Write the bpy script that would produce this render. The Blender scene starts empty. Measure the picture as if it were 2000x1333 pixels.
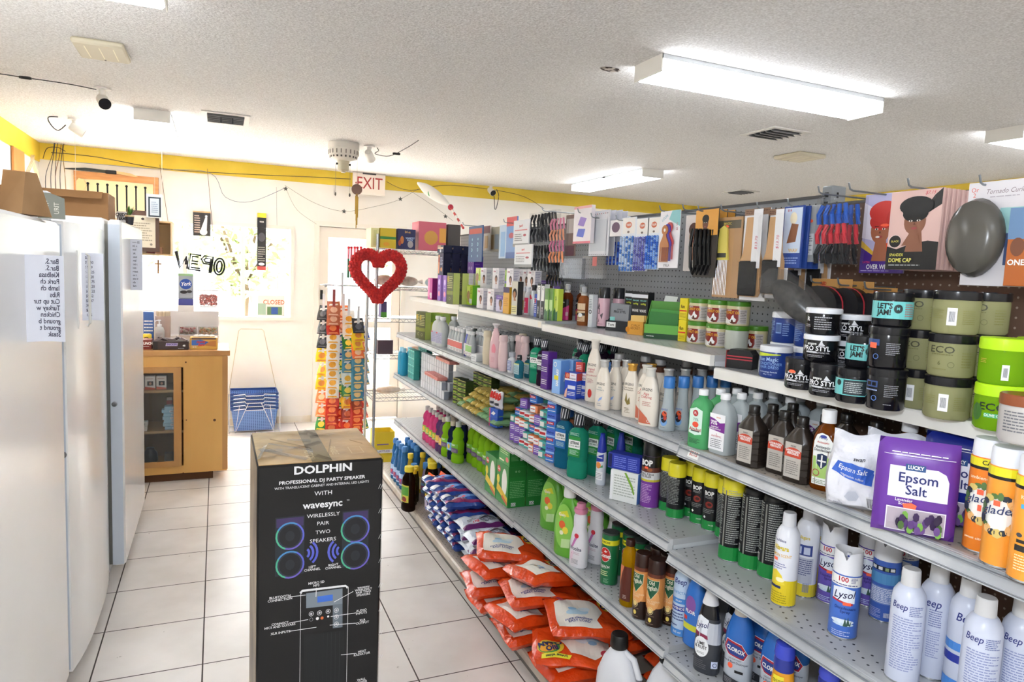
import bpy,bmesh,math,random
from mathutils import Vector,Matrix
random.seed(7)
S=bpy.context.scene
COL=S.collection
R_=math.radians
# ---------------------------------------------------------------- camera
YAW,PITCH,ROLL=R_(23.5224),R_(5.5686),R_(2.4141)
CAM=Vector((0.0532,-2.9600,1.6683))
_f=Vector((math.sin(YAW)*math.cos(PITCH),math.cos(YAW)*math.cos(PITCH),-math.sin(PITCH)))
_r=Vector((math.cos(YAW),-math.sin(YAW),0));_u=_r.cross(_f)
RT=math.cos(ROLL)*_r+math.sin(ROLL)*_u;UP=-math.sin(ROLL)*_r+math.cos(ROLL)*_u
cam_d=bpy.data.cameras.new('camera');cam_d.lens=24.0;cam_d.sensor_width=36;cam_d.clip_start=.05
cam=bpy.data.objects.new('camera',cam_d);COL.objects.link(cam)
cam.matrix_world=Matrix(((RT.x,UP.x,-_f.x,CAM.x),(RT.y,UP.y,-_f.y,CAM.y),(RT.z,UP.z,-_f.z,CAM.z),(0,0,0,1)))
S.camera=cam
# ---------------------------------------------------------------- world, view, lamps
S.view_settings.view_transform='Standard';S.view_settings.look='None'
S.view_settings.gamma=1;S.view_settings.use_curve_mapping=False
S.view_settings.exposure=1.55
W=bpy.data.worlds.new('sky');S.world=W;W.use_nodes=True
bg=W.node_tree.nodes['Background'];bg.inputs[0].default_value=(.86,.93,1,1);bg.inputs[1].default_value=1.5
def area(name,loc,rot,sx,sy,power,col=(1,1,1),portal=False):
    d=bpy.data.lights.new(name,'AREA');d.shape='RECTANGLE';d.size=sx;d.size_y=sy
    d.energy=power;d.color=col
    if portal:d.cycles.is_portal=True
    o=bpy.data.objects.new(name,d);COL.objects.link(o);o.location=loc;o.rotation_euler=rot
    return o
area('window_daylight',(-.3,5.5,2.75),(R_(-62),0,0),2.6,1.1,1150,(1,.99,.97))
area('door_daylight',(1.5,5.5,2.75),(R_(-62),0,0),1.2,1.1,520,(1,.99,.97))
fl=bpy.data.lights.new('camera_flash','POINT');fl.energy=22;fl.shadow_soft_size=.05;fl.color=(.84,.91,1)
flo=bpy.data.objects.new('camera_flash',fl);COL.objects.link(flo);flo.location=(0.03,-2.95,1.86)

sd=bpy.data.lights.new('sun','SUN');sd.energy=6;sd.angle=.01;sd.color=(1,.97,.92);so=bpy.data.objects.new('sun',sd);COL.objects.link(so);so.rotation_euler=(R_(42),0,R_(-25))
# ---------------------------------------------------------------- measuring: a photo pixel met with a real plane
def ray(u,v):return RT*((u-1000)/1333.33)+UP*(-(v-666.5)/1333.33)+_f
def P(u,v,z):d=ray(u,v);return CAM+d*((z-CAM.z)/d.z)
def PX(u,v,x):d=ray(u,v);return CAM+d*((x-CAM.x)/d.x)
def PY(u,v,y):d=ray(u,v);return CAM+d*((y-CAM.y)/d.y)

# ---------------------------------------------------------------- materials
def lin(c):
    if isinstance(c,str):
        c=[int(c[i:i+2],16)/255 for i in(0,2,4)]
    return tuple((x/12.92 if x<=.04045 else((x+.055)/1.055)**2.4)for x in c[:3])+(1,)
MC={}
def M(c,rough=.5,metal=0,spec=.5,trans=0,ior=1.45,alpha=1,emit=0,coat=0):
    k=(c,rough,metal,spec,trans,ior,alpha,emit,coat)
    if k in MC:return MC[k]
    m=bpy.data.materials.new('paint_'+str(c));m.use_nodes=True
    b=m.node_tree.nodes['Principled BSDF'];I=b.inputs
    I['Base Color'].default_value=lin(c);I['Roughness'].default_value=rough;I['Metallic'].default_value=metal
    I['Specular IOR Level'].default_value=spec;I['Transmission Weight'].default_value=trans;I['IOR'].default_value=ior
    I['Alpha'].default_value=alpha;I['Coat Weight'].default_value=coat
    if emit:I['Emission Color'].default_value=lin(c);I['Emission Strength'].default_value=emit
    MC[k]=m;return m
def nodes(m):
    nt=m.node_tree;return nt,nt.nodes,nt.links,nt.nodes['Principled BSDF']
def noisy(name,c1,c2,scale,rough=.5,bump=0,bscale=None,detail=4,metal=0,thr=(.35,.7),stretch=(1,1,1),coord='Object',bdist=.002):
    m=bpy.data.materials.new(name);m.use_nodes=True;nt,N,L,b=nodes(m)
    tc=N.new('ShaderNodeTexCoord');mp=N.new('ShaderNodeMapping');mp.inputs['Scale'].default_value=stretch
    L.new(tc.outputs[coord],mp.inputs[0])
    n=N.new('ShaderNodeTexNoise');n.inputs['Scale'].default_value=scale;n.inputs['Detail'].default_value=detail
    L.new(mp.outputs[0],n.inputs['Vector'])
    r=N.new('ShaderNodeValToRGB');r.color_ramp.elements[0].position=thr[0];r.color_ramp.elements[1].position=thr[1]
    r.color_ramp.elements[0].color=lin(c1);r.color_ramp.elements[1].color=lin(c2)
    L.new(n.outputs[0],r.inputs[0]);L.new(r.outputs[0],b.inputs['Base Color'])
    b.inputs['Roughness'].default_value=rough;b.inputs['Metallic'].default_value=metal
    if bump:
        n2=N.new('ShaderNodeTexNoise');n2.inputs['Scale'].default_value=bscale or scale;n2.inputs['Detail'].default_value=3
        L.new(mp.outputs[0],n2.inputs['Vector'])
        bp=N.new('ShaderNodeBump');bp.inputs['Strength'].default_value=bump;bp.inputs['Distance'].default_value=bdist
        L.new(n2.outputs[0],bp.inputs['Height']);L.new(bp.outputs[0],b.inputs['Normal'])
    return m
def mathn(N,L,op,a,b=None,c=None):
    n=N.new('ShaderNodeMath');n.operation=op
    for i,x in enumerate((a,b,c)):
        if x is None:continue
        if isinstance(x,(int,float)):n.inputs[i].default_value=x
        else:L.new(x,n.inputs[i])
    return n.outputs[0]
def dotted(name,base,dot,ax,px,py,rad,rough=.45,stagger=False,lim=None,dirt=None):
    """sheet with a grid of round punched holes; ax = the two object axes it runs along"""
    m=bpy.data.materials.new(name);m.use_nodes=True;nt,N,L,b=nodes(m)
    tc=N.new('ShaderNodeTexCoord');sp=N.new('ShaderNodeSeparateXYZ');L.new(tc.outputs['Object'],sp.inputs[0])
    a,c=sp.outputs[ax[0]],sp.outputs[ax[1]]
    A=mathn(N,L,'DIVIDE',a,px);C=mathn(N,L,'DIVIDE',c,py)
    if stagger:
        fl_=mathn(N,L,'FLOOR',C);od=mathn(N,L,'PINGPONG',fl_,1);A=mathn(N,L,'ADD',A,mathn(N,L,'MULTIPLY',od,.5))
    fa=mathn(N,L,'MULTIPLY',mathn(N,L,'SUBTRACT',mathn(N,L,'FRACT',A),.5),px)
    fc=mathn(N,L,'MULTIPLY',mathn(N,L,'SUBTRACT',mathn(N,L,'FRACT',C),.5),py)
    d=mathn(N,L,'SQRT',mathn(N,L,'ADD',mathn(N,L,'MULTIPLY',fa,fa),mathn(N,L,'MULTIPLY',fc,fc)))
    k=mathn(N,L,'LESS_THAN',d,rad)
    if lim is not None:
        k=mathn(N,L,'MULTIPLY',k,mathn(N,L,'LESS_THAN',sp.outputs[lim[0]],lim[1]))
    mx=N.new('ShaderNodeMix');mx.data_type='RGBA';mx.inputs[6].default_value=lin(base);mx.inputs[7].default_value=lin(dot)
    if dirt:
        nn=N.new('ShaderNodeTexNoise');nn.inputs['Scale'].default_value=9;nn.inputs['Detail'].default_value=8;L.new(tc.outputs['Object'],nn.inputs['Vector'])
        rr=N.new('ShaderNodeValToRGB');rr.color_ramp.elements[0].position=.55;rr.color_ramp.elements[1].position=.75
        rr.color_ramp.elements[0].color=lin(base);rr.color_ramp.elements[1].color=lin(dirt)
        L.new(nn.outputs[0],rr.inputs[0]);L.new(rr.outputs[0],mx.inputs[6])
    L.new(k,mx.inputs[0]);L.new(mx.outputs[2],b.inputs['Base Color']);b.inputs['Roughness'].default_value=rough
    return m
def film(c='ffffff',fac=.25,rough=.12):
    """thin clear plastic: mostly see-through, a glossy coat"""
    k=('film',c,fac,rough)
    if k in MC:return MC[k]
    m=bpy.data.materials.new('clear_film');m.use_nodes=True;nt,N,L,b=nodes(m)
    b.inputs['Base Color'].default_value=tuple(x*.22 for x in lin(c)[:3])+(1,);b.inputs['Roughness'].default_value=rough;b.inputs['Alpha'].default_value=fac;b.inputs['Specular IOR Level'].default_value=1
    MC[k]=m;return m

# ---------------------------------------------------------------- mesh builder
class MB:
    def __init__(s):s.v=[];s.f=[];s.m=[];s.mats=[];s.sm=[]
    def mi(s,m):
        if m not in s.mats:s.mats.append(m)
        return s.mats.index(m)
    def add(s,vs,fs,m,smooth=False):
        o=len(s.v);s.v+=[tuple(v)for v in vs];k=s.mi(m)
        for f in fs:s.f.append([i+o for i in f]);s.m.append(k);s.sm.append(smooth)
        return s
    def box(s,a,b,m):
        (x0,y0,z0),(x1,y1,z1)=a,b
        return s.add([(x0,y0,z0),(x1,y0,z0),(x1,y1,z0),(x0,y1,z0),(x0,y0,z1),(x1,y0,z1),(x1,y1,z1),(x0,y1,z1)],
                     [(0,3,2,1),(4,5,6,7),(0,1,5,4),(1,2,6,5),(2,3,7,6),(3,0,4,7)],m)
    def obox(s,c,h,rot,m):
        """box with half sizes h, turned by rot (3x3), centre c"""
        vs=[]
        for z in(-1,1):
            for x,y in((-1,-1),(1,-1),(1,1),(-1,1)):vs.append(Vector(c)+rot@Vector((x*h[0],y*h[1],z*h[2])))
        return s.add(vs,[(0,3,2,1),(4,5,6,7),(0,1,5,4),(1,2,6,5),(2,3,7,6),(3,0,4,7)],m)
    def rbox(s,a,b,m,r=.003):
        """box with chamfered vertical and horizontal edges"""
        (x0,y0,z0),(x1,y1,z1)=a,b;r=min(r,(x1-x0)/2.1,(y1-y0)/2.1,(z1-z0)/2.1)
        def ring(ins,z):
            return[(x0+r+ins*0,y0+ins,z),(x1-r,y0+ins,z),(x1-ins,y0+r,z),(x1-ins,y1-r,z),(x1-r,y1-ins,z),(x0+r,y1-ins,z),(x0+ins,y1-r,z),(x0+ins,y0+r,z)]
        vs=ring(r*.999,z0)+ring(0,z0+r)+ring(0,z1-r)+ring(r*.999,z1);fs=[list(range(7,-1,-1)),list(range(24,32))]
        for k in range(3):
            for i in range(8):j=(i+1)%8;fs.append((k*8+i,k*8+j,k*8+8+j,k*8+8+i))
        return s.add(vs,fs,m)
    def lathe(s,prof,m,seg=20,sx=1,sy=1,n=2,c=(0,0,0),smooth=True,ax='z',cap=True):
        vs=[];fs=[]
        for r,z in prof:
            for i in range(seg):
                t=2*math.pi*(i+.5)/seg;ct,st=math.cos(t),math.sin(t)
                if n!=2:
                    q=(abs(ct)**n+abs(st)**n)**(-1/n);x,y=r*q*ct*sx,r*q*st*sy
                else:x,y=r*ct*sx,r*st*sy
                p=(x,y,z)if ax=='z' else((z,x,y)if ax=='x' else(y,z,x))
                vs.append((p[0]+c[0],p[1]+c[1],p[2]+c[2]))
        for k in range(len(prof)-1):
            for i in range(seg):
                j=(i+1)%seg;fs.append((k*seg+i,k*seg+j,k*seg+seg+j,k*seg+seg+i))
        if cap:fs.append(list(range(seg-1,-1,-1)));b=(len(prof)-1)*seg;fs.append(list(range(b,b+seg)))
        s.add(vs,fs,m,smooth)
        return s
    def tube(s,pts,r,m,seg=6,smooth=True):
        pts=[Vector(p)for p in pts];vs=[];fs=[];n=len(pts)
        up=Vector((0,0,1))
        for i,p in enumerate(pts):
            d=(pts[min(i+1,n-1)]-pts[max(i-1,0)])
            if d.length<1e-9:d=Vector((0,0,1))
            d.normalize();a=d.cross(up)
            if a.length<.05:a=d.cross(Vector((0,1,0)))
            a.normalize();b=d.cross(a)
            for k in range(seg):
                t=2*math.pi*k/seg;vs.append(p+(a*math.cos(t)+b*math.sin(t))*r)
        for i in range(n-1):
            for k in range(seg):
                j=(k+1)%seg;fs.append((i*seg+k,i*seg+j,i*seg+seg+j,i*seg+seg+k))
        fs.append(list(range(seg-1,-1,-1)));fs.append(list(range((n-1)*seg,n*seg)))
        return s.add(vs,fs,m,smooth)
    def prism(s,poly,y0,y1,m,ax='y'):
        """poly in (x,z) pushed along y (or (y,z) along x, (x,y) along z)"""
        def q(p,t):return(p[0],t,p[1])if ax=='y' else((t,p[0],p[1])if ax=='x' else(p[0],p[1],t))
        n=len(poly);vs=[q(p,y0)for p in poly]+[q(p,y1)for p in poly]
        fs=[list(range(n)),list(range(2*n-1,n-1,-1))]+[(i,i+n,(i+1)%n+n,(i+1)%n)for i in range(n)]
        return s.add(vs,fs,m)
    def sphere(s,c,r,m,seg=10,rings=6,sc=(1,1,1)):
        vs=[];fs=[]
        for i in range(rings+1):
            ph=math.pi*i/rings
            for k in range(seg):
                t=2*math.pi*k/seg
                vs.append((c[0]+r*sc[0]*math.sin(ph)*math.cos(t),c[1]+r*sc[1]*math.sin(ph)*math.sin(t),c[2]-r*sc[2]*math.cos(ph)))
        for i in range(rings):
            for k in range(seg):j=(k+1)%seg;fs.append((i*seg+k,i*seg+j,i*seg+seg+j,i*seg+seg+k))
        return s.add(vs,fs,m,True)
    def mesh(s,name):
        me=bpy.data.meshes.new(name);me.from_pydata(s.v,[],s.f)
        for m in s.mats:me.materials.append(m)
        me.polygons.foreach_set('material_index',s.m);me.polygons.foreach_set('use_smooth',s.sm);me.update()
        bm=bmesh.new();bm.from_mesh(me);bmesh.ops.remove_doubles(bm,verts=bm.verts,dist=1e-6)
        bmesh.ops.recalc_face_normals(bm,faces=bm.faces);bm.to_mesh(me);bm.free()
        try:me.set_sharp_from_angle(angle=R_(40))
        except Exception:pass
        return me
    def build(s,name,parent=None,**kw):
        o=bpy.data.objects.new(name,s.mesh(name));COL.objects.link(o)
        if parent:o.parent=parent
        for k,v in kw.items():o[k]=v
        return o
def tag(o,label=None,cat=None,group=None,kind=None):
    if label:o['label']=label
    if cat:o['category']=cat
    if group:o['group']=group
    if kind:o['kind']=kind
    return o
def empty(name,loc,label,cat,rz=0,group=None):
    o=bpy.data.objects.new(name,None);COL.objects.link(o);o.location=loc;o.rotation_euler=(0,0,rz)
    o.empty_display_size=.02
    return tag(o,label,cat,group)
def struct(name,mb,label=None):o=mb.build(name);o['kind']='structure';return o

# ---------------------------------------------------------------- prints: flat shapes and lettering laid onto a surface
TXT={}
def text_geo(t,size,bold=0,sx=1,align='CENTER',shear=0):
    k=(t,size,bold,sx,align,shear)
    if k in TXT:return TXT[k]
    c=bpy.data.curves.new('lettering','FONT');c.body=t;c.size=size;c.align_x=align;c.align_y='CENTER'
    c.resolution_u=2;c.offset=bold*size;c.shear=shear;c.space_line=.85
    o=bpy.data.objects.new('lettering',c);me=bpy.data.meshes.new_from_object(o)
    vs=[(v.co.x*sx,v.co.y)for v in me.vertices];fs=[list(p.vertices)for p in me.polygons]
    bpy.data.objects.remove(o);bpy.data.curves.remove(c);bpy.data.meshes.remove(me)
    TXT[k]=(vs,fs);return vs,fs
def pr_geo(p):
    """p = (kind, material, ...) -> flat verts, faces"""
    k=p[0]
    if k=='r':x0,y0,x1,y1=p[2:6];return[(x0,y0),(x1,y0),(x1,y1),(x0,y1)],[(0,1,2,3)]
    if k=='e':
        cx,cy,rx,ry=p[2:6];n=p[6]if len(p)>6 else 16
        return[(cx+rx*math.cos(2*math.pi*i/n+math.pi/n),cy+ry*math.sin(2*math.pi*i/n+math.pi/n))for i in range(n)],[tuple(range(n))]
    if k=='ring':
        cx,cy,rx,ry,w=p[2:7];n=28;vs=[]
        for i in range(n):
            a=2*math.pi*i/n;vs+=[(cx+rx*math.cos(a),cy+ry*math.sin(a)),(cx+(rx-w)*math.cos(a),cy+(ry-w)*math.sin(a))]
        return vs,[(2*i,2*((i+1)%n),2*((i+1)%n)+1,2*i+1)for i in range(n)]
    if k=='p':return list(p[2]),[tuple(range(len(p[2])))]
    if k=='t':   # text: body, cx, cy, size, bold, sx, rot, align, shear
        t,cx,cy,sz=p[2:6];bo=p[6]if len(p)>6 else .012;sx=p[7]if len(p)>7 else 1;ro=R_(p[8])if len(p)>8 else 0
        al=p[9]if len(p)>9 else 'CENTER';sh=p[10]if len(p)>10 else 0
        vs,fs=text_geo(t,sz,bo,sx,al,sh);c,s=math.cos(ro),math.sin(ro)
        return[(cx+x*c-y*s,cy+x*s+y*c)for x,y in vs],fs
    if k=='l':   # a paragraph of tiny print: x0,y0,x1,y1,rows
        x0,y0,x1,y1,n=p[2:7];vs=[];fs=[];rg=random.Random(int(abs(x0+y0+x1*3+n)*1e5));h=(y1-y0)/n
        for i in range(n):
            x=x0;yy=y0+h*i+h*.3
            xe=x1-(rg.random()*.35*(x1-x0)if rg.random()<.4 else 0)
            while x<xe-.001:
                w=min((x1-x0)*(.06+.14*rg.random()),xe-x);o=len(vs);vs+=[(x,yy),(x+w,yy),(x+w,yy+h*.42),(x,yy+h*.42)];fs.append((o,o+1,o+2,o+3));x+=w+(x1-x0)*.025
        return vs,fs
    if k=='bc':  # barcode
        x0,y0,x1,y1=p[2:6];vs=[];fs=[];rg=random.Random(3);x=x0+(x1-x0)*.08
        while x<x1-(x1-x0)*.1:
            w=(x1-x0)*rg.choice((.02,.035,.05));o=len(vs);vs+=[(x,y0+(y1-y0)*.12),(x+w,y0+(y1-y0)*.12),(x+w,y1-(y1-y0)*.12),(x,y1-(y1-y0)*.12)];fs.append((o,o+1,o+2,o+3));x+=w*2.1
        return vs,fs
    raise ValueError(k)
def S_cyl(R,sx=1,sy=1,n=2):
    """surface of a round body; R a number or function of z"""
    rf=R if callable(R)else(lambda z:R)
    R0=rf(0)if not callable(R)else None
    def f(u,v,o):
        r=rf(v)+o;t=u/(R0 or rf(v))
        if f.n!=2:r=rf(v)*(abs(math.cos(t))**f.n+abs(math.sin(t))**f.n)**(-1/f.n)+o
        return(r*math.sin(t)*sx,-r*math.cos(t)*sy,v)
    f.step=(R0 or .04)*.3;f.n=n;f.vs=.01 if callable(R)else None;return f
def S_face(y=0,x=0):f=lambda u,v,o:(u+x,-y-o,v);f.step=None;return f                       # facing -Y at y=-y
def S_side(xx,sgn=-1):f=lambda u,v,o:(sgn*(xx+o),-u*sgn*-1 if sgn>0 else-u,v);f.step=None;return f
def S_left(x):f=lambda u,v,o:(-x-o,-u,v);f.step=None;return f                                # facing -X
def S_right(x):f=lambda u,v,o:(x+o,u,v);f.step=None;return f                                 # facing +X
def S_top(z):f=lambda u,v,o:(u,v,z+o);f.step=None;return f
def prints(mb,surf,prims,off=.0003,inc=.00012,step=None):
    step=step or surf.step
    for k,p in enumerate(prims):
        vs,fs=pr_geo(p)
        if not vs:continue
        o=off+inc*k
        if step:
            bm=bmesh.new();bv=[bm.verts.new((x,y,0))for x,y in vs]
            for f in fs:
                try:bm.faces.new([bv[i]for i in f])
                except ValueError:pass
            x0=min(v[0]for v in vs);x1=max(v[0]for v in vs);g=math.floor(x0/step)+1
            while g*step<x1:
                bmesh.ops.bisect_plane(bm,geom=bm.verts[:]+bm.edges[:]+bm.faces[:],plane_co=(g*step,0,0),plane_no=(1,0,0));g+=1
            if getattr(surf,'vs',None):
                y0,y1=min(v[1]for v in vs),max(v[1]for v in vs);g=math.floor(y0/surf.vs)+1
                while g*surf.vs<y1:bmesh.ops.bisect_plane(bm,geom=bm.verts[:]+bm.edges[:]+bm.faces[:],plane_co=(0,g*surf.vs,0),plane_no=(0,1,0));g+=1
            bm.verts.index_update();vs=[(v.co.x,v.co.y)for v in bm.verts];fs=[[v.index for v in f.verts]for f in bm.faces];bm.free()
        oo=len(mb.v);mb.v+=[tuple(surf(x,y,o))for x,y in vs];mi=mb.mi(p[1])
        for f in fs:mb.f.append([i+oo for i in f]);mb.m.append(mi);mb.sm.append(False)
    return mb
def print_mesh(mb,name):
    me=bpy.data.meshes.new(name);me.from_pydata(mb.v,[],mb.f)
    for m in mb.mats:me.materials.append(m)
    me.polygons.foreach_set('material_index',mb.m);me.update();return me

# ---------------------------------------------------------------- kinds of goods: one set of meshes, many things
PLACED={}
def hull(ps):
    ps=sorted(set((round(x,5),round(y,5))for x,y in ps));h=[]
    for seq in(ps,ps[::-1]):
        n0=len(h)
        for p in seq:
            while len(h)>=n0+2 and(h[-1][0]-h[-2][0])*(p[1]-h[-2][1])-(h[-1][1]-h[-2][1])*(p[0]-h[-2][0])<=0:h.pop()
            h.append(p)
        h.pop()
    return h
def push(A,B):
    """least move of footprint A out of footprint B, or None"""
    best=None
    for Q in(A,B):
        for i in range(len(Q)):
            a,b=Q[i-1],Q[i];n=Vector((b[1]-a[1],a[0]-b[0]));l=n.length
            if l<1e-6:continue
            n/=l;pa=[n.x*p[0]+n.y*p[1]for p in A];pb=[n.x*p[0]+n.y*p[1]for p in B]
            for d,s_ in((max(pb)-min(pa),1),(max(pa)-min(pb),-1)):
                if d<=0:return None
                if best is None or d<best[0]:best=(d,n*s_)
    return best[1]*(best[0]+.0006)
def settle(kind,loc,rz):
    """stand a thing on its board and nudge it clear of its neighbours"""
    if not hasattr(kind,'foot'):
        vs=[v.co for _,me,_,_ in kind.parts for v in me.vertices];kind.foot=hull([(v.x,v.y)for v in vs]);kind.top=max(v.z for v in vs)
    c,s=math.cos(rz),math.sin(rz);F=[(x*c-y*s,x*s+y*c)for x,y in kind.foot];p=Vector(loc);w=max(max(abs(a),abs(b))for a,b in F)
    for it in range(26):
        ys=[p.y+f[1]for f in F]
        for lv in(2,3,4,5):
            zs=[SH[k][lv]for k in SH if SH[k][0]<max(ys)and SH[k][1]>min(ys)]
            if zs and abs(loc[2]-max(zs))<.03 and loc[2]-max(zs)<.004:p.z=max(p.z,max(zs)+.0006)
        G=[(p.x+x,p.y+y)for x,y in F];mv=None
        for q,z0,z1,r in PLACED.get(round(p.y*2),[])+PLACED.get(round(p.y*2)+1,[])+PLACED.get(round(p.y*2)-1,[]):
            if z1>p.z+.0004 and z0<p.z+kind.top-.0004 and abs(q[0][0]-p.x)<r*2+w+.02 and abs(q[0][1]-p.y)<r*2+w+.02:
                m_=push(G,q)
                if m_ and(mv is None or m_.length>mv.length):mv=m_
        if mv is None:break
        if mv.x<-.0015:mv=Vector((0,mv.y*1.3))if abs(mv.y)>abs(mv.x)*.8 else Vector((.012,0))
        p.x+=mv.x;p.y+=mv.y
        over=max(g[0]for g in G)+mv.x-(1.889)
        if over>0:p.x-=over
    G=[(p.x+x,p.y+y)for x,y in F];PLACED.setdefault(round(p.y*2),[]).append((G,p.z,p.z+kind.top,w));return p
class Kind:
    def __init__(s,name,cat):s.name=name;s.cat=cat;s.parts=[]
    def part(s,name,mb,parent=None,label=None,flat=False):
        s.parts.append((name,print_mesh(mb,name)if flat else mb.mesh(name),parent,label));return s
    def put(s,loc,label,rot=0,group=None,tilt=None,only=None,cat=None,name=None):
        """rot 0 faces the aisle (-x); positive turns the front towards the camera"""
        r=empty(name or s.name,loc,label,cat or s.cat,0,group)
        r.rotation_euler=(tilt[0],tilt[1],R_(-90+rot))if tilt else(0,0,R_(-90+rot))
        if tilt is None and r.name.split('.')[0]not in('snack_bag','detergent_bag'):r.location=settle(s,Vector(loc),R_(-90+rot))
        made={}
        for nm,me,par,lb in s.parts:
            if only and nm not in only:continue
            o=bpy.data.objects.new(nm,me);COL.objects.link(o);o.parent=made.get(par,r)
            if lb:o['label']=lb
            made.setdefault(nm,o)
        return r
ORD=['first','second','third','fourth','fifth','sixth','seventh','eighth','ninth','tenth','eleventh','twelfth','thirteenth','fourteenth','fifteenth','sixteenth','seventeenth','eighteenth','nineteenth','twentieth']
def nth(i,n,side='left'):
    if n==1:return ''
    if i==0:return side+'most'
    if i==n-1:return('right' if side=='left' else 'left')+'most'
    return ORD[i]+' from '+side
WHITE=M('f2f2f0',.4);BLACK=M('141414',.35);GREY=M('8a8d90',.5)
# ================================================================ the room
T=.4064;ZC=2.67;YB=4.518;XL=-1.42;XR=6.35;YF=-5.2
# floor tiles
m=bpy.data.materials.new('floor_tiles');m.use_nodes=True;nt,N,L,b=nodes(m)
tc=N.new('ShaderNodeTexCoord');sp=N.new('ShaderNodeSeparateXYZ');L.new(tc.outputs['Object'],sp.inputs[0])
def line(o):
    f=mathn(N,L,'FRACT',mathn(N,L,'ADD',mathn(N,L,'DIVIDE',o,T),.5));return mathn(N,L,'LESS_THAN',mathn(N,L,'ABSOLUTE',mathn(N,L,'SUBTRACT',f,.5)),.0072)
g=mathn(N,L,'MAXIMUM',line(sp.outputs[0]),line(sp.outputs[1]))
n=N.new('ShaderNodeTexNoise');n.inputs['Scale'].default_value=3.5;n.inputs['Detail'].default_value=9;L.new(tc.outputs['Object'],n.inputs['Vector'])
r=N.new('ShaderNodeValToRGB');r.color_ramp.elements[0].color=lin('d9d2cb');r.color_ramp.elements[1].color=lin('e8e2dc');r.color_ramp.elements[0].position=.3;r.color_ramp.elements[1].position=.6
L.new(n.outputs[0],r.inputs[0])
n2=N.new('ShaderNodeTexNoise');n2.inputs['Scale'].default_value=26;n2.inputs['Detail'].default_value=3;L.new(tc.outputs['Object'],n2.inputs['Vector'])
sk=mathn(N,L,'GREATER_THAN',n2.outputs[0],.735);mx0=N.new('ShaderNodeMix');mx0.data_type='RGBA';mx0.inputs[7].default_value=lin('8a7c6c')
L.new(r.outputs[0],mx0.inputs[6]);L.new(mathn(N,L,'MULTIPLY',sk,.5),mx0.inputs[0])
mx=N.new('ShaderNodeMix');mx.data_type='RGBA';mx.inputs[7].default_value=lin('4a403a');L.new(g,mx.inputs[0]);L.new(mx0.outputs[2],mx.inputs[6]);L.new(mx.outputs[2],b.inputs['Base Color'])
L.new(mathn(N,L,'ADD',mathn(N,L,'MULTIPLY',g,.5),.3),b.inputs['Roughness'])
bp=N.new('ShaderNodeBump');bp.inputs['Strength'].default_value=.6;bp.inputs['Distance'].default_value=.003;L.new(mathn(N,L,'SUBTRACT',1,g),bp.inputs['Height']);L.new(bp.outputs[0],b.inputs['Normal'])
FLOOR=m
ob=MB().box((XL-.1,YF-.1,-.1),(XR+.1,YB+.12,0),FLOOR);struct('floor',ob)
CEIL=noisy('textured_ceiling','ccc8c3','eceae7',110,.9,bump=1.0,bscale=95,detail=5,bdist=.006)
struct('ceiling',MB().box((XL-.1,YF-.1,ZC),(XR+.1,YB+.12,ZC+.1),CEIL))
WALLM=noisy('painted_wall','efeae0','f5f1e9',2.5,.75,bump=.12,bscale=50)
DIRTY=noisy('scuffed_wall','dcc8a0','f0e8d8',5,.8,bump=.1,bscale=40,stretch=(1,1,.5),thr=(.4,.6))
YEL=noisy('yellow_paint','d9b92e','e3c640',3,.55)
wb=MB()
w0,w1,wz0,wz1=-1.34,.795,1.09,2.067;d0,d1,dz=1.045,1.93,2.09
for a,c in(((XL-.1,0),(w0,ZC)),((w0,0),(w1,wz0)),((w0,wz1),(w1,ZC)),((w1,0),(d0,ZC)),((d0,dz),(d1,ZC)),((d1,0),(XR+.1,ZC))):
    wb.box((a[0],YB,a[1]),(c[0],YB+.12,c[1]),WALLM)
struct('wall_back',wb)
struct('wall_left',MB().box((XL-.1,YF,0),(XL,YB,ZC),WALLM))
struct('wall_right',MB().box((XR,YF,0),(XR+.1,YB,ZC),WALLM))
struct('wall_front',MB().box((XL-.1,YF-.1,0),(XR+.1,YF,ZC),WALLM))
tb=MB().box((XL,YB-.012,2.525),(XR,YB,ZC),YEL);struct('trim_1',tb)
struct('trim_2',MB().box((XL,YF,2.50),(XL+.012,YB-.012,ZC),YEL))
struct('trim_3',MB().box((XR-.012,YF,2.50),(XR,YB-.012,ZC),YEL))
struct('baseboard_back',MB().box((.14,YB-.008,0),(d0-.06,YB,.07),DIRTY))
# window
FR=M('efe9dc',.45);GLS=M('ffffff',.02,0,.5,1.0,1.01)
def window(name,x0,x1,z0,z1,mull,y):
    fr=MB();w=.035
    fr.box((x0,y-.02,z0),(x0+w,y+.07,z1),FR).box((x1-w,y-.02,z0),(x1,y+.07,z1),FR).box((x0+w,y-.02,z1-w),(x1-w,y+.07,z1),FR).box((x0+w,y-.03,z0),(x1-w,y+.07,z0+w),FR)
    for q in mull:fr.box((q-.02,y+.005,z0+w),(q+.02,y+.055,z1-w),FR)
    o=fr.build(name);o['kind']='structure'
    MB().box((x0+w,y+.03,z0+w),(x1-w,y+.034,z1-w),GLS).build('pane',o)
    return o
window('window_1',w0,w1,wz0,wz1,(-.72,-.23,.30),YB)
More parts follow.
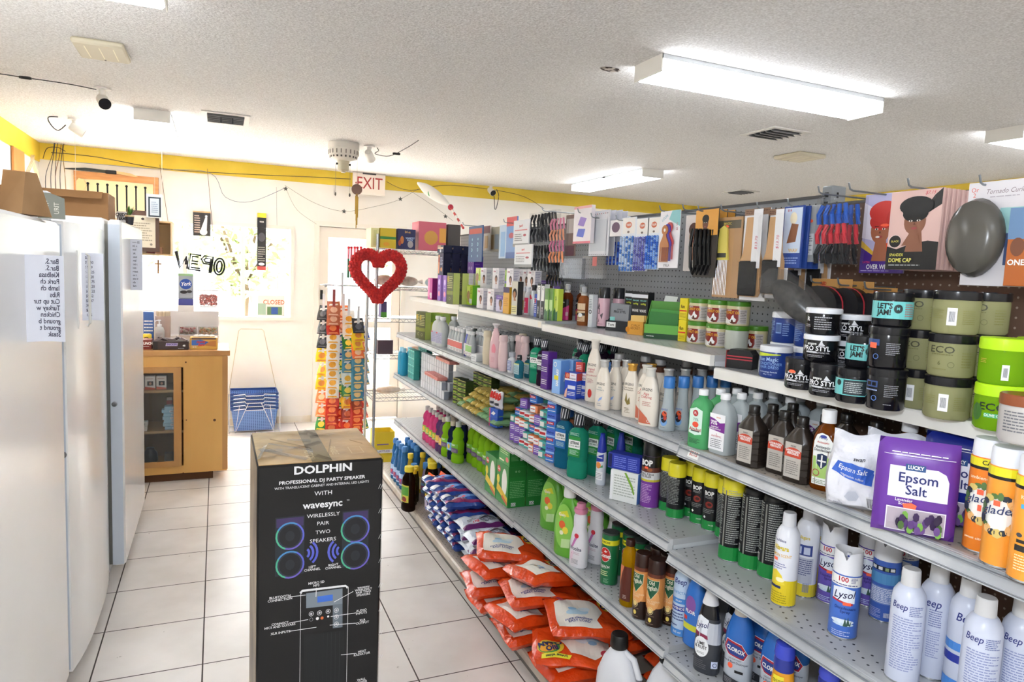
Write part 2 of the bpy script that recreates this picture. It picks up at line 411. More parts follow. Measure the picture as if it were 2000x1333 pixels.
# door with a tall glass light
dr=MB();DW=M('ece4d6',.45)
dr.box((d0-.05,YB-.025,0),(d0,YB+.1,dz+.05),FR).box((d1,YB-.025,0),(d1+.05,YB+.1,dz+.05),FR).box((d0,YB-.025,dz),(d1,YB+.1,dz+.05),FR)
dr.box((d0+.004,YB+.01,.01),(d0+.10,YB+.05,dz-.004),DW).box((d1-.10,YB+.01,.01),(d1-.004,YB+.05,dz-.004),DW)
dr.box((d0+.1,YB+.01,.01),(d1-.1,YB+.05,.34),DW).box((d0+.1,YB+.01,1.98),(d1-.1,YB+.05,dz-.004),DW).box((d0+.1,YB+.01,1.02),(d1-.1,YB+.05,1.09),DW)
do=dr.build('door_1');do['kind']='structure'
MB().box((d0+.1,YB+.028,.34),(d1-.1,YB+.032,1.98),GLS).build('door_glass',do)
MB().box((d0+.02,YB-.012,1.32),(d0+.045,YB+.012,1.42),BLACK).lathe([(.012,0),(.018,.01),(.018,.03),(.01,.035)],M('9a9690',.3,1),12,c=(d0+.07,YB-.03,1.45)).build('door_latch',do,label='black latch plate and small round knob')
# outside: pavement, far hedge and trees
struct('ground',MB().box((-30,YB+.12,-.12),(30,40,-.06),M('b8b2a6',.9)))
def foliage(name,c,r,n,col,label,cat='tree',trunk=None):
    mb=MB();rg=random.Random(int(c[0]*10+c[1]));e=empty(name,(c[0],c[1],-.06),label,cat)
    lm=noisy('leaves_'+col,col,'d0d8b0',5,.8)
    for i in range(n):
        a,t=rg.random()*6.28,rg.random()*3.14;rr=r*rg.random()**.4
        p=Vector((rr*math.sin(t)*math.cos(a),rr*math.sin(t)*math.sin(a),c[2]+rr*math.cos(t)*.8))
        s=.09+.12*rg.random();q=Matrix.Rotation(rg.random()*6.28,3,Vector((rg.random()-.5,rg.random()-.5,rg.random())).normalized())
        mb.add([p+q@Vector(v)for v in((-s,0,0),(0,-s*.5,0),(s,0,0),(0,s*.5,.03))],[(0,1,2,3)],lm)
    mb.build('crown',e)
    t=MB();t.tube([(0,0,0),(.05,0,c[2]*.5),(-.03,.05,c[2])],.09,M('6b5b48',.9),7)
    for k in range(5):a=k*1.3;t.tube([(0,0,c[2]*.55),(math.cos(a)*r*.4,math.sin(a)*r*.4,c[2]+.1*k)],.03,M('6b5b48',.9),5)
    t.build('trunk',e)
foliage('tree',(-2.4,12.5,2.3),1.6,900,'a4b880','leafy green tree outside behind the hanging open sign')
foliage('tree',(.6,13.5,2.2),1.5,800,'b8c48c','pale sunlit tree outside the right half of the window')
foliage('tree',(5.2,17.5,2.3),1.3,500,'a8ba8c','small tree outside seen through the glass door')

# ---------------------------------------------------------------- ceiling lights
LM=M('f4f8ff',.4,emit=6.5);HOUS=M('ece8e0',.5)
def prism_light(name,x0,x1,y0,y1,label,pw,lh=.075):
    cx,cy=(x0+x1)/2,(y0+y1)/2;e=empty(name,(cx,cy,ZC),label,'ceiling light',0,'fluorescent ceiling lights');hx,hy=(x1-x0)/2,(y1-y0)/2
    MB().box((-hx,-hy,-.02),(hx,hy,-.0005),M('c9cdd0',.5)).box((-hx,-.02,-.02),(hx,.02,-.004),HOUS).build('housing',e)
    longx=hx>hy
    t=.004
    df=MB()
    if longx:df.rbox((-hx+.006,-hy+.002,-lh),(hx-.006,hy-.002,-.02),LM,.012)
    else:df.rbox((-hx+.002,-hy+.006,-lh),(hx-.002,hy-.006,-.02),LM,.012)
    df.build('diffuser',e,label='glowing white prismatic diffuser')
    for s in(-1,1):
        c=MB()
        if longx:c.box((s*hx-.005 if s>0 else-hx-.001,-hy,-lh-.002),(hx+.001 if s>0 else-hx+.005,hy,0),HOUS)
        else:c.box((-hx,s*hy-.005 if s>0 else-hy-.001,-lh-.002),(hx,hy+.001 if s>0 else-hy+.005,0),HOUS)
        c.build('end_cap',e)
    return e
prism_light('ceiling_light',1.863,3.262,-.335,-.118,'long lit ceiling light over the right shelves, largest in view',1)
prism_light('ceiling_light',4.40,5.8,-.36,-.14,'lit ceiling light cut off by the right edge of the photo',1)
prism_light('ceiling_light',-1.36,-.115,-.20,.018,'lit ceiling light cut off at the top left edge',1)
prism_light('ceiling_light',-.455,-.235,2.35,3.70,'lit ceiling light hanging end-on near the small left camera',1)
prism_light('ceiling_light',3.56,3.79,2.33,3.67,'lit ceiling light near the back yellow band, behind the hanging goods',1)
prism_light('ceiling_light',-.2,1.2,-4.2,-3.98,'lit ceiling light behind the photographer',1)
prism_light('ceiling_light',2.8,4.2,-4.2,-3.98,'lit ceiling light behind the tall shelves',1)
# vents and covers
DK=M('3b3a3c',.6);VW=M('d8d4cc',.5);BG=M('c9bfa6',.5)
def vent(x0,x1,y0,y1,label,kind):
    e=empty('ceiling_vent',((x0+x1)/2,(y0+y1)/2,ZC),label,'vent');hx,hy=(x1-x0)/2,(y1-y0)/2
    if kind=='cover':
        MB().rbox((-hx,-hy,-.028),(hx,hy,-.0005),BG,.008).build('cover',e)
        g=MB()
        for k in(-.5,0,.5):g.box((k*hx*1.1-.002,-hy*.72,-.0295),(k*hx*1.1+.002,hy*.72,-.028),M('efe6c8',.5))
        g.box((-.004,hy*.82,-.0295),(.004,hy*.88,-.028),DK);g.build('grille',e);return
    f=MB();w=.035
    f.box((-hx,-hy,-.008),(-hx+w,hy,-.0005),VW).box((hx-w,-hy,-.008),(hx,hy,-.0005),VW).box((-hx+w,-hy,-.008),(hx-w,-hy+w,-.0005),VW).box((-hx+w,hy-w,-.008),(hx-w,hy,-.0005),VW);f.build('frame',e)
    MB().box((-hx+w,-hy+w,-.003),(hx-w,hy-w,-.0006),DK).build('backing',e)
    n=5;L_=MB()
    for k in range(n):
        y=-hy+w+(k+.5)*(2*hy-2*w)/n;L_.obox((0,y,-.012),(hx-w,.014,.0012),Matrix.Rotation(R_(38),3,'X'),M('a8a6a4',.4))
    L_.build('louvre',e)
    if kind=='broken':MB().box((-.035,-hy*.4,-.05),(-.028,-hy*.3,-.008),DK).box((.04,-hy*.4,-.05),(.047,-hy*.3,-.008),DK).build('hanging_clip',e)
vent(-.56,-.345,.82,1.10,'beige covered ceiling box above the tall white freezers','cover')
vent(-.04,.265,2.15,2.51,'open metal ceiling vent left of the fan motor','broken')
vent(3.28,3.59,.455,.78,'dark metal ceiling vent beside the big light','vent')
vent(4.02,4.29,.96,1.23,'flat beige ceiling cover past the dark metal vent','cover')
vent(5.16,5.42,2.86,3.16,'small ceiling vent farthest back above hanging goods','vent')
h=MB().lathe([(.055,-.001),(.05,-.004),(.02,-.0045),(.001,-.0046)],noisy('rusty_hole','2d2019','b8ada0',30,.9,thr=(.45,.55)),9,c=(1.79,-.015,ZC),sy=.6);tag(h.build('ceiling_hole'),'ragged dark hole in the white ceiling near the big light','hole')
# bullet cameras
def bullet(x,y,label,face,body='e2ded6',front='17181a',zoff=0):
    e=empty('security_camera',(x,y,ZC),label,'security camera',face)
    MB().lathe([(.045,0),(.045,-.008),(.02,-.014),(.015,-.05),(.012,-.06)],M(body,.4),14).build('mount',e)
    rot=Matrix.Rotation(R_(-60),3,'X');b_=MB()
    o=Vector((0,-.01,-.075));pr=[(.001,-.05),(.026,-.048),(.032,-.03),(.034,.045),(.036,.05)]
    tmp=MB().lathe(pr,M(body,.4),16);b_.add([o+rot@Vector((v[0],v[1],-v[2]))for v in tmp.v],tmp.f,M(body,.4),True);b_.build('housing',e)
    tmp=MB().lathe([(.034,.0505),(.033,.052),(.012,.052),(.011,.049),(.001,.049)],M(front,.2),16);q=MB().add([o+rot@Vector((v[0],v[1],-v[2]))for v in tmp.v],tmp.f,M(front,.2),True);q.build('lens',e)
    return e
bullet(-.57,1.87,'white bullet camera with black ringed lens facing forward',R_(20))
bullet(-.90,3.05,'white bullet camera aimed down near left corner wires',R_(100),front='8c8c90')
bullet(1.207,2.80,'round white camera beside the ceiling fan motor',R_(150),front='d0ccc4')
bullet(2.90,4.36,'small pale camera against the back yellow band',R_(10))
WR=M('26262a',.5)
def cable(pts,r,name,label,cat='cable',m=None,group=None,mb=None):
    # smooth a few points with Catmull-Rom
    ps=[Vector(p)for p in pts];out=[]
    for i in range(len(ps)-1):
        p0,p1,p2,p3=ps[max(i-1,0)],ps[i],ps[i+1],ps[min(i+2,len(ps)-1)]
        for k in range(5):
            t=k/5;out.append(.5*((2*p1)+(p2-p0)*t+(2*p0-5*p1+4*p2-p3)*t*t+(3*p1-p0-3*p2+p3)*t**3))
    out.append(ps[-1]);q=mb or MB();q.tube(out,r,m or WR,5)
    if mb is None:return tag(q.build(name),label,cat,group)
cm=MB();cable([(-.60,1.86,2.655),(-.75,1.80,2.655),(-1.0,1.75,2.65),(-1.28,1.70,2.655)],.003,'','',mb=cm)
cm.lathe([(.007,-.03),(.009,-.02),(.009,.02),(.007,.03)],BLACK,8,c=(-.93,1.765,2.651),ax='x');cm.lathe([(.007,-.03),(.009,-.02),(.009,.02),(.007,.03)],M('6e1d28',.4),8,c=(-1.12,1.73,2.66),ax='x')
cable([(-.93,1.765,2.651),(-1.02,1.72,2.645),(-1.10,1.70,2.640),(-1.35,1.68,2.65)],.003,'','',mb=cm);tag(cm.build('camera_cable'),'black cable with plugs running to the front left camera','cable')
cable([(-.96,3.06,2.62),(-1.0,3.02,2.57),(-1.04,3.0,2.60),(-1.06,3.02,2.655),(-1.0,3.02,2.665)],.004,'camera_cable','black curled cable beside the camera near the left corner')
cm=MB();cable([(1.26,2.75,2.655),(1.27,2.73,2.63),(1.24,2.72,2.60),(1.33,2.6,2.575),(1.42,2.42,2.62),(1.48,2.28,2.665)],.003,'','',mb=cm);cm.lathe([(.007,-.03),(.01,-.02),(.01,.02),(.007,.03)],BLACK,8,c=(1.37,2.53,2.587),ax='x');tag(cm.build('camera_cable'),'black cable swinging from the camera by the fan motor','cable')
cable([(2.96,4.34,2.62),(2.99,4.34,2.55),(2.97,4.34,2.42),(2.95,4.34,2.40),(2.94,4.34,2.5),(2.93,4.36,2.62)],.004,'camera_cable','looped black cable under the camera on the back band')
# ceiling fan motor without blades
e=empty('ceiling_fan',(1.0,2.80,ZC),'white ceiling fan motor without blades and two pull chains','ceiling fan')
MB().lathe([(.125,0),(.125,-.05),(.12,-.055),(.115,-.10),(.10,-.125),(.06,-.14),(.05,-.145)],M('d8d2c6',.4),28).build('motor',e)
sl=MB()
for k in range(20):
    a=2*math.pi*k/20;sl.obox((math.cos(a)*.1195,math.sin(a)*.1195,-.078),(.002,.004,.016),Matrix.Rotation(a,3,'Z'),M('8e877c',.6));sl.obox((math.cos(a)*.108,math.sin(a)*.108,-.113),(.002,.006,.009),Matrix.Rotation(a,3,'Z'),M('55504a',.6))
sl.build('vent_slots',e)
MB().lathe([(.05,-.145),(.048,-.155),(.045,-.155),(.045,-.215),(.035,-.225),(.02,-.225),(.018,-.235),(.001,-.236)],M('c2b89c',.4),16).box((-.058,-.008,-.175),(-.045,.008,-.16),BLACK).box((.045,-.008,-.175),(.058,.008,-.16),BLACK).build('switch_housing',e)
for x in(-.06,.055):MB().tube([(x,0,-.17),(x,0,-.40)],.0012,M('8a8070',.4),4).lathe([(.001,0),(.006,-.004),(.008,-.02),(.003,-.03)],M('4a4038',.4),8,c=(x,0,-.395)).build('pull_chain',e)
# exit sign
e=empty('exit_sign',(1.53,4.39,ZC),'white exit sign with thin red letters hanging from ceiling','sign')
MB().box((-.17,-.012,-.226),(.17,.012,-.012),M('efe3d6',.5)).build('panel',e)
MB().box((-.17,-.02,-.012),(.17,.02,-.0005),M('d0c8bc',.5)).box((-.07,-.022,-.02),(.07,-.0125,-.006),M('4a4646',.5)).build('top_rail',e)
q=MB();RED=M('a8352e',.5);prints(q,S_face(.012),[('t',RED,'EXIT',.005,-.115,.172,.004,.78),('p',RED,[(-.145,-.115),(-.137,-.10),(-.129,-.115),(-.137,-.13)])]);tag(q.build('lettering',e),'thin red capital letters')
# wind chime
e=empty('wind_chime',(1.26,3.6,ZC),'wind chime with round dark disc hanging before the exit sign','wind chime')
MB().tube([(0,0,0),(0,0,-.22)],.0012,M('b8a888',.5),4).build('cord',e)
MB().lathe([(.048,-.004),(.05,0),(.048,.004)],M('6b5348',.7),20,c=(0,0,-.27),ax='y').build('disc',e)
ch=[(-.012,-.33,-.50),(-.004,-.335,-.56),(.006,-.33,-.60),(.012,-.34,-.53),(0,-.33,-.63)]
for k,(x,a,b_)in enumerate(ch):MB().tube([(x,.004*k-.01,a),(x,.004*k-.01,b_)],.0045,M('a8873e',.3,.8),8).build('chime_tube',e)
MB().tube([(0,0,-.31),(0,0,-.335)],.010,M('8a6a3a',.5),8).build('clapper',e)
# star garland and wires along the back wall
def wall(u,v,y=4.44):return PY(u,v,y)
cable([wall(100,298),wall(190,307),wall(320,330),wall(470,340),wall(610,346),wall(685,350)],.0035,'wall_wire','black wire running along the yellow band on the left',m=M('4a4032',.6))
cable([wall(755,355),wall(800,372,4.35),wall(880,362),wall(1010,380),wall(1062,408)],.003,'wall_wire','thin wire running along the yellow band on the right',m=M('5a4a30',.6))
cable([wall(110,314),wall(300,330),wall(410,338),wall(440,385),wall(490,394),wall(560,366)],.0028,'wall_wire','thin grey wire sagging below the band over the window',m=M('8890a0',.6))
cable([wall(556,362),wall(615,397),wall(672,413),wall(735,403),wall(780,390),wall(820,367)],.0016,'garland_string','thin string of small dark stars above the glass door',m=M('7a7464',.6))
cable([wall(800,372),wall(850,405),wall(885,432)],.0016,'garland_string','thin string with one star above the shelf boxes',m=M('7a7464',.6))
cable([wall(560,372),wall(580,410),wall(618,438)],.0016,'garland_string','thin string falling to the corner of the glass door',m=M('9a9484',.6))
def star(c,r,label,group='dark stars on the garland'):
    pts=[]
    for i in range(10):a=math.pi*i/5+math.pi/2;rr=r if i%2==0 else r*.42;pts.append((rr*math.cos(a),rr*math.sin(a)))
    o=MB().prism(pts,-.004,.004,M('4a4c46',.6)).build('star');o.location=c;tag(o,label,'star',group)
for(u,v,lb)in((672,413,'small dark star on garland just above the glass door'),(782,389,'small dark star on garland right of the exit sign'),(870,423,'small dark star above the pink snack box'),(558,369,'small dark star hanging near the window top'),):star(wall(u,v),.026,lb)
# ================================================================ freezers along the left wall
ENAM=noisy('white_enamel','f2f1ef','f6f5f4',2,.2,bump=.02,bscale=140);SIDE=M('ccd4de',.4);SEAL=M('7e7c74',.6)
def freezer(y0,y1,xf,zt,label,door_x,curved,z0=.075):
    e=empty('upright_freezer',(-.85,(y0+y1)/2,0),label,'freezer');hy=(y1-y0)/2
    bx=xf+.85-.055
    b=MB();b.rbox((-.48,-hy+.004,.03),(bx,hy-.004,zt),ENAM,.012);b.build('body',e)
    for sx in(-.42,bx-.08):
        for sy in(-1,1):MB().lathe([(.022,0),(.022,.03)],SEAL,10,c=(sx,sy*(hy-.06),0)).build('foot',e)
    g=MB().box((bx,-hy+.012,z0+.01),(bx+.014,hy-.012,zt-.03),SEAL);g.build('door_seal',e)
    dx=door_x+.85;d=MB()
    if curved:
        n=12;pts=[(bx+.014,-hy+.004)]
        for i in range(n+1):t=i/n;pts.append((dx-.03*(abs(2*t-1)**3.0),-hy+.004+t*(2*hy-.008)))
        pts.append((bx+.014,hy-.004));d.prism(pts,z0,zt-.018,ENAM,ax='z')
    else:d.rbox((bx+.014,-hy+.004,z0),(dx,hy-.004,zt-.006),ENAM,.012)
    d=d.build('door',e)
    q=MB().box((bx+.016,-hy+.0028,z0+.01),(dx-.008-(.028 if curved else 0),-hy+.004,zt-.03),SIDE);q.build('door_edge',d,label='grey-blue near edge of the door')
    lk=MB().lathe([(.013,0),(.013,.005),(.007,.006),(.006,.003),(.001,.003)],M('77777a',.3,.8),14,ax='y');lk=MB().add([((bx+dx)/2-.004+v[0],-hy+.0028-v[1],.93+v[2])for v in lk.v],lk.f,M('77777a',.3,.8),True);lk.build('lock',d)
    return e,bx,dx,hy
f1=freezer(-1.02,-.05,-.46,1.79,'nearest tall white freezer with mirrored price list',-.46,False)
f2=freezer(-.03,.93,-.455,1.81,'middle white freezer with rounded door and thin handle',-.425,True)
f3=freezer(.955,2.0,-.40,1.862,'farthest white freezer beside the wooden cabinet',-.38,False)
h=MB().tube([(.452-.01,-.33,1.40),(.452,-.33,1.41),(.452,-.33,1.67),(.452-.01,-.33,1.68)],.005,M('d8d6d0',.3),8)
h.box((.425-.03,-.345,1.39),(.425-.008,-.315,1.69),M('e4e2dc',.3));h.build('handle',f2[0])
MB().prism([(-.06,0),(-.005,.03),(-.005,.0),(-.02,-.07),(-.06,-.07)],-.012,.012,M('b0b4b4',.4),ax='y').build('foot_bracket',f1[0]).location=(.39,.40,.075)
MB().prism([(-.06,0),(-.005,.03),(-.005,.0),(-.02,-.07),(-.06,-.07)],-.012,.012,M('b0b4b4',.4),ax='y').build('foot_bracket',f2[0]).location=(.39,.44,.075)
# price lists taped to the doors, standing out into the aisle
PAP=M('e6e8f2',.7);INK=M('2b2b44',.6)
def sheet(x,y,z0,z1,w,lines,mirror,size,label,bend=.02,first=.02):
    e=empty('price_list',(x,y,z0),label,'paper');hgt=z1-z0;n=8;mb=MB();f=lambda u,v,o:(u,bend*math.sin(math.pi*u/w)*(1.1-v/hgt)-o,v);f.step=w/8
    vs=[];fs=[]
    for i in range(n+1):
        for j in(0,1):u=w*i/n;p=f(u,j*hgt,0);vs+=[p]
    for i in range(n):fs.append((2*i,2*i+2,2*i+3,2*i+1))
    top=MB().add(vs,fs,PAP).add([(v[0],v[1]+.0008,v[2])for v in vs],fs,PAP);top.build('sheet',e)
    q=MB();pr=[]
    for k,t in enumerate(lines):
        pr.append(('t',INK,t,(w-first if mirror else first),hgt-.018-k*(hgt-.02)/len(lines),size,.012,-.72 if mirror else .72,0,'LEFT'))
    prints(q,f,pr,.0006);q.build('handwriting',e)
sheet(-.4603,-.56,1.41,1.667,.097,['Bar.S.','Bar.S.','Kielbasa','Pork ch','lamb ch','Ribs','Cut up tur','Turkey w','Chicken','ground b','ground t','Steak'],True,.0215,'paper list with mirrored handwriting on the nearest freezer',first=.012)
sheet(-.4253,.132,1.42,1.682,.074,['$.45','$ 2.50','$9.19','$11.25','$ 5.20','$13.75','$13.20','$17.22','$9.52','$8.47','30','$5','1.75'],False,.015,'paper with handwritten dollar prices on the middle freezer',first=.012)
sheet(-.3803,1.332,1.495,1.775,.058,['~~~ $2','ml. s.','mol','tak','tend','veal','cut c','loin','roast','ox t','ste w','rib','lam'],False,.016,'narrow handwritten list taped to the farthest freezer',first=.01)
# things on top of the freezers
KRAFT=noisy('kraft_paper','a07a50','b08a60',6,.8);CARD=noisy('cardboard','9c7248','ab8055',4,.85)
def bag_of_paper(x,y,z,w,d,h,ang,label,band=None,lean=0):
    e=empty('paper_bag',(x,y,z),label,'bag',R_(ang))
    v=[(-w,-d,0),(w,-d,0),(w,d,0),(-w,d,0),(-w*.9+lean,-d*.5,h),(w*.95+lean,-d*.45,h*.97),(w*.95+lean,d*.3,h*.99),(-w*.9+lean,d*.3,h)]
    MB().add(v,[(0,3,2,1),(4,5,6,7),(0,1,5,4),(1,2,6,5),(2,3,7,6),(3,0,4,7)],KRAFT).build('bag_body',e)
    if band:MB().add([(-w-.001,-d-.0015,.0),(w+.001,-d-.0015,0),(w+.001,-d*.86-.001,h*.28),(-w-.001,-d*.86-.001,h*.28)],[(0,1,2,3)],M('30303a',.5)).build('dark_band',e)
bag_of_paper(-.645,-.44,1.791,.085,.06,.145,4,'brown paper bag with dark band at the left edge',True)
bag_of_paper(-.50,-.34,1.791,.035,.075,.135,-20,'folded brown paper bag leaning beside the grey pouch',None,-.01)
e=empty('grey_pouch',(-.462,-.19,1.791),'grey foil pouch standing on the nearest freezer','pouch',R_(8))
MB().prism([(-.035,0),(.042,0),(.040,.07),(.0,.085),(-.045,.085)],-.006,.006,M('8c9288',.45)).build('pouch_body',e);q=MB();prints(q,S_face(.007),[('t',M('e8e8e0',.5),'URIT',.018,.035,.02,.01,.9,90),('l',M('e8e8e0',.5),-.028,.01,-.005,.06,7)]);q.build('print',e)
e=empty('gadget_box',(-.54,-.055,1.791),'open box with clear lid and black gadget behind grey pouch','box')
MB().rbox((-.06,-.03,0),(.05,.03,.10),M('cfd2d6',.4),.002).build('tray',e);MB().rbox((-.05,-.033,.035),(.045,-.0305,.092),M('2a2a30',.3),.001).lathe([(.016,0),(.014,.006),(.001,.007)],M('4a4a52',.2),14,c=(0,-.034,.062),ax='y').build('gadget',e)
e=empty('cardboard_box',(-.76,1.50,1.863),'plain brown cardboard box on the farthest freezer','box')
MB().rbox((-.25,-.06,0),(.265,.22,.158),CARD,.002).build('carton',e);MB().obox((0,-.09,.14),(.24,.035,.0015),Matrix.Rotation(R_(35),3,'X'),CARD).build('flap',e)
e=empty('potted_plant',(-.415,1.66,1.863),'small artificial plant in dark pot beside cardboard box','plant')
MB().lathe([(.018,0),(.024,.05),(.022,.055),(.02,.05),(.001,.048)],M('3a3a40',.5),14).lathe([(.0245,.047),(.0245,.056),(.022,.056)],M('d8c090',.5),14).build('pot',e)
lf=MB();rg=random.Random(4)
for k in range(46):
    a=rg.random()*6.28;t=rg.random()*.9;l_=.04+.03*rg.random();d=Vector((math.cos(a)*math.sin(t),math.sin(a)*math.sin(t),math.cos(t)));s=d.cross(Vector((0,0,1.01))).normalized()*.0045;o=Vector((0,0,.05));cc=M(rg.choice(('4f8a34','3f7a2c','6aa048','a05a50')),.6)
    lf.add([o,o+d*l_*.5+s,o+d*l_,o+d*l_*.5-s],[(0,1,2,3)],cc)
lf.build('leaves',e)
# toolboard: wooden frame with black slots on the back wall
e=empty('slotted_board',(-.80,4.49,2.10),'wood framed cream board with black vertical slots','wall board');WD=noisy('varnished_pine','b47a44','c88e54',5,.5,stretch=(1,1,8))
MB().box((-.30,-.01,.0),(.30,.026,.30),M('e8d4a8',.6)).build('board',e)
MB().box((-.345,-.02,.28),(.345,.027,.345),WD).box((-.345,-.02,0),(-.30,.027,.28),WD).box((.30,-.02,0),(.345,.027,.28),WD).build('frame',e)
q=MB()
for k in range(7):x=-.235+k*.078;q.box((x-.007,-.0115,.0),(x+.007,-.0101,.24),BLACK).lathe([(.012,0),(.012,.002)],BLACK,10,c=(x,-.0115,.24),ax='y')
q.build('slots',e)
e=empty('machete',(-1.05,4.46,2.45),'machete with black blade lying on the framed board','machete')
MB().prism([(-.16,.01),(0,.028),(.22,.02),(.30,.0),(.2,-.005),(0,.0),(-.16,.0)],-.002,.002,M('2e322e',.4)).build('blade',e);MB().rbox((.16,-.012,-.01),(.25,.012,.024),BLACK,.005).build('grip',e);MB().prism([(.25,-.005),(.25,.02),(.36,.01),(.42,-.012),(.42,-.02),(.36,-.016)],-.008,.008,M('d8ac78',.6)).build('handle',e)
e=empty('hand_saw',(-1.09,4.45,2.20),'hand saw with pale wooden handle beside the framed board','saw')
MB().prism([(-.03,0),(.02,0),(.03,.08),(.05,.12),(.03,.17),(-.01,.18),(-.03,.15)],-.009,.009,M('e0c08c',.6)).build('handle',e);MB().prism([(-.025,0),(.02,0),(.015,-.3),(-.005,-.3)],-.001,.001,M('9a9a9a',.3,.8)).build('blade',e)
# hangers and a wooden panel on the left wall
e=empty('wooden_panel',(XL+.004,3.72,2.30),'bare wooden panel on the left wall behind the hangers','panel');MB().rbox((0,-.13,-.06),(.018,.2,.2),noisy('plywood','b5773c','c88a4a',4,.6),.002).build('panel_board',e)
e=empty('clothes_hanger',(XL+.04,4.05,2.42),'cream clothes hangers hanging on the left wall','hanger');q=MB()
for k in range(3):q.tube([(.01*k,.0,.05),(.01*k,.012,.065),(.01*k,.0,.08),(.01*k,-.01,.06),(.01*k,0,.03),(.01*k,.16,-.07),(.01*k,.16,-.085),(.01*k,-.16,-.085),(.01*k,-.16,-.07),(.01*k,0,.03)],.004,M('e6d2b0',.5),6)
q.build('hanger_frame',e)
q=MB()
for k,(x,dx)in enumerate(((108,-6),(113,-2),(120,-9),(124,-4),(106,-14),(126,4))):
    c=M(('3a3f4a','4a4a52','7a5030','2c3340','44464c','8a6a30')[k],.5)
    cable([wall(x,272+k),wall(x-3,300),wall(x+dx-3,345),wall(x+dx,395)],.003,'','',mb=q,m=c)
cable([wall(84,310),wall(92,290),wall(112,288),wall(128,296)],.003,'','',mb=q);tag(q.build('cable_bundle'),'bundle of dark cables dropping from the back left corner','cable')
e=empty('power_plug',wall(84,372),'black power adapter hanging on the corner cables','plug');MB().rbox((-.04,-.03,-.06),(.035,.0,.0),BLACK,.005).build('adapter',e)
# ================================================================ wooden glass-door cabinet
PINE=noisy('knotty_pine','d09a4e','deae62',3.2,.5,stretch=(1,1,.25),thr=(.3,.75));PINE2=noisy('pine_frame','b07c44','c49458',6,.5,stretch=(1,1,.2));KNOT=M('5a3312',.6)
e=empty('glass_cabinet',(-.40,2.64,0),'knotty pine counter cabinet with a glass door','cabinet')
cb=MB()   # local: front y=0, x right .53
D=.52;xr=.528;xl=-.95
cb.box((xl,.0,.065),(-.06,.02,.96),PINE).box((.225,0,.065),(xr,.02,.96),PINE).box((-.06,0,.065),(.225,.02,.125),PINE).box((-.06,0,.875),(.225,.02,.96),PINE)
cb.box((xr-.02,.02,.065),(xr,D,.96),PINE).box((xl,.02,.065),(xl+.02,D,.96),PINE).box((xl+.02,D-.02,.065),(xr-.02,D,.96),M('8a6840',.7)).box((xl+.02,.02,.065),(xr-.02,D-.02,.08),PINE)
cb.build('carcass',e)
MB().rbox((xl-.01,-.015,.961),(xr+.02,D+.01,1.0),PINE2,.004).build('worktop',e)
MB().box((xl+.03,.04,0),(xr-.10,D-.03,.064),M('5c3a1e',.7)).build('plinth',e)
MB().box((xr-.034,-.006,.075),(xr+.004,-.0005,.955),PINE2).build('corner_trim',e)
k=MB();
for(u,v,s)in((311,693,1),(363,708,.8),(419,821,1.3),(364,821,.6),(323,909,.8),(358,925,.8),(396,687,.4)):
    p=PY(u,v,2.64);k.lathe([(.008*s,0),(.007*s,.0008),(.001,.0009)],KNOT,9,c=(p.x+.40,-.0008,p.z),ax='y')
k.build('knots',e)
dr=MB();gx0,gx1,gz0,gz1=-.34,.212,.125,.878;w=.052
dr.box((gx0,-.018,gz0),(gx0+w,-.0008,gz1),PINE2).box((gx1-w,-.018,gz0),(gx1,-.0008,gz1),PINE2).box((gx0+w,-.018,gz1-w*.8),(gx1-w,-.0008,gz1),PINE2).box((gx0+w,-.018,gz0),(gx1-w,-.0008,gz0+w*.8),PINE2)
# cut behind the door is open from -.34 to .225: rebuild front so the goods show
d_=dr.build('glass_door',e);MB().box((gx0+w,-.010,gz0+w*.8),(gx1-w,-.007,gz1-w*.8),film('dfe8ea',.16,.05)).build('pane',d_)
for z in(.39,.70):MB().box((xl+.02,.03,z-.018),(xr-.02,.40,z),M('b59468',.6)).build('shelf_board',e)
def cab(u,v,y,z=None):   # a point inside the cabinet
    return PY(u,v,y)
def carton(name,x,y,z,w,d,h,col,label,cat='box',prims=None,rz=0,group=None,rough=.45,lid=None):
    e=empty(name,(x,y,z+.0006),label,cat,R_(rz),group);MB().rbox((-w/2,-d/2,0),(w/2,d/2,h),M(col,rough),.0015).build('carton',e)
    if prims:q=MB();prints(q,S_face(d/2),prims);q.build('print',e)
    return e
PH=[('r',M('2e2a2a',.5),-.018,.03,.022,.062),('e',M('c9a08a',.5),.002,.045,.008,.010),('l',M('a8584a',.5),-.025,.075,.025,.085,1),('p',M('d86a4a',.5),[(-.034,0),(.034,0),(.034,.012),(-.034,.022)])]
for i,(x,lb)in enumerate(((-.505,'white and orange box at left inside the glass cabinet'),(-.432,'white box with small dark picture, top cabinet shelf, left of its twin'),(-.356,'white box with small dark picture, rightmost on top cabinet shelf'))):
    carton('goods_box',x+.03,2.74,.70,.068,.05,.10,'f0ece4',lb,prims=PH)
for i in range(7):
    x=-.265+(.012,0,.006,-.002,.004,-.008,.01)[i];carton('medicine_box',x,2.74+.004*(i%3),.39+.0255*i,.105,.07,.0248,'a9d3ea','light blue flat box, %s in the stack inside the cabinet'%('bottom one' if i==0 else 'topmost' if i==6 else ORD[i]+' from bottom'),prims=[('r',M('eef4f8',.5),.0,.004,.045,.020),('l',M('3a5a80',.5),.004,.007,.04,.017,2)],group='light blue boxes stacked in the cabinet')
carton('goods_box',-.46,2.72,.39,.075,.06,.034,'e8e6de','white flat box lying on the middle cabinet shelf');carton('goods_box',-.455,2.73,.425,.072,.055,.034,'dedcd2','white flat box stacked on another in the cabinet',prims=[('l',M('444444',.5),-.02,.008,.02,.026,2)])
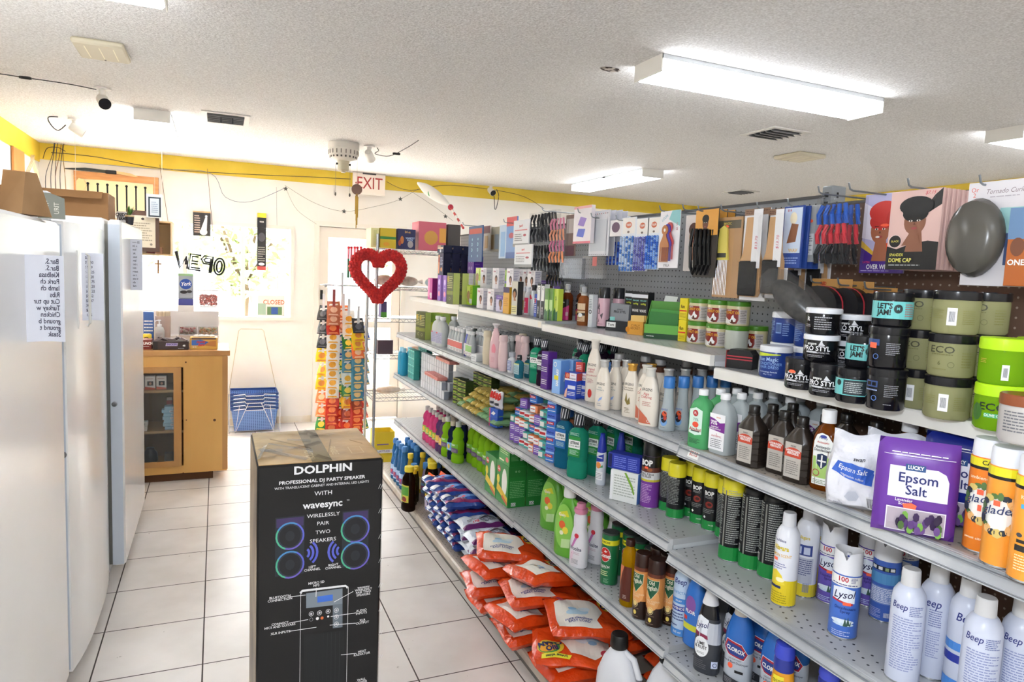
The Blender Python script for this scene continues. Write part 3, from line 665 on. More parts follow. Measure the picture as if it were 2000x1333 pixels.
carton('goods_box',-.28,2.86,.39,.04,.03,.22,'c8b8b0','tall narrow box behind the light blue stack',prims=[('r',M('b84a3a',.5),-.02,.17,.02,.20)])
e=empty('plate',(-.31,2.76,.0815),'yellow plate lying on the cabinet floor','plate');MB().lathe([(.03,0),(.055,.004),(.082,.014),(.084,.015),(.05,.007),(.001,.006)],M('e2b23a',.3),24).build('plate_disc',e)
e=empty('steel_cup',(-.29,2.93,.081),'small steel cup at the back of the cabinet floor','cup');MB().lathe([(.03,0),(.033,.005),(.033,.075),(.031,.075),(.03,.006),(.001,.006)],M('a8a29a',.3,.8),16).build('cup_body',e)
e=empty('coffee_pot',(-.42,2.90,.081),'dark round pot at the back of the cabinet floor','pot');MB().lathe([(.04,0),(.055,.03),(.05,.09),(.03,.12),(.03,.13),(.001,.135)],M('3a4048',.3),18).build('pot_body',e)
# ================================================================ the shelving run
YA=1.186;WS=1.2192;XP=1.89
SH={  # section: (y0, y1, z of L2, L3, L4, L5, front x of L5)
 0:(YA,YA+WS,.468,.843,1.170,1.462,1.479),1:(YA-WS,YA,.480,.846,1.170,1.452,1.479),
 2:(YA-2*WS,YA-WS,.492,.853,1.170,1.441,1.479),3:(YA-3*WS,YA-2*WS,.470,.820,1.163,1.403,1.495)}
XF={'B':1.232,2:1.378,3:1.366,4:1.381}
PEGG=dotted('grey_pegboard','8b8d90','1b1b1d',(1,2),.0254,.0254,.0033,.5)
PEGB=dotted('brown_pegboard','5a4030','9a8a7a',(1,2),.0254,.0254,.003,.6)
RAIL=noisy('shelf_rail_enamel','a6a9ae','c4c6c8',7,.35,thr=(.35,.55));RAIL2=M('8f9399',.4);WHITEP=noisy('white_shelf_lip','e2dfd8','efede8',3,.4)
ZONE=['','nearest','','']
DK_={}
def deckmat(dirty,xf):
    """perforations only in the strip behind the front rail"""
    k=(dirty,xf)
    if k not in DK_:DK_[k]=dotted('perforated_shelf','adafb2' if not dirty else 'a49a8e','121214',(0,1),.03,.0254,.0033,.3,True,(0,xf+.10),'b8ada2' if dirty else None)
    return DK_[k]
SECN={0:'grey shelving unit at the far end by the wire rack',1:'grey shelving unit holding soap boxes and green jugs, second from far end',2:'grey shelving unit holding lotion and mouthwash, third from far end',3:'grey shelving unit with brown pegboard, nearest the camera'}
for k,(y0,y1,z2,z3,z4,z5,x5)in SH.items():
    yc=(y0+y1)/2;e=empty('shelving_unit',(0,0,0),SECN[k],'shelving unit',0,'shelving units in the run');g=.0015
    MB().box((XP,y0+g,.0),(XP+.012,y1-g,1.935 if k==3 else 1.962),PEGB if k==3 else PEGG).build('back_panel',e,**({'label':'brown pegboard'}if k==3 else{}))
    MB().box((XP-.004,y0+g,1.935 if k==3 else 1.962),(XP+.02,y1-g,1.943 if k==3 else 1.972),M('4a4a4c',.5)).build('top_cap',e)
    b=MB();b.box((XF['B']+.02,y0+g,.087),(XP-.001,y1-g,.107),deckmat(True,XF['B']))
    b=b.build('base_deck',e)
    MB().box((XF['B']+.035,y0+g,0),(XF['B']+.05,y1-g,.086),M('6f6a64',.6)).build('kick_plate',e)
    MB().prism([(XF['B'],.065),(XF['B'],.100),(XF['B']+.008,.1072),(XF['B']+.0198,.1072),(XF['B']+.0198,.065)],y0+g,y1-g,noisy('dirty_rail','a89c8c','cfc6b8',5,.45)).build('base_rail',e)
    for lv,z,xf in((2,z2,XF[2]),(3,z3,XF[3]),(4,z4,XF[4]),(5,z5,x5)):
        d=MB().box((xf+.018,y0+g,z-.02),(XP-.001,y1-g,z),deckmat(k==3 and lv==4,xf))
        for yy in(y0+g,y1-g-.0012):
            d.prism([(xf+.02,z-.0201),(XP-.001,z-.0201),(XP-.001,z-.09),(xf+.2,z-.045),(xf+.02,z-.035)],yy,yy+.0012,M('c4c8cc',.45))
        d=d.build('shelf',e)
        if lv==5:MB().prism([(xf,z-.034),(xf,z-.004),(xf+.004,z),(xf+.0178,z),(xf+.0178,z-.034)],y0+g,y1-g,WHITEP).build('shelf_lip',d)
        else:
            MB().prism([(xf-.004,z-.036),(xf-.006,z-.033),(xf+.004,z-.008),(xf+.006,z),(xf+.0178,z),(xf+.0178,z-.036)],y0+g,y1-g,RAIL).box((xf-.0085,y0+g,z-.0375),(xf-.003,y1-g,z-.0345),RAIL).box((xf-.0045,y0+g,z-.0105),(xf+.003,y1-g,z-.0085),RAIL2).box((xf-.0078,y0+g,z-.0335),(xf-.004,y1-g,z-.0322),RAIL2).box((xf-.002,y0+g,z-.0022),(xf+.0045,y1-g,z-.0008),RAIL).build('price_rail',d)
# uprights standing between the sections
for i,(y,lb)in enumerate(((YA+WS,'slotted steel upright at the far end of the shelves'),(YA,'slotted steel upright behind the colour boxes'),(YA-WS,'slotted steel upright behind the hanging blue goods'),(YA-2*WS,'slotted grey steel upright sticking up beside brown pegboard'),(YA-3*WS,'slotted steel upright at the near end of the shelves'))):
    e=empty('shelf_upright',(XP+.055,y,0),lb,'upright');MB().rbox((-.032,-.022,0),(.032,.022,2.005 if i==3 else 1.972),M('8f9396',.45),.004).build('post',e)
    if i==3:
        s_=MB()
        for z in(1.975,1.945):s_.box((-.0335,-.008,z-.008),(-.0325,.008,z+.008),M('202022',.6)).box((-.012,-.0235,z-.010),(-.004,-.0225,z+.008),M('202022',.6))
        s_.build('slots',e)
# price tickets on the rails (paper slips)
def ticket(u0,v0,lv,k,w,txt,label,col='eeeeea',ink='c0392b',sz=.012):
    z=SH[k][lv];xf={2:XF[2],3:XF[3],4:XF[4],5:SH[k][6]}[lv]if lv!=0 else XF['B']
    p=PX(u0,v0,xf-.004);e=empty('price_ticket',(xf,p.y,z),label,'price ticket',R_(-90),'paper price tickets on the shelf rails')
    if lv==5:f=lambda u,v,o:(u,-.0008-o,-.030+v)
    else:f=lambda u,v,o:(u,.0045-v*.38-.001-o if 0 else-(.0038-(v/.025)*.0095)-.0012-o,-.033+v)
    f.step=None;q=MB();vs=[f(-w/2,0,0),(f(w/2,0,0)),f(w/2,.025,0),f(-w/2,.025,0)]
    q.add(vs,[(0,1,2,3)],M(col,.6));q.build('slip',e)
    if txt:
        q=MB();L_=txt.split('|');prints(q,f,[('t',M(ink,.6),t,0,.0125+(.5*(len(L_)-1)-i)*.011,sz,.006,.9)for i,t in enumerate(L_)],.0004);q.build('handwriting',e)
ticket(1425,940,4,3,.06,'$2.15','paper price ticket reading 2.15 under the brown bottles',ink='a8433a',sz=.02)
ticket(1352,898,4,2,.05,'$2.05','paper price ticket under the blue capped bottles',sz=.018)
ticket(1335,1110,3,3,.085,'PINE CLEANER|LARGE $7.25','taped ticket with two written lines under green cans',ink='4a4a4a',sz=.011)
ticket(1940,1170,4,3,.085,'Glade spray|$ 10.95','ticket with red handwriting under the orange cans',ink='b06a78',sz=.014)
ticket(1055,1003,3,2,.05,'$4.50','small ticket with red writing below the toothpaste')
ticket(1084,925,3,2,.05,'$10.25','small ticket with red writing below the blue mouthwash')
ticket(1046,758,4,2,.12,'MOUTHWASH $4.75|LARGE $7.25','long ticket with red print below the green mouthwash',sz=.010)
ticket(995,737,4,1,.07,'$3.95','ticket with red print left of the rail joint')
ticket(1257,1049,3,2,.02,'21','tiny white sticker with number on the rail',ink='55607a',sz=.015)
ticket(1052,640,5,1,.035,'','small worn blank sticker on the white lip',col='ece4d4')
ticket(1700,1057,4,3,.03,'','torn beige sticker remnant on the long rail',col='c0b4a4')
ticket(1747,1080,4,3,.018,'','small torn sticker remnant on the long rail',col='c8b49c')
ticket(1838,1120,4,3,.022,'','brownish torn sticker remnant on the long rail',col='b09a7c')
ticket(1350,1308,2,3,.09,'TOILET CLEANER','faded taped label on the lower near rail',col='dcdcdc',ink='b8b8b8',sz=.011)
# ================================================================ big speaker carton
e=empty('speaker_carton',(.348,-.885,0),'tall black speaker carton wrapped in clear film on the floor','box')
bw,bd,bh=.1855,.425,1.08;BK=M('0c0c0e',.3)
TOPM=noisy('taped_carton_top','86683a','b8945c',7,.3,bump=.5,bscale=30)
b=MB();vs=[]
b.rbox((-bw,0,.0),(bw,bd,bh-.002),BK,.006);b.build('carton',e)
MB().box((-bw+.004,.006,bh-.0022),(bw-.004,bd-.004,bh-.0004),TOPM).build('top_flaps',e,label='brown taped carton top')
MB().box((-bw-.0012,.012,.01),(-bw-.0002,bd-.006,bh-.01),noisy('brown_side','6e5a44','c8b494',3,.35,bump=.3,bscale=20)).build('side_panel',e,label='shiny beige side of carton')
wt=MB();rg=random.Random(9)
TP=film('ffffff',.13,.08)
for k in range(16):   # wrinkled film over the top
    a=(rg.uniform(-bw,bw),rg.uniform(0,bd));c=(a[0]+rg.uniform(-.16,.16),a[1]+rg.uniform(-.2,.2));c=(max(-bw,min(bw,c[0])),max(0,min(bd,c[1])))
    d=Vector((c[0]-a[0],c[1]-a[1],0));nrm=Vector((-d.y,d.x,0)).normalized()*rg.uniform(.003,.02)
    wt.add([(a[0],a[1],bh+.0008),(c[0],c[1],bh+.0008),(c[0]+nrm.x,c[1]+nrm.y,bh+.006),(a[0]+nrm.x,a[1]+nrm.y,bh+.005)],[(0,1,2,3)],film('ffffff',.45,.1))
wt.box((-.03,.004,bh+.0002),(.03,bd-.004,bh+.0007),film('e8dcc0',.5,.1))
for s in(-1,1):wt.box((s*(bw+.0006)-.0004,-.0026,.0),(s*(bw+.0006)+.0004,bd,bh),TP)
wt.build('clear_wrap',e)
q=MB()
WM=M('e8e8ea',.5);BL=M('5a62c8',.4);GR=M('4fae8a',.4);VI=M('6a5cb8',.4);DG=M('232a33',.4);SG=M('7d8791',.45);SCR=M('3f6fd0',.35)
fx=lambda u,v:(PY(u,v,-.8865).x-.348,PY(u,v,-.8865).z)
def T_(u,v,t,s,b=.0,sx=1,m=WM):x,z=fx(u,v);return('t',m,t,x,z,s,b,sx)
pr=[T_(632,917,'DOLPHIN',.034,.03,1.18),T_(631,938.5,'PROFESSIONAL DJ PARTY SPEAKER',.0145,.02,1.13),T_(631,948.5,'WITH TRANSLUCENT CABINET AND INTERNAL LED LIGHTS',.0105,.0,.98),
      T_(632,964,'WITH',.0185,.0,1.1),T_(631,986,'wavesync',.030,.022,1.02),T_(680,978,'TM',.006),T_(632,1007,'WIRELESSLY',.0165,.0,1.1),T_(631,1023,'PAIR',.0165,0,1.1),T_(631,1040,'TWO',.0165,0,1.1),T_(631,1056,'SPEAKERS',.0165,0,1.1),
      T_(610,1111,'LEFT\nCHANNEL',.0105,.012),T_(651,1107,'RIGHT\nCHANNEL',.0105,.012),T_(618,1142,'MICRO SD\nMP3',.0105,.012),T_(547,1170,'BLUETOOTH\nCONNECTION',.0105,.012),T_(710,1155,'wavesync\nWIRELESSLY\nPAIR TWO\nSPEAKERS',.0100,.012),T_(706,1196,'AUDIO\nINPUTS',.0105,.012),T_(708,1215,'XLR\nOUTPUT',.0105,.012),T_(547,1222,'CONNECT\nMICS AND GUITARS',.0100,.012),T_(548,1237,'XLR INPUTS',.0105,.012),T_(707,1276,'HEAT\nRADIATOR',.0105,.012),T_(706,1331,'WALL\nPOWER',.0105,.012)]
def circ(u,v,ru,m,rv=None,kind='e',w=None):
    x,z=fx(u,v);r=abs(fx(u+ru,v)[0]-x);rz=abs(fx(u,v+(rv or ru))[1]-z)
    return(kind,m,x,z,r,rz)+((w,)if w else(22,)if kind=='e' else())
def arc(m,u,v,ru,rv,w,a0,a1,n=6):   # ring arc
    x,z=fx(u,v);R1=abs(fx(u+ru,v)[0]-x);R2=abs(fx(u,v+rv)[1]-z);pts=[]
    for i in range(n+1):a=R_(a0+(a1-a0)*i/n);pts.append((x+R1*math.cos(a),z+R2*math.sin(a)))
    for i in range(n,-1,-1):a=R_(a0+(a1-a0)*i/n);pts.append((x+(R1-w)*math.cos(a),z+(R2-w)*math.sin(a)))
    return('p',m,pts)
for(ax,u0,u1,v0,v1,cx,c1,c2)in((0,537,595,1007,1128,566.5,1048,1104),(1,667,721,995,1110,694,1034,1086)):
    p0=fx(u0,v1);p1=fx(u1,v0);pr.append(('r',DG,p0[0],p0[1],p1[0],p1[1]));pr.append(('r',M('3d2f5c',.4),p0[0]+.003,fx(cx,c1-18)[1],p1[0]-.003,p1[1]-.004))
    for c in(c1,c2):
        pr.append(circ(cx,c,28,M('2b2f45',.4),27));
        for(a0,a1,mm)in((150,250,GR),(250,340,VI),(-20,60,BL),(60,150,M('4a8ac0',.4))):pr.append(arc(mm,cx,c,28,27,.005,a0,a1))
        pr.append(circ(cx,c,22,M('15171c',.3),22));pr.append(circ(cx,c,9,M('23262e',.3),10));pr.append(circ(cx,c,22,M('30343c',.3),22,'ring',.0012))
for i in range(3):
    pr.append(arc(BL,594,1082,12+i*8,12+i*8,.007,-50,50));pr.append(arc(BL,668,1076,12+i*8,12+i*8,.007,130,230))
def rc(u0,v0,u1,v1,m):a=fx(u0,v1);c=fx(u1,v0);return('r',m,a[0],a[1],c[0],c[1])
pr+=[rc(585,1158,588,1340,WM),rc(677,1147,680,1340,WM),('p',WM,[fx(585,1158),fx(590,1153),fx(675,1143),fx(680,1147),fx(678,1151),fx(675,1147),fx(591,1157),fx(588,1162)]),
       ('p',SG,[fx(598,1160),fx(669,1150),fx(669,1181),fx(598,1189)]),('p',SCR,[fx(620,1166),fx(650,1162),fx(650,1174),fx(620,1178)]),('p',M('6a737c',.45),[fx(650,1182),fx(669,1180),fx(669,1226),fx(650,1228)]),
       ('p',M('1a1c1e',.6),[fx(594,1240),fx(672,1232),fx(672,1340),fx(594,1340)])]
for i,(u,v)in enumerate(((608,1200),(624,1198),(641,1195),(657,1193),(657,1206),(657,1220))):pr.append(circ(u,v,4.6,WM,None,'ring',.0012));pr.append(circ(u,v,2.2,M('c8c8cc',.4)))
pr+=[circ(608,1211,3.5,M('9a9aa0',.4),None,'ring',.001),circ(620,1209,3,WM),circ(629,1208,3,M('d8703a',.4)),circ(641,1205,2,WM)]
for(a,c)in(((618,1149),(617,1167)),((564,1167),(597,1163)),((690,1156),(652,1177)),((695,1198),(646,1205)),((695,1218),(644,1222)),((564,1218),(602,1211)),((564,1234),(618,1226)),((696,1277),(666,1280))):
    A,B_=Vector(fx(*a)),Vector(fx(*c));d=(B_-A).normalized();nn=Vector((-d.y,d.x))*.0009;pr.append(('p',WM,[tuple(A+nn),tuple(B_+nn),tuple(B_-nn),tuple(A-nn)]))
for j in range(9):pr.append(rc(598+j*8,1242-j,599.4+j*8,1340,M('303236',.5)))
for v in(951,999,1049,1096,1144,1191,1237,1284):
    for d in(0,4):a=fx(739+d,v+4);c=fx(743+d,v-5);pr.append(('p',WM,[a,(a[0]+.0012,a[1]),(c[0]+.0012,c[1]),c]))
prints(q,S_face(.0),pr,.0004,.00001);q.build('front_print',e,label='white lettering and speaker drawings')
q=MB();prints(q,S_top(bh),[('t',M('c8b894',.5),'CAUTION',-.03,.10,.034,.01,.9,180+90),('t',M('c8b894',.5),'FRAGILE',.05,.12,.03,.01,.9,270),('r',M('c8b894',.5),.10,.07,.14,.072),('r',M('c8b894',.5),.10,.15,.14,.152),('r',M('c8b894',.5),.10,.07,.102,.15),('r',M('c8b894',.5),.138,.07,.14,.15)],.0006);q.build('top_print',e)
# ================================================================ goods: the kinds
def at(u,v,z,r=0):
    """centre of a thing whose nearest foot is seen at pixel (u, v) on a shelf at height z"""
    p=P(u,v,z+.0);d=Vector((p.x-CAM.x,p.y-CAM.y,0)).normalized();return Vector((p.x+d.x*r,p.y+d.y*r,z+.0006))
def top_at(u,v,z,h):p=P(u,v,z+h);return Vector((p.x,p.y,z+.0006))
WP=M('f0f0ee',.35);INKB=M('1e2a78',.5);ORG=M('ff6a48',.6)
def STK(x,y,w=.012,h=.007):return('r',ORG,x-w,y-h,x+w,y+h)
def BOT(name,cat,prof,mat,sx=1,sy=1,n=2,seg=20,caps=(),label=None,surf=None,liquid=None,body='body',plabel=None,extra=None):
    K=Kind(name,cat);K.part(body,MB().lathe(prof,mat,seg,sx,sy,n))
    if liquid:pr,lm,k=liquid;K.part('liquid',MB().lathe([(r*k,z+.002)for r,z in pr],lm,seg,sx,sy,n),body)
    for c in caps:K.part(c[0],MB().lathe(c[1],c[2],c[3]if len(c)>3 else 16,*(c[4]if len(c)>4 else())))
    if label and hasattr(surf,'n'):surf.n=n
    if label:q=MB();prints(q,surf,label);K.part('label',q,None,plabel,True)
    if extra:extra(K)
    return K
def CAN(name,R,H,body,cap,ch,label,capr=None,rim=True,shoulder=True,neck=None):
    """aerosol can with a cap of height ch"""
    K=Kind(name,'spray can');h=H-ch
    if neck:pr=[(R*.96,0),(R,.003),(R,h-.035),(R*.93,h-.018),(R*.7,h-.004),(R*.58,h)];cr=R*.55
    else:pr=[(R*.96,0),(R,.003),(R,h-.006),(R*.97,h)];cr=(capr or .95)*R
    K.part('can',MB().lathe(pr,body,22))
    if rim:K.part('rim',MB().lathe([(R*1.015,0.0002),(R*1.02,.002),(R*1.005,.004)],M('b8bcc0',.25,.9),22,cap=False))
    K.part('cap',MB().lathe([(cr,h-.001),(cr*1.01,h+.004),(cr*.98,H-.004),(cr*.9,H)]if not neck else[(cr,h-.002),(cr*1.03,h),(cr*.97,H-.003),(cr*.88,H)],cap,20))
    q=MB();prints(q,S_cyl(R),label);K.part('label',q,None,None,True);return K
def band(m,z0,z1,R,a=172):w=R*R_(a);return('r',m,-w,z0,w,z1)
K={}
# --- spray cans
OR2=M('f2a03a',.3);OR1=M('ee8426',.3)
def fruit(R):
    fr=[('e',M('f2f0ea',.4),.004,.10,.026,.033)];rg=random.Random(2)
    for i in range(22):
        a=R_(-200+i*19);c=rg.choice(('4d6b3a','3a5a34','e0a860','d84a30','d8c070','2a3440','e8b878','5a7a44'));fr.append(('e',M(c,.4),.004+.028*math.cos(a),.10+.035*math.sin(a),.004+.005*rg.random(),.004+.006*rg.random(),7))
    return fr
K['glade_a']=CAN('air_freshener_can',.0305,.225,OR1,M('e6e8ee',.35),.035,[band(M('e8dc2c',.4),.172,.188,.0305),band(M('1c1c1c',.4),.166,.172,.0305),('t',BLACK,'CAN',.012,.180,.012,.02)]+fruit(.03)+[('t',M('2a3a6a',.5),'glade',.0,.108,.022,.004,1,8,'CENTER',.3),('r',ORG,-.003,.117,.007,.127),('r',ORG,.0,.085,.006,.097),('t',M('fbe8c8',.5),'ambience',0,.150,.009),('t',M('fbe8c8',.5),'sweet citrus',0,.03,.007)])
K['glade_b']=CAN('air_freshener_can',.0305,.225,OR2,M('e6e8ee',.35),.035,[band(M('e8dc2c',.4),.172,.188,.0305),band(M('1c1c1c',.4),.166,.172,.0305)]+fruit(.03)+[('t',M('2a3a6a',.5),'glade',.0,.108,.022,.004,1,8,'CENTER',.3),('r',ORG,-.003,.117,.007,.127)])
K['glade_c']=CAN('air_freshener_can',.0305,.225,OR2,M('e6e8ee',.35),.035,[band(M('e8dc2c',.4),.172,.188,.0305),band(M('1c1c1c',.4),.166,.172,.0305),('r',M('2c2a28',.5),-.012,.070,.02,.076),('r',M('2c2a28',.5),-.014,.055,.02,.066),('e',M('4a4a50',.5),-.008,.084,.005,.004),('r',M('4aa8d8',.5),-.01,.132,.006,.140),('l',M('fbe2b0',.5),-.012,.02,.02,.05,6),('t',M('f6e2c0',.5),'KILLS',0,.152,.01)])
lys=lambda c1,c2:[band(WP,.132,.158,.033),('r',M(c1,.4),-.1,.157,.1,.1585),('t',M('c02038',.4),'100',-.004,.149,.017,.02),('l',M('3a3f80',.5),.014,.142,.03,.156,4),('l',M('3a3f80',.5),-.03,.134,.03,.139,1),
    ('p',M('e6ecf6',.4),[(-.026,.098),(.026,.092),(.026,.124),(-.002,.131),(-.026,.126)]),('t',M('1e2050',.4),'Lysol',.0,.111,.026,.008,.9,6,'CENTER',.35),('p',M('b82838',.4),[(-.026,.094),(.022,.087),(.022,.092),(-.026,.099)]),('r',ORG,.0,.086,.018,.094),('t',M(c2,.5),'Disinfectant\nSpray',.006,.074,.010,.01),('e',M('dce8f4',.4),.002,.045,.026,.006),('e',M('c8dcf0',.4),.004,.038,.024,.004),('p',M('3a5a50',.5),[(.004,.034),(.008,.056),(.011,.04),(.014,.058),(.018,.04),(.022,.05),(.02,.034)]),('l',M('c0ccf0',.5),-.02,.008,.02,.022,3)]
lysback=[('l',M('c8d0ee',.5),-.03,.05,.03,.09,10),('r',M('7a90c8',.5),-.03,.048,.03,.092),('l',M('e0e6f6',.5),-.028,.05,.028,.09,9),band(M('5a9ad0',.4),.10,.128,.033),('r',M('1c2438',.5),-.03,.134,.03,.146),('r',WP,-.028,.136,-.016,.144),('r',WP,-.01,.136,.0,.144),('r',M('9ab07a',.5),.006,.136,.014,.144),('r',WP,.018,.136,.028,.144),('bc',WP,.01,.012,.026,.028),('l',M('aab4e0',.5),-.026,.01,.004,.035,6)]
def lyscap(K_):
    # cap with a V shaped finger notch: two cheeks and a nozzle
    pass
for nm,c,lb in(('lysol_b','4a74cc',lys('3458b0','1f2e70')),('lysol_p','6a58b8',lys('5848a8','38286a')),('lysol_back','4468c0',lysback)):
    k=Kind('disinfectant_can','spray can');R=.033;body=M(c,.28)
    k.part('can',MB().lathe([(R*.96,0),(R,.003),(R,.157),(R*.98,.160)],body,22));k.part('rim',MB().lathe([(R*1.015,.0002),(R*1.02,.002),(R*1.0,.004)],M('b8bcc0',.25,.9),22,cap=False))
    vs=[];fs=[];n=22;capm=M('e8e9ee',.35)   # skirt whose top dips at the front notch
    for i in range(n):
        t=2*math.pi*(i+.5)/n;x,y=R*.99*math.cos(t),R*.99*math.sin(t);zt=.218-(.022 if abs(x)<.006 and y<0 else .006*(1-abs(x)/R))
        vs+=[(x,y,.160),(x,y,.165),(x*.96,y*.96,zt),(x*.7,y*.7,zt-.010),(0,0,.196)]
    for i in range(n):
        j=(i+1)%n
        for q_ in range(4):fs.append((i*5+q_,j*5+q_,j*5+q_+1,i*5+q_+1))
    k.part('cap',MB().add(vs,fs,capm,True));k.part('nozzle',MB().lathe([(.007,.194),(.007,.205),(.004,.208)],M('d8dae0',.35),10).lathe([(.0025,.0),(.0025,.001)],M('2a3a8a',.4),8,c=(0,-.0072,.200),ax='y'),'cap')
    q=MB();prints(q,S_cyl(R),lb);k.part('label',q,None,None,True);K[nm]=k
beeptxt=[('t',INKB,'Beep',-.015,.172,.021,.006,.8,0,'CENTER',.25),('l',M('5a66a0',.5),.006,.155,.034,.178,6),('l',M('8a94c0',.5),-.026,.03,.034,.150,22),('r',M('8a90b0',.5),-.03,.141,.036,.1415),('r',M('8a90b0',.5),-.03,.083,.036,.0835)]
K['beep_back']=CAN('spray_can',.034,.250,M('ccd2e4',.28),M('d2d2d4',.4),.036,beeptxt,neck=True)
K['beep_front']=CAN('spray_can',.034,.250,M('ccd2e4',.28),M('d2d2d4',.4),.036,[('t',INKB,'Beep',.0,.172,.026,.008,.8,0,'CENTER',.25),('l',M('6a74a8',.5),.0,.12,.024,.16,8),('r',M('4a8ad8',.4),-.05,.098,-.006,.116),('r',M('2838a0',.4),-.05,.072,-.006,.090),('l',M('8a94c0',.5),.0,.05,.024,.112,12),('r',M('4a8ad8',.4),-.05,.012,-.006,.035)],neck=True)
K['beep_blue']=CAN('disinfectant_can',.033,.250,M('c2d6ee',.28),M('c6d8ee',.35),.03,[('t',INKB,'Beep',.0,.190,.028,.010,.8,0,'CENTER',.3),('t',M('5a9ad0',.4),'DISINFECTANT',.0,.152,.013,.01,.85),band(M('4a8ed8',.35),.115,.133,.033),('t',WP,'SPRAY',0,.124,.008),band(M('2438a0',.35),.090,.106,.033),('t',WP,'LAVENDER',0,.098,.012,.02),('l',M('4a5a90',.5),-.028,.055,.02,.085,3),('l',M('4a5a90',.5),-.028,.035,.01,.045,1),band(M('4a8ed8',.35),.004,.028,.033),('t',WP,'225 ml',0,.017,.010)],neck=True)
K['niagara']=CAN('starch_can',.031,.250,M('e6e8f0',.28),M('dcdde2',.35),.036,[band(M('e0c822',.35),.0,.072,.031),('p',M('e8d23c',.35),[(-.03,.06),(-.03,.09),(-.012,.098),(.004,.085),(.014,.06)]),('e',M('f4ecc0',.4),.0,.072,.012,.006),('t',M('2a3070',.5),'Faultless',-.008,.178,.010,.01),('t',M('d8c010',.4),'Niagara',-.004,.158,.018,.03,.75),('t',M('e0b040',.4),'LEMON SCENT',-.004,.138,.011,.01,.8),('r',ORG,-.024,.122,-.010,.130),('l',M('7a80b0',.5),-.022,.100,.014,.118,3),('r',M('2a3060',.5),-.03,.048,.004,.055),('l',M('a89818',.5),-.024,.008,.02,.04,5)],neck=True)
K['niagara_back']=CAN('starch_can',.031,.250,M('e6e8f0',.28),M('dcdde2',.35),.036,[band(M('d8c433',.35),.0,.038,.031),('t',M('d8c010',.4),'Niagara',.0,.168,.013,.02,.75),('r',M('3a4a90',.4),-.022,.118,.024,.148),('r',M('c8d0e8',.4),-.016,.122,-.004,.142),('r',M('c8d0e8',.4),.002,.122,.018,.142),('r',M('b8bccc',.4),-.028,.04,.028,.112),('l',M('4a5080',.5),-.024,.062,.024,.108,8),('bc',M('4a6ab0',.5),.004,.012,.022,.046)],neck=True)
BPB=M('17171a',.28);GRN=M('1f8a40',.3)
bugs=[('t',WP,'BOP',.0,.125,.019,.04,.9),('l',M('9a9a9c',.5),-.016,.108,.016,.116,2),('e',M('8a2c22',.5),.002,.088,.013,.011),('e',M('3a1210',.5),.004,.089,.007,.005),('l',M('8a8c8a',.5),-.02,.058,.02,.074,3),('p',WP,[(-.016,.045),(-.011,.05),(-.006,.045),(-.011,.04)]),('t',WP,'14 OZ',.012,.02,.006)]
K['bop_y']=CAN('insect_spray_can',.031,.192,BPB,M('e6da2a',.35),.045,[band(GRN,.003,.034,.031)]+bugs,capr=1.0)
K['bop_yb']=CAN('insect_spray_can',.031,.192,BPB,M('e6da2a',.35),.045,[band(GRN,.003,.034,.031),('l',M('8e9290',.5),-.024,.05,.024,.140,17),('t',WP,'CAUTION',0,.143,.006)],capr=1.0)
K['bop_p']=CAN('insect_spray_can',.034,.240,M('7a3a9c',.28),BPB,.05,[band(BPB,.150,.190,.034),band(M('6a3a32',.4),.132,.150,.034),band(M('dcdce0',.4),.106,.132,.034),band(M('cfc23a',.4),.098,.106,.034),('t',WP,'BOP',.0,.165,.028,.05,.85),('e',M('8a5230',.5),-.014,.143,.008,.007),('e',M('a05a30',.5),.014,.142,.010,.006),('r',ORG,-.005,.145,.008,.153),('t',M('1a1a1c',.5),'BED BUG, FLEA &\nTICK KILLER',.0,.121,.0105,.02,.72),('l',M('cfa8dc',.5),-.024,.02,.024,.09,12)])
blk=[band(GRN,.003,.045,.035),('r',M('8a8a84',.3),-.004,.045,.001,.22),('l',M('a8aca8',.5),.006,.055,.045,.225,26),('l',M('a8aca8',.5),-.04,.08,-.01,.225,20),('r',M('d8d8d8',.5),-.034,.048,-.016,.07),('bc',BLACK,-.034,.048,-.016,.07)]
K['raid']=CAN('insect_spray_can',.035,.242,BPB,M('1c1c1e',.35),.016,blk,capr=.9);K['raid_y']=CAN('insect_spray_can',.035,.252,BPB,M('e6da2a',.35),.045,blk,capr=1.0)
SHI=[(-.018,.128),(-.018,.132),(0,.130),(.018,.132),(.018,.128)]
K['olde']=CAN('furniture_polish_can',.030,.235,M('2c1a12',.28),M('331a12',.35),.045,[band(M('d08a48',.32),.070,.176,.030),('e',M('e0a060',.32),0,.10,.03,.04),band(M('6a3424',.4),.176,.189,.030),('p',M('dcd8b0',.4),[(-.0265,.168),(.0265,.168),(.0245,.135),(0,.098),(-.0245,.135)]),('p',M('1d5a3c',.4),[(-.025,.1665),(.025,.1665),(.023,.1355),(0,.1005),(-.023,.1355)]),('t',M('f0ecd8',.4),'Old',.0,.157,.019,.01,.75),('t',M('f0ecd8',.4),'English',.0,.140,.021,.012,.72),('t',M('e8d0a8',.5),'WOOD CLEAN\n& CARE',.0,.090,.009,.01),('ring',M('e8d8a0',.5),.0,.060,.011,.0135,.0015),('e',M('e8cf86',.5),0,.060,.0075,.009),('l',M('8a7260',.5),-.016,.040,.016,.045,1),('e',M('e8cf6a',.5),.001,.028,.006,.008),('l',M('8a7260',.5),-.014,.012,.014,.018,1)],capr=.98)
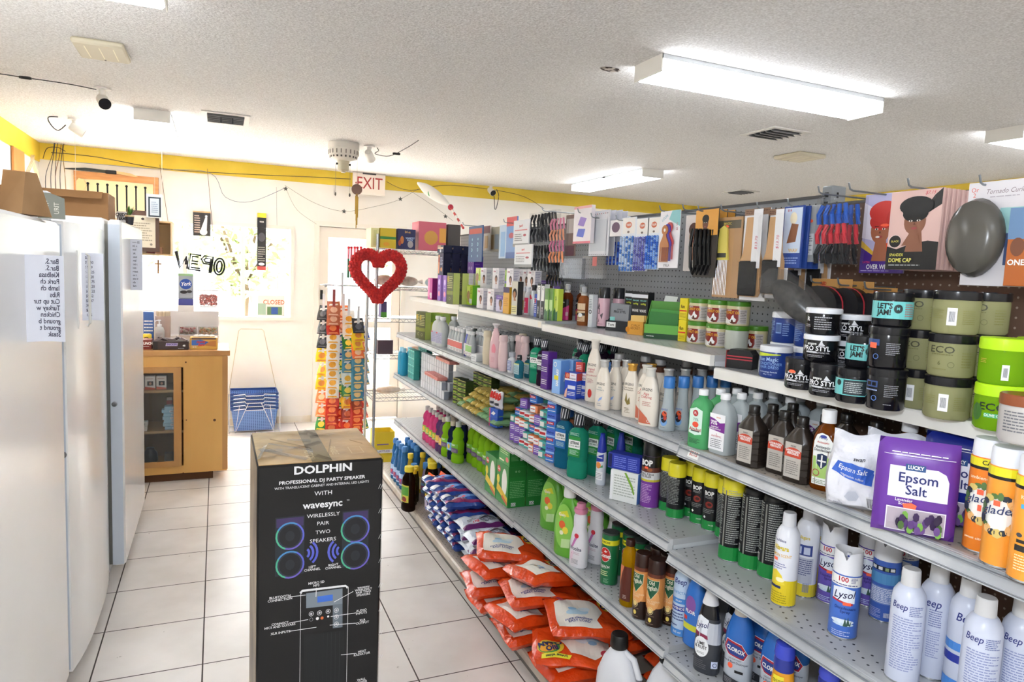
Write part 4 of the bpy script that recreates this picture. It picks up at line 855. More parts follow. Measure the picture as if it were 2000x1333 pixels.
K['comet']=CAN('cleanser_canister',.034,.205,M('1e6e42',.3),M('3a4440',.35),.005,[band(M('e8e02c',.35),.160,.180,.034),('t',M('3a4a10',.5),'% MORE',.0,.170,.011,.02),('e',M('e8e8e8',.4),.0,.122,.0225,.029,24),('e',M('c42a26',.35),.0,.122,.021,.0275,24),('t',WP,'Comet',.0,.117,.022,.03,.78),('p',WP,[(-.004,.132),(.002,.142),(.004,.136),(.011,.137),(.005,.131)]),('t',WP,'BLEACH',.0,.075,.014,.02,.85),('l',M('bcd8c4',.5),-.018,.066,.016,.070,1),('l',M('dce8b0',.5),-.016,.038,.016,.06,3),('l',M('8ab89a',.5),.0,.012,.02,.03,4)],capr=.985)
# --- bottles
def oval(R,H,sh,nr,nh):return[(R*.95,0),(R,.004),(R,H-sh-nh),(R*.93,H-sh*.7-nh),(R*.7,H-sh*.25-nh),(nr,H-nh),(nr,H)]
def capprof(r,z0,z1):return[(r,z0),(r*1.02,z0+.002),(r,z1-.002),(r*.92,z1)]
CAPW=M('ececee',.4)
CLR=M('dfe6e6',.25,alpha=.55);
def alc(name,body,label,capm=CAPW,n=4.0,cat='bottle',H=.180,a=.8,lblab=None):
    R=.036;return BOT(name,cat,oval(R,H-.014,.045,.0125,.012),body,1,a,n,24,[('cap',capprof(.0145,H-.018,H),capm)],label,S_face(R*a),plabel=lblab)
K['alc_g']=alc('alcohol_bottle',M('5fb878',.25,trans=.25,ior=1.2),[('p',M('d8f0e4',.4),[(-.024,.046),(0,.040),(.024,.046),(.024,.118),(0,.126),(-.024,.118)]),('e',M('b83a3a',.4),-.002,.108,.010,.010,16),('t',WP,'FL',-.002,.108,.010,.02),('t',M('6a8a80',.5),'70%',.0,.088,.012,.01),('e',M('f05a40',.4),.0,.073,.012,.009,10),('t',M('b83a3a',.5),'Alcohol',.0,.058,.014,.02),('r',M('3a4a44',.5),-.016,.051,.016,.054),('l',M('3a5a4a',.5),-.02,.014,.02,.03,4)])
K['alc_w']=alc('alcohol_bottle',M('c4ccce',.25,trans=.25,ior=1.15),[('r',M('f0f0f2',.4),-.028,.012,.028,.120),('p',M('7c3290',.4),[(-.028,.072),(.028,.066),(.028,.098),(.01,.094),(-.01,.104),(-.028,.108)]),('t',WP,'70%',-.012,.092,.017,.03,.85),('t',WP,'isopropyl\nrubbing alcohol',-.008,.078,.007,.02),('t',M('d8904a',.5),'swan',.004,.110,.008),('t',M('c03a4a',.5),'3\nANTISEPTIC',.0,.056,.007,.01),('l',M('7a7a80',.5),-.02,.018,.02,.046,5)])
BRN=M('231c18',.3);BRN2=M('1c1614',.35)
pk=Kind('peroxide_bottle','bottle');q=MB();H=.165;a=.037;b_=.030;c=.012
def oct_(a,b,c,z):return[(a-c,-b,z),(a,-b+c,z),(a,b-c,z),(a-c,b,z),(-a+c,b,z),(-a,b-c,z),(-a,-b+c,z),(-a+c,-b,z)]
rings=[oct_(a-.003,b_-.003,c,0),oct_(a,b_,c,.004)]
for z in(.022,.040,.058,.076,.094):rings+=[oct_(a,b_,c,z-.003),oct_(a-.0016,b_-.0,c,z-.002),oct_(a-.0016,b_,c,z),oct_(a,b_,c,z+.001)]
rings+=[oct_(a,b_,c,.108),oct_(.014,.014,.005,.140),oct_(.0135,.0135,.005,.148)]
vs=[p for r in rings for p in r];fs=[list(range(7,-1,-1)),list(range(len(vs)-8,len(vs)))]
for k in range(len(rings)-1):
    for i in range(8):j=(i+1)%8;fs.append((k*8+i,k*8+j,k*8+8+j,k*8+8+i))
pk.part('body',MB().add(vs,fs,M('2a221d',.28)));pk.part('cap',MB().lathe([(.0165,.144),(.017,.147),(.0165,.150),(.0150,.151),(.0155,.168),(.014,.170)],M('1a1614',.3),18))
q=MB();prints(q,S_face(b_),[('r',M('b8b2aa',.45),-.024,.012,.024,.104),('p',M('c24a34',.45),[(-.024,.066),(.024,.066),(.024,.084),(.012,.090),(0,.092),(-.012,.090),(-.024,.084)]),('t',WP,'HYDROGEN\nPEROXIDE',.0,.079,.008,.03,.9),('t',M('4a4a4c',.5),'swan',.0,.096,.008,.01),('l',M('7a7672',.5),-.018,.02,.018,.058,7)]);pk.part('label',q,None,None,True);K['perox']=pk
AMB=M('7a3c08',.15,trans=.35,ior=1.2)
def antis(name='antiseptic_bottle'):
    R=.034;K_=BOT(name,'bottle',[(R*.9,0),(R,.006),(R,.10),(R*.92,.135),(R*.65,.158),(.014,.166),(.013,.172)],AMB,1,.72,2.4,24,[('cap',capprof(.0175,.170,.203),CAPW)],
      [('p',M('eef0ec',.4),[(-.023,.014),(.023,.014),(.026,.10),(.022,.125),(.010,.142),(-.004,.146),(-.016,.140),(-.024,.122),(-.026,.10)]),('p',M('a8cc70',.4),[(-.022,.032),(.022,.032),(.0235,.085),(-.0235,.085)]),('p',M('1e2f52',.4),[(-.012,.09),(0,.094),(.012,.09),(.012,.068),(0,.054),(-.012,.068)]),('r',WP,-.0018,.058,.0018,.09),('r',WP,-.010,.073,.010,.0768),('t',M('3a4a7a',.5),'Family',.0,.133,.008),('e',M('3a4a9a',.4),0,.137,.008,.004),('t',M('c04a3a',.5),'Antiseptic',0,.122,.007),('t',M('2a2c34',.5),'Antiseptic\nDisinfectant',.0,.106,.0095,.015,.9),('ring',M('a83a4a',.4),-.012,.044,.009,.009,.002),('l',M('7a8a6a',.5),-.018,.017,.018,.028,3)],S_cyl(R,1,.72));return K_
K['antis']=antis()
def lotion(name,R,H,body,sy,label,capm,neck=.016,capr=.018,caph=.028,n=2.4,cat='lotion bottle',pinch=.55):
    pr=[(R*.93,0),(R,.005),(R*1.0,H*.35),(R*.94,H*.55),(R*.78,H*.70),(R*pinch,H*.80),(neck,H-caph-.004),(neck,H-caph)]
    return BOT(name,cat,pr,body,1,sy,n,24,[('cap',[(capr*.85,H-caph),(capr*.9,H-caph*.8),(capr*.88,H-caph*.3),(capr*1.05,H-.004),(capr,H)],capm)],label,S_cyl((lambda z:R*(1 if z<H*.35 else 1-.06*(z-H*.35)/(H*.2)if z<H*.55 else .94-.16*(z-H*.55)/(H*.15))),1,sy))
JB=M('e6ddd0',.25);JC=M('c9c8c6',.3,.3)
K['jerg']=lotion('lotion_bottle',.033,.190,JB,.62,[('t',BLACK,'JERGENS',.0,.098,.013,.008,.8),('t',M('7a8a8c',.5),'daily\nmoisture',.0,.080,.010,.01),('r',M('a8a8a8',.5),-.015,.068,.015,.0685),('p',M('8aa8e0',.5),[(-.006,.03),(.010,.040),(.014,.052),(.0,.044)]),('l',M('9a9aa0',.5),-.012,.012,.012,.026,2)],JC)
K['jerg_tall']=lotion('lotion_bottle',.036,.250,JB,.62,[('t',BLACK,'JERGENS',.0,.150,.014,.008,.8),('t',M('b84a5a',.5),'original\nscent',.0,.128,.012,.01),('t',M('b84a5a',.5),'cherry almond',.0,.108,.009),('l',M('b06a74',.5),-.015,.075,.015,.095,4),('e',M('c8342e',.45),.0,.035,.010,.018)],M('dcd6cc',.3),caph=.034)
K['jerg_gold']=lotion('lotion_bottle',.034,.195,JB,.62,[('t',BLACK,'JERGENS',.0,.120,.013,.008,.8),('t',M('6a5a44',.5),'shea butter\nillumination',.0,.104,.009,.01),('p',M('8a7a40',.5),[(-.012,.06),(-.006,.09),(.0,.06),(.008,.075),(.012,.05),(0,.045)]),('l',M('8a7a60',.5),-.012,.015,.012,.036,4)],M('d4a044',.25,.4),caph=.026)
K['jerg_pink']=lotion('lotion_bottle',.036,.200,JB,.62,[('t',BLACK,'JERGENS',-.002,.125,.013,.008,.8),('t',M('c05a54',.5),'Age\nDefying',-.002,.105,.013,.01),('l',M('b87a70',.5),-.016,.068,.016,.085,3),('p',M('c86a50',.4),[(-.03,.008),(.02,.008),(.004,.03),(-.01,.042),(-.03,.056)]),('ring',WP,.010,.018,.005,.005,.0014)],M('d8d4cc',.3),caph=.03)
K['spout']=BOT('lotion_bottle','lotion bottle',oval(.03,.16,.03,.018,.01),JB,1,.65,2.3,20,[('collar',[(.021,.148),(.022,.17)],M('5a3424',.3)),('pump',[(.012,.17),(.021,.176),(.021,.196),(.018,.198)],M('b8b8ba',.3,.4))])
FRO=M('b9c2c6',.3,trans=.2,ior=1.15);CB=M('3a78c0',.35)
K['bluecap']=BOT('body_oil_bottle','bottle',[(.027,0),(.029,.004),(.028,.04),(.020,.08),(.0165,.115),(.016,.145),(.013,.147)],FRO,1,.8,2,20,[('cap',capprof(.0185,.143,.181),CB)],[('e',M('7aa8e0',.4),.0,.030,.013,.014),('e',M('1f2430',.4),.0,.046,.0115,.019,18),('e',M('e05a34',.4),.002,.058,.009,.009,10),('e',M('c0402c',.4),.005,.044,.006,.008,8),('t',M('4a6ac0',.5),'GENTLE',.0,.072,.007),('l',M('4a4a50',.5),-.012,.010,.006,.013,1)],S_cyl(lambda z:.029-.0001,1,.8))
for nm,c,c2 in(('cream','d8cbb0','d8cbb0'),('pink','dcc0c0','d4bcc8')):
    K[nm]=BOT('lotion_bottle','lotion bottle',[(.024,0),(.026,.005),(.030,.06),(.028,.11),(.024,.150),(.023,.153)],M(c,.35),1,.6,2.2,20,[('cap',[(.0235,.153),(.022,.180),(.018,.185)],M(c,.38))])
K['pinktall']=BOT('lotion_bottle','lotion bottle',[(.030,0),(.034,.006),(.037,.07),(.034,.13),(.022,.185),(.013,.205),(.012,.212)],M('e2bcc0',.35),1,.6,2.2,22,[('pump',[(.011,.212),(.012,.222),(.021,.230),(.020,.236)],M('ded8d8',.35))],[('e',M('e8909c',.5),.006,.10,.014,.03,12),('l',M('d8a0a8',.5),-.014,.03,.014,.06,6)],S_cyl(.036,1,.6))
def mouthw(name,R,H,liq,label,lab='mouthwash bottle',capm=None,n=3.2):
    capm=capm or M('23262c',.35);hb=H*.76
    pr=[(R*.92,0),(R,.006),(R,hb*.30),(R*.93,hb*.33),(R*.93,hb*.36),(R,hb*.40),(R*.98,hb*.86),(R*.8,hb*.95),(R*.45,hb),(R*.42,hb+.006)]
    K_=Kind(name,'mouthwash bottle');K_.part('body',MB().lathe(pr,liq,26,1,.72,n));K_.part('cap',MB().lathe([(R*.5,hb+.004),(R*.52,hb+.010),(R*.46,H-.004),(R*.42,H)],capm,16))
    q=MB();cr=R*.5
    for k in range(7):prints(q,S_cyl(cr*1.02),[('p',M('d8dadc',.4),[(-.04+.011*k*R/.037,hb+.014),(-.036+.011*k*R/.037,hb+.014),(-.029+.011*k*R/.037,H-.008),(-.033+.011*k*R/.037,H-.008)])])
    K_.part('cap_wrap',q,None,'white striped cap sleeve',True)
    q=MB();prints(q,S_face(R*.72*.99),label);K_.part('label',q,None,None,True);return K_
def listlab(g,s=1):return[('r',M(g,.4),-.026*s,.085*s,.026*s,.165*s),('r',WP,-.026*s,.118*s,.026*s,.150*s),('t',BLACK,'LISTERINE',.0,.139*s,.0135*s,.04,.68),('t',M('3a4a44',.5),'COOL MINT',.0,.127*s,.009*s,.01),('l',M('bfe0d4',.5),-.02*s,.092*s,.02*s,.112*s,5),('l',M('bfe0d4',.5),-.02*s,.168*s,.02*s,.180*s,3)]
LIQG=M('36b494',.08,trans=.6,ior=1.12);LIQB=M('2f8cb4',.08,trans=.6,ior=1.12);LIQP=M('2e1f30',.1,trans=.2,ior=1.15)
K['list_g']=mouthw('mouthwash_bottle',.042,.270,LIQG,listlab('2f8a40',1.05));K['list_b']=mouthw('mouthwash_bottle',.040,.265,LIQB,listlab('1d6ab0',1.03))
K['list_m']=mouthw('mouthwash_bottle',.032,.215,M('2aa880',.08,trans=.5,ior=1.15),listlab('2a9a70',.8));K['list_p']=mouthw('mouthwash_bottle',.032,.215,LIQP,listlab('3a2340',.8))
K['list_s']=mouthw('mouthwash_bottle',.024,.112,M('3a8aa0',.08,trans=.5,ior=1.15),[('r',M('b8d4d8',.4),-.02,.02,.02,.066),('r',M('cfd48a',.4),-.02,.066,.02,.072),('l',M('3a5a70',.5),-.018,.022,.018,.062,8)])
K['mini_w']=BOT('small_bottle','bottle',oval(.022,.085,.012,.012,.008),M('dfe0e4',.35),1,.8,2.5,18,[('cap',capprof(.017,.080,.104),M('aeb0b8',.4))],[('r',M('8a94c0',.5),-.016,.012,.016,.062),('l',M('e0e4f0',.5),-.014,.016,.014,.058,6)],S_face(.0178))
def mini(nm,lc,cap='dcdcdc',liq=None):K[nm]=BOT('small_bottle','bottle',oval(.024,.142,.055,.012,.008),liq or M('c9ced0',.2,trans=.3,ior=1.15),1,.7,3,18,[('cap',capprof(.0145,.136,.156),M(cap,.4))],[('r',M('e8e6e4',.5),-.019,.012,.019,.078),('r',M(lc,.45),-.019,.035,.019,.072),('l',M('8a7a7a',.5),-.016,.014,.016,.032,3)],S_face(.0168))
mini('mini_r','d0605a');mini('mini_g','9ac87a');mini('mini_c','c8c8cc');mini('mini_d','e8e2d0','8a8c90',M('2a2c2e',.25));mini('mini_b','e4e4ea','dcdcdc',M('2c3a9a',.3))
K['dgreen']=BOT('dark_bottle','bottle',oval(.024,.150,.04,.010,.02),M('1f3020',.2),1,1,2,18,[('cap',capprof(.012,.146,.166),M('14241a',.35))],[('r',M('a8b8a8',.5),-.022,.02,.022,.085),('l',M('4a5a4a',.5),-.018,.03,.018,.075,6)],S_cyl(.024))
K['whitejug']=BOT('clear_jug','bottle',oval(.045,.180,.05,.016,.012),M('dfe2e0',.3,trans=.2,ior=1.1),1,.7,3,22,[('cap',capprof(.019,.174,.196),CAPW)],[('r',M('c8c8dc',.4),-.034,.02,.034,.095),('l',M('8a8ab0',.5),-.03,.024,.03,.088,10),('r',M('d86a6a',.5),-.032,.085,-.016,.094)],S_face(.0318))
K['lime']=BOT('green_cleaner_bottle','bottle',[(.036,0),(.042,.006),(.042,.045),(.036,.055),(.041,.065),(.042,.125),(.032,.150),(.038,.165),(.036,.195),(.016,.222),(.014,.232)],M('a6e22e',.1,trans=.5,ior=1.1),1,.8,2.5,22,[('cap',capprof(.018,.228,.258),M('c8ccc4',.4))],[('p',M('6a5478',.4),[(-.03,.068),(.03,.068),(.03,.092),(0,.100),(-.03,.112)]),('r',M('7ab83a',.4),-.03,.098,.03,.124),('t',WP,'Fabri',-.006,.116,.016,.02),('l',M('a898b0',.5),-.02,.072,.02,.088,3)],S_cyl(.0425,1,.82))
for nm,c,lc in(('cl_pink','d84a86','8ab83a'),('cl_purp','6a4a7c','d8a060'),('cl_navy','1f2a4a','6ab0e0')):
    K[nm]=BOT('cleaner_bottle','bottle',[(.03,0),(.035,.006),(.035,.045),(.030,.053),(.035,.062),(.035,.115),(.027,.14),(.033,.16),(.030,.185),(.014,.210),(.013,.22)],M(c,.12,trans=.25,ior=1.15),1,.8,2.5,18,[('cap',capprof(.016,.216,.246),M('c8b8a8' if nm!='cl_pink' else 'c8c4c0',.4))],[('r',M(lc,.4),-.026,.062,.026,.112),('e',M('e8c84a',.4),0,.088,.012,.016),('l',WP,-.02,.066,.02,.074,1)],S_cyl(.0355,1,.82))
K['wool']=BOT('laundry_bottle','bottle',[(.036,0),(.040,.006),(.040,.10),(.034,.135),(.0285,.16),(.0275,.165),(.0285,.168),(.029,.205),(.024,.222),(.020,.226)],M('e4e2e8',.35),1,.72,2.4,24,[('collar',[(.025,.222),(.028,.228),(.028,.242),(.024,.244)],M('d88aa6',.35)),('cap',[(.019,.244),(.018,.262),(.017,.264)],M('d88aa6',.35),16)],[('p',M('c878b8',.4),[(-.022,.085),(-.012,.083),(.010,.13),(.012,.14),(.004,.142),(-.010,.11)]),('e',M('d83a4a',.4),.004,.134,.010,.010,14),('t',M('3a3a5a',.5),'Woolite',.0,.079,.022,.02,.75),('l',M('c8a8b8',.5),-.02,.055,.02,.066,2),('l',M('8a8a90',.5),-.016,.016,.016,.036,4),('p',M('e8d0e0',.4),[(-.026,.03),(-.012,.03),(-.006,.07),(-.02,.065)])],S_cyl(.040,1,.72))
JG=M('6ab43c',.3);JG2=M('5aa030',.35)
def jugk(nm,mat,R,H,capm,lab,name,sy=.55):
    k=Kind(name,'laundry jug');hb=H*.86
    k.part('body',MB().lathe([(R*.9,0),(R,.008),(R*1.04,hb*.4),(R*.98,hb*.62),(R*.72,hb*.82),(R*.42,hb*.95),(R*.36,hb)],mat,26,1,sy,2.5));k.part('cap',MB().lathe([(R*.40,hb-.004),(R*.43,hb),(R*.40,H-.004),(R*.36,H)],capm,20))
    k.part('handle',MB().tube([(R*.32,0,hb*.94),(R*.80,0,hb*.88),(R*1.12,0,hb*.66),(R*1.06,0,hb*.42)],R*.155,mat,10));q=MB();prints(q,S_cyl(R*1.045,1,sy,2.5),lab);k.part('label',q,None,None,True);K[nm]=k
jugk('gjug',JG,.062,.300,M('f0f0ee',.35),[('e',M('8ecb58',.35),-.004,.135,.044,.095,24),('p',M('d8d83a',.4),[(-.030,.19),(.012,.205),(.022,.18),(-.02,.165)]),('e',M('e86a3a',.4),-.010,.140,.016,.018,10),('e',M('e8d84a',.4),.006,.118,.014,.016,9),('e',M('f0f0d0',.4),-.012,.105,.010,.010,8),('p',M('c0e0a0',.4),[(-.012,.04),(.028,.046),(.030,.085),(-.010,.078)]),('t',WP,'Gain',-.012,.182,.018,.02)],'detergent_jug')
jugk('wjug',M('e0e2e8',.4),.075,.315,BLACK,[('r',M('c0402c',.45),.030,.060,.052,.150),('r',M('2a2c5a',.45),.030,.150,.052,.162)],'bleach_jug',.62)
K['oil']=BOT('furniture_oil_bottle','bottle',[(.028,0),(.031,.005),(.030,.05),(.026,.10),(.030,.145),(.030,.150),(.029,.170),(.031,.178),(.024,.205),(.014,.218),(.013,.226)],M('c8980c',.08,trans=.5,ior=1.15),1,.85,2,22,[('cap',capprof(.0165,.222,.245),M('3a1c14',.35))],[('r',M('5a2418',.4),-.028,.022,.03,.150),('p',M('d07a54',.4),[(-.026,.150),(.0,.150),(-.012,.11),(-.020,.07),(-.026,.06)]),('l',M('c8b8b0',.5),.0,.03,.014,.045,3)],S_cyl(.0305,1,.86))
LK=Kind('rust_remover_bottle','cleaner bottle');R=.040
LK.part('body',MB().lathe([(R*.92,0),(R,.006),(R*1.0,.09),(R*.94,.14),(R*.80,.175)],M('3c3f46',.28),24,1,.7,2.6).lathe([(R*.80,.175),(R*.66,.205),(R*.45,.225)],M('17171b',.25),24,1,.7,2.6));LK.part('collar',MB().lathe([(R*.62,.218),(R*.46,.245),(R*.34,.262),(R*.30,.266)],M('e6e6ea',.35),20));LK.part('cap',MB().lathe([(R*.33,.264),(R*.36,.27),(R*.34,.284),(R*.1,.287)],BLACK,16))
q=MB();prints(q,S_cyl(lambda z:.040*1.02*(1 if z<.09 else 1-.06*(z-.09)/.05 if z<.14 else .94-.14*(z-.14)/.035),1,.7,2.6),[('r',M('c4c8d2',.3),-.02,.10,.06,.165),('p',M('e8ecf4',.4),[(-.036,.13),(.004,.125),(.006,.172),(-.020,.182),(-.036,.172)]),('t',M('1e2a60',.4),'Lysol',-.015,.152,.024,.01,.8,8,'CENTER',.3),('p',M('8a2a4a',.4),[(-.034,.118),(.008,.112),(.006,.124),(-.034,.130)]),('e',M('eef0f2',.4),-.012,.085,.024,.032,22),('t',BLACK,'LIME\n& RUST',-.012,.090,.014,.02,.85),('l',M('8a8a8a',.5),-.024,.062,.0,.070,2),('r',M('d0d8f0',.4),.022,.026,.044,.048),('ring',M('3a3f70',.5),.033,.037,.007,.007,.002),('l',M('6a6a70',.5),-.03,.016,.008,.045,5)]);LK.part('label',q,None,None,True);K['lime_rust']=LK
CK=Kind('toilet_cleaner_bottle','cleaner bottle');R=.041
CK.part('body',MB().lathe([(R*.92,0),(R,.006),(R,.085),(R*.99,.12)],M('c2c8d2',.3),26,1,.72,2.6).lathe([(R*1.01,.112),(R*1.04,.13),(R*.98,.165),(R*.70,.205),(R*.5,.225)],M('2f6fc4',.22),26,1,.75,2.4));CK.part('collar',MB().lathe([(R*.55,.218),(R*.46,.242),(R*.40,.245)],M('d8d2cc',.35),18));CK.part('cap',MB().lathe([(R*.36,.243),(R*.38,.248),(R*.33,.272),(R*.2,.276)],M('8a1f2c',.35),16))
q=MB();prints(q,S_cyl(lambda z:.041*(1.015 if z<.09 else 1.015+.045*min(1,(z-.09)/.02)),1,.75,2.5),[('p',M('e8e8ee',.4),[(-.038,.118),(-.020,.096),(.026,.090),(.038,.112),(.018,.140),(-.028,.146)]),('p',M('b02030',.4),[(-.0365,.118),(-.019,.098),(.0255,.092),(.0365,.112),(.0175,.138),(-.027,.144)]),('p',M('24408e',.4),[(-.031,.118),(-.016,.102),(.023,.097),(.031,.112),(.014,.132),(-.023,.138)]),('t',WP,'CLOROX',.0,.117,.017,.04,.78,-8),('t',M('3a3f54',.5),'Lime & Rust Destroyer',.0,.078,.0085,.015),('t',M('4a4a54',.5),'toilet bowl cleaner',0,.088,.005),('e',ORG,-.012,.066,.008,.009,8),('r',M('1c1c20',.4),.002,.048,.026,.056),('p',M('34363c',.35),[(-.036,.003),(.04,.003),(.042,.020),(-.038,.034)]),('l',M('9a9aa0',.5),-.03,.008,-.004,.026,4)]);CK.part('label',q,None,None,True);K['clorox']=CK
NK=Kind('bleach_spray_bottle','cleaner bottle');R=.046
NK.part('body',MB().lathe([(R*.92,0),(R,.006),(R,.12),(R*.88,.15),(R*.62,.165)],M('9ccbe8',.25),26,1,.75,2.5));NK.part('neck_wrap',MB().lathe([(R*.60,.163),(R*.62,.185),(R*.54,.215)],M('e09a24',.35),22,1,.85));NK.part('sleeve',MB().lathe([(R*.54,.215),(R*.55,.245),(R*.5,.25)],M('26348c',.3),20));NK.part('cap',MB().lathe([(R*.52,.249),(R*.56,.256),(R*.5,.285),(R*.3,.29)],M('3a4ac0',.25),18))
q=MB();prints(q,S_cyl(R*.63,1,.85),[('r',M('e8d83a',.4),-.022,.172,.008,.205),('t',BLACK,'KILLS 99.9%\nOF GERMS',-.006,.190,.006,.02)]);prints(q,S_cyl(R*1.0,1,.75,2.5),[('p',M('a82838',.4),[(-.034,.12),(-.015,.098),(.02,.098),(.036,.118),(.02,.138),(-.02,.138)]),('t',WP,'CLOROX',0,.118,.016,.03,.75)]);NK.part('label',q,None,None,True);K['neck']=NK
K['glue']=BOT('white_bottle','bottle',[(.019,0),(.021,.004),(.021,.125),(.018,.135)],M('d4d8de',.35),1,.7,2.4,18,[('cap',[(.0185,.132),(.0175,.150),(.012,.185),(.009,.198),(.010,.205),(.008,.207)],M('2c3ca8',.3))],[('p',M('2438a0',.4),[(-.018,.092),(.018,.098),(.018,.128),(-.018,.112)]),('t',WP,'Dawn',0,.112,.010,.03),('e',M('e8904a',.4),-.004,.080,.012,.013,12),('p',M('4a9a5a',.4),[(.0,.07),(.016,.074),(.014,.084)]),('r',M('f0f0f2',.4),-.017,.022,.016,.055),('l',M('8a8a90',.5),-.014,.026,.012,.05,4)],S_cyl(.021,1,.7))
K['pine']=BOT('pine_cleaner_bottle','bottle',[(.044,0),(.050,.008),(.050,.045),(.045,.055),(.048,.065),(.048,.175),(.050,.185),(.044,.215),(.026,.250),(.024,.262)],M('24140c',.12,trans=.2,ior=1.15),1,.8,2.6,24,[('cap',[(.030,.258),(.031,.262),(.031,.288),(.028,.292)],M('e6d030',.35))],[('r',M('d8d24a',.4),-.042,.062,.042,.175),('r',M('5aa83c',.4),-.040,.108,.040,.165),('e',M('8a2a20',.4),.006,.082,.022,.018,9),('e',M('7ab03a',.4),-.022,.10,.012,.03,9),('l',M('c83a2a',.5),-.03,.066,.03,.074,1)],S_cyl(.0485,1,.82))
K['pine_s']=BOT('pine_cleaner_bottle','bottle',[(.024,0),(.027,.006),(.027,.16),(.018,.195),(.013,.215)],M('3a3010',.12,trans=.3,ior=1.15),1,.8,2.4,18,[('cap',capprof(.018,.212,.245),M('e6c82c',.35))],[('r',M('5a8a30',.4),-.024,.03,.024,.15),('r',M('e0d84a',.4),-.024,.10,.024,.125)],S_cyl(.0272,1,.82))
K['sprayb']=BOT('blue_cleaner_bottle','bottle',[(.034,0),(.038,.006),(.038,.12),(.028,.18),(.032,.21),(.020,.255),(.017,.275)],M('3a78b0',.12,trans=.3,ior=1.15),1,.8,2.4,20,[('cap',[(.020,.27),(.022,.285),(.018,.306),(.015,.309)],M('4a8ac8',.35))],[('r',M('a8c8e8',.4),-.032,.03,.032,.115),('r',M('7a4a8a',.4),-.032,.04,.032,.08),('e',M('c83a4a',.4),0,.065,.01,.012)],S_cyl(.0382,1,.82))
K['yelb']=BOT('yellow_cleaner_bottle','bottle',[(.034,0),(.038,.006),(.038,.12),(.024,.20),(.017,.245),(.016,.255)],M('c8a838',.12,trans=.3,ior=1.15),1,.8,2.4,20,[('cap',capprof(.020,.252,.285),M('e6c82c',.35))],[('r',M('e8dc9a',.4),-.032,.03,.032,.12)],S_cyl(.0382,1,.82))
K['bleachb']=BOT('blue_capped_bottle','bottle',[(.030,0),(.034,.006),(.034,.12),(.022,.175),(.017,.20)],M('b8a8c8',.15,trans=.3,ior=1.15),1,.8,2.4,20,[('cap',capprof(.021,.198,.240),M('4a90d8',.35))],[('r',M('8ab8e0',.4),-.03,.03,.03,.10),('r',M('a85a8a',.4),-.03,.05,.03,.08)],S_cyl(.0342,1,.82))
K['tealb']=BOT('teal_bottle','bottle',[(.028,0),(.031,.005),(.031,.15),(.025,.175),(.015,.185)],M('48b4d8',.1,trans=.45,ior=1.15),1,.8,2.6,18,[('cap',capprof(.017,.183,.215),M('9ad4e8',.35))])
# --- jars
def jar(nm,R,H,lidh,body,lid,label,name='hair_jar',lidr=1.0,cat='jar',plabel=None,inner=None):
    k=Kind(name,cat);hb=H-lidh
    k.part('body',MB().lathe([(R*.88,0),(R*.97,.005),(R*.98,hb*.9),(R*.96,hb)],body,28))
    k.part('lid',MB().lathe([(R*lidr,hb),(R*lidr*1.01,hb+.002),(R*lidr,H-.002),(R*lidr*.95,H)],lid,28))
    if label:q=MB();prints(q,S_cyl(R*.985),label);k.part('label',q,None,plabel,True)
    K[nm]=k
WL=M('e6e8ee',.35);JBK=M('121216',.16);NB=M('1e3a86',.28)
jar('bm',.045,.092,.017,NB,WL,[('p',M('c8d830',.4),[(-.046,.060),(-.040,.072),(.034,.070),(.034,.068),(-.02,.062)]),('t',M('a8c8f0',.4),'Blue Magic',-.004,.054,.0165,.004,.92),('t',M('88b0e8',.4),'CONDITIONER\nHAIR DRESS',.002,.036,.0115,.004,.95),('t',M('c8d8f0',.4),'Anti-breakage formula',.0,.018,.006,.01),('t',M('c8d8f0',.4),'340 g / 12 oz',.0,.011,.005),('e',M('b8bcc8',.4),-.040,.030,.008,.020,9)])
jar('bm_back',.045,.092,.017,NB,WL,[('r',M('7a9ad0',.45),.0,.028,.018,.060),('bc',M('16286a',.5),.0,.028,.018,.060),('l',M('7a9ad0',.5),-.036,.014,-.006,.066,10),('l',M('7a9ad0',.5),.022,.02,.04,.06,6)])
prosty=[('t',WP,'ampro',-.010,.044,.010,.02,.9),('p',M('d0d0d4',.3),[(.006,.040),(.012,.052),(.018,.044),(.022,.040)]),('t',M('e8e8ec',.3),'PRO STYL',.0,.032,.0165,.02,.95),('r',M('d0d0d4',.4),-.024,.021,.004,.025),('t',M('c8c8cc',.4),'PROTEIN STYLING GEL',.008,.022,.005),('l',M('9a9aa0',.5),-.02,.010,.02,.017,2)]
jar('pro',.041,.080,.014,JBK,M('1a1a1e',.25),prosty+[('ring',M('d0d0d4',.4),-.030,.024,.005,.006,.001),('t',WP,'S',-.030,.024,.010)])
jar('pro_s',.041,.080,.014,JBK,M('1a1a1e',.25),prosty+[('e',ORG,-.008,.046,.010,.0045,8)])
jar('pro_w',.043,.066,.013,JBK,WL,prosty);jar('pro_wb',.043,.066,.013,JBK,WL,[('t',WP,'R',-.026,.038,.014,.02),('l',M('b8b8bc',.5),-.034,.018,-.018,.026,2),('l',M('a8a8ac',.5),-.008,.012,.032,.046,6)])
jam=[band(M('6cc0c0',.35),.018,.056,.041),('t',BLACK,"LET'S\nJAM!",-.006,.038,.0165,.04,.9),('e',M('1c3030',.4),.022,.040,.009,.010,12),('t',M('6cc0c0',.4),'M',.022,.040,.009),('l',M('b06a6a',.5),.036,.022,.06,.052,6)]
jar('jam',.041,.076,.017,JBK,M('17171b',.2),jam)
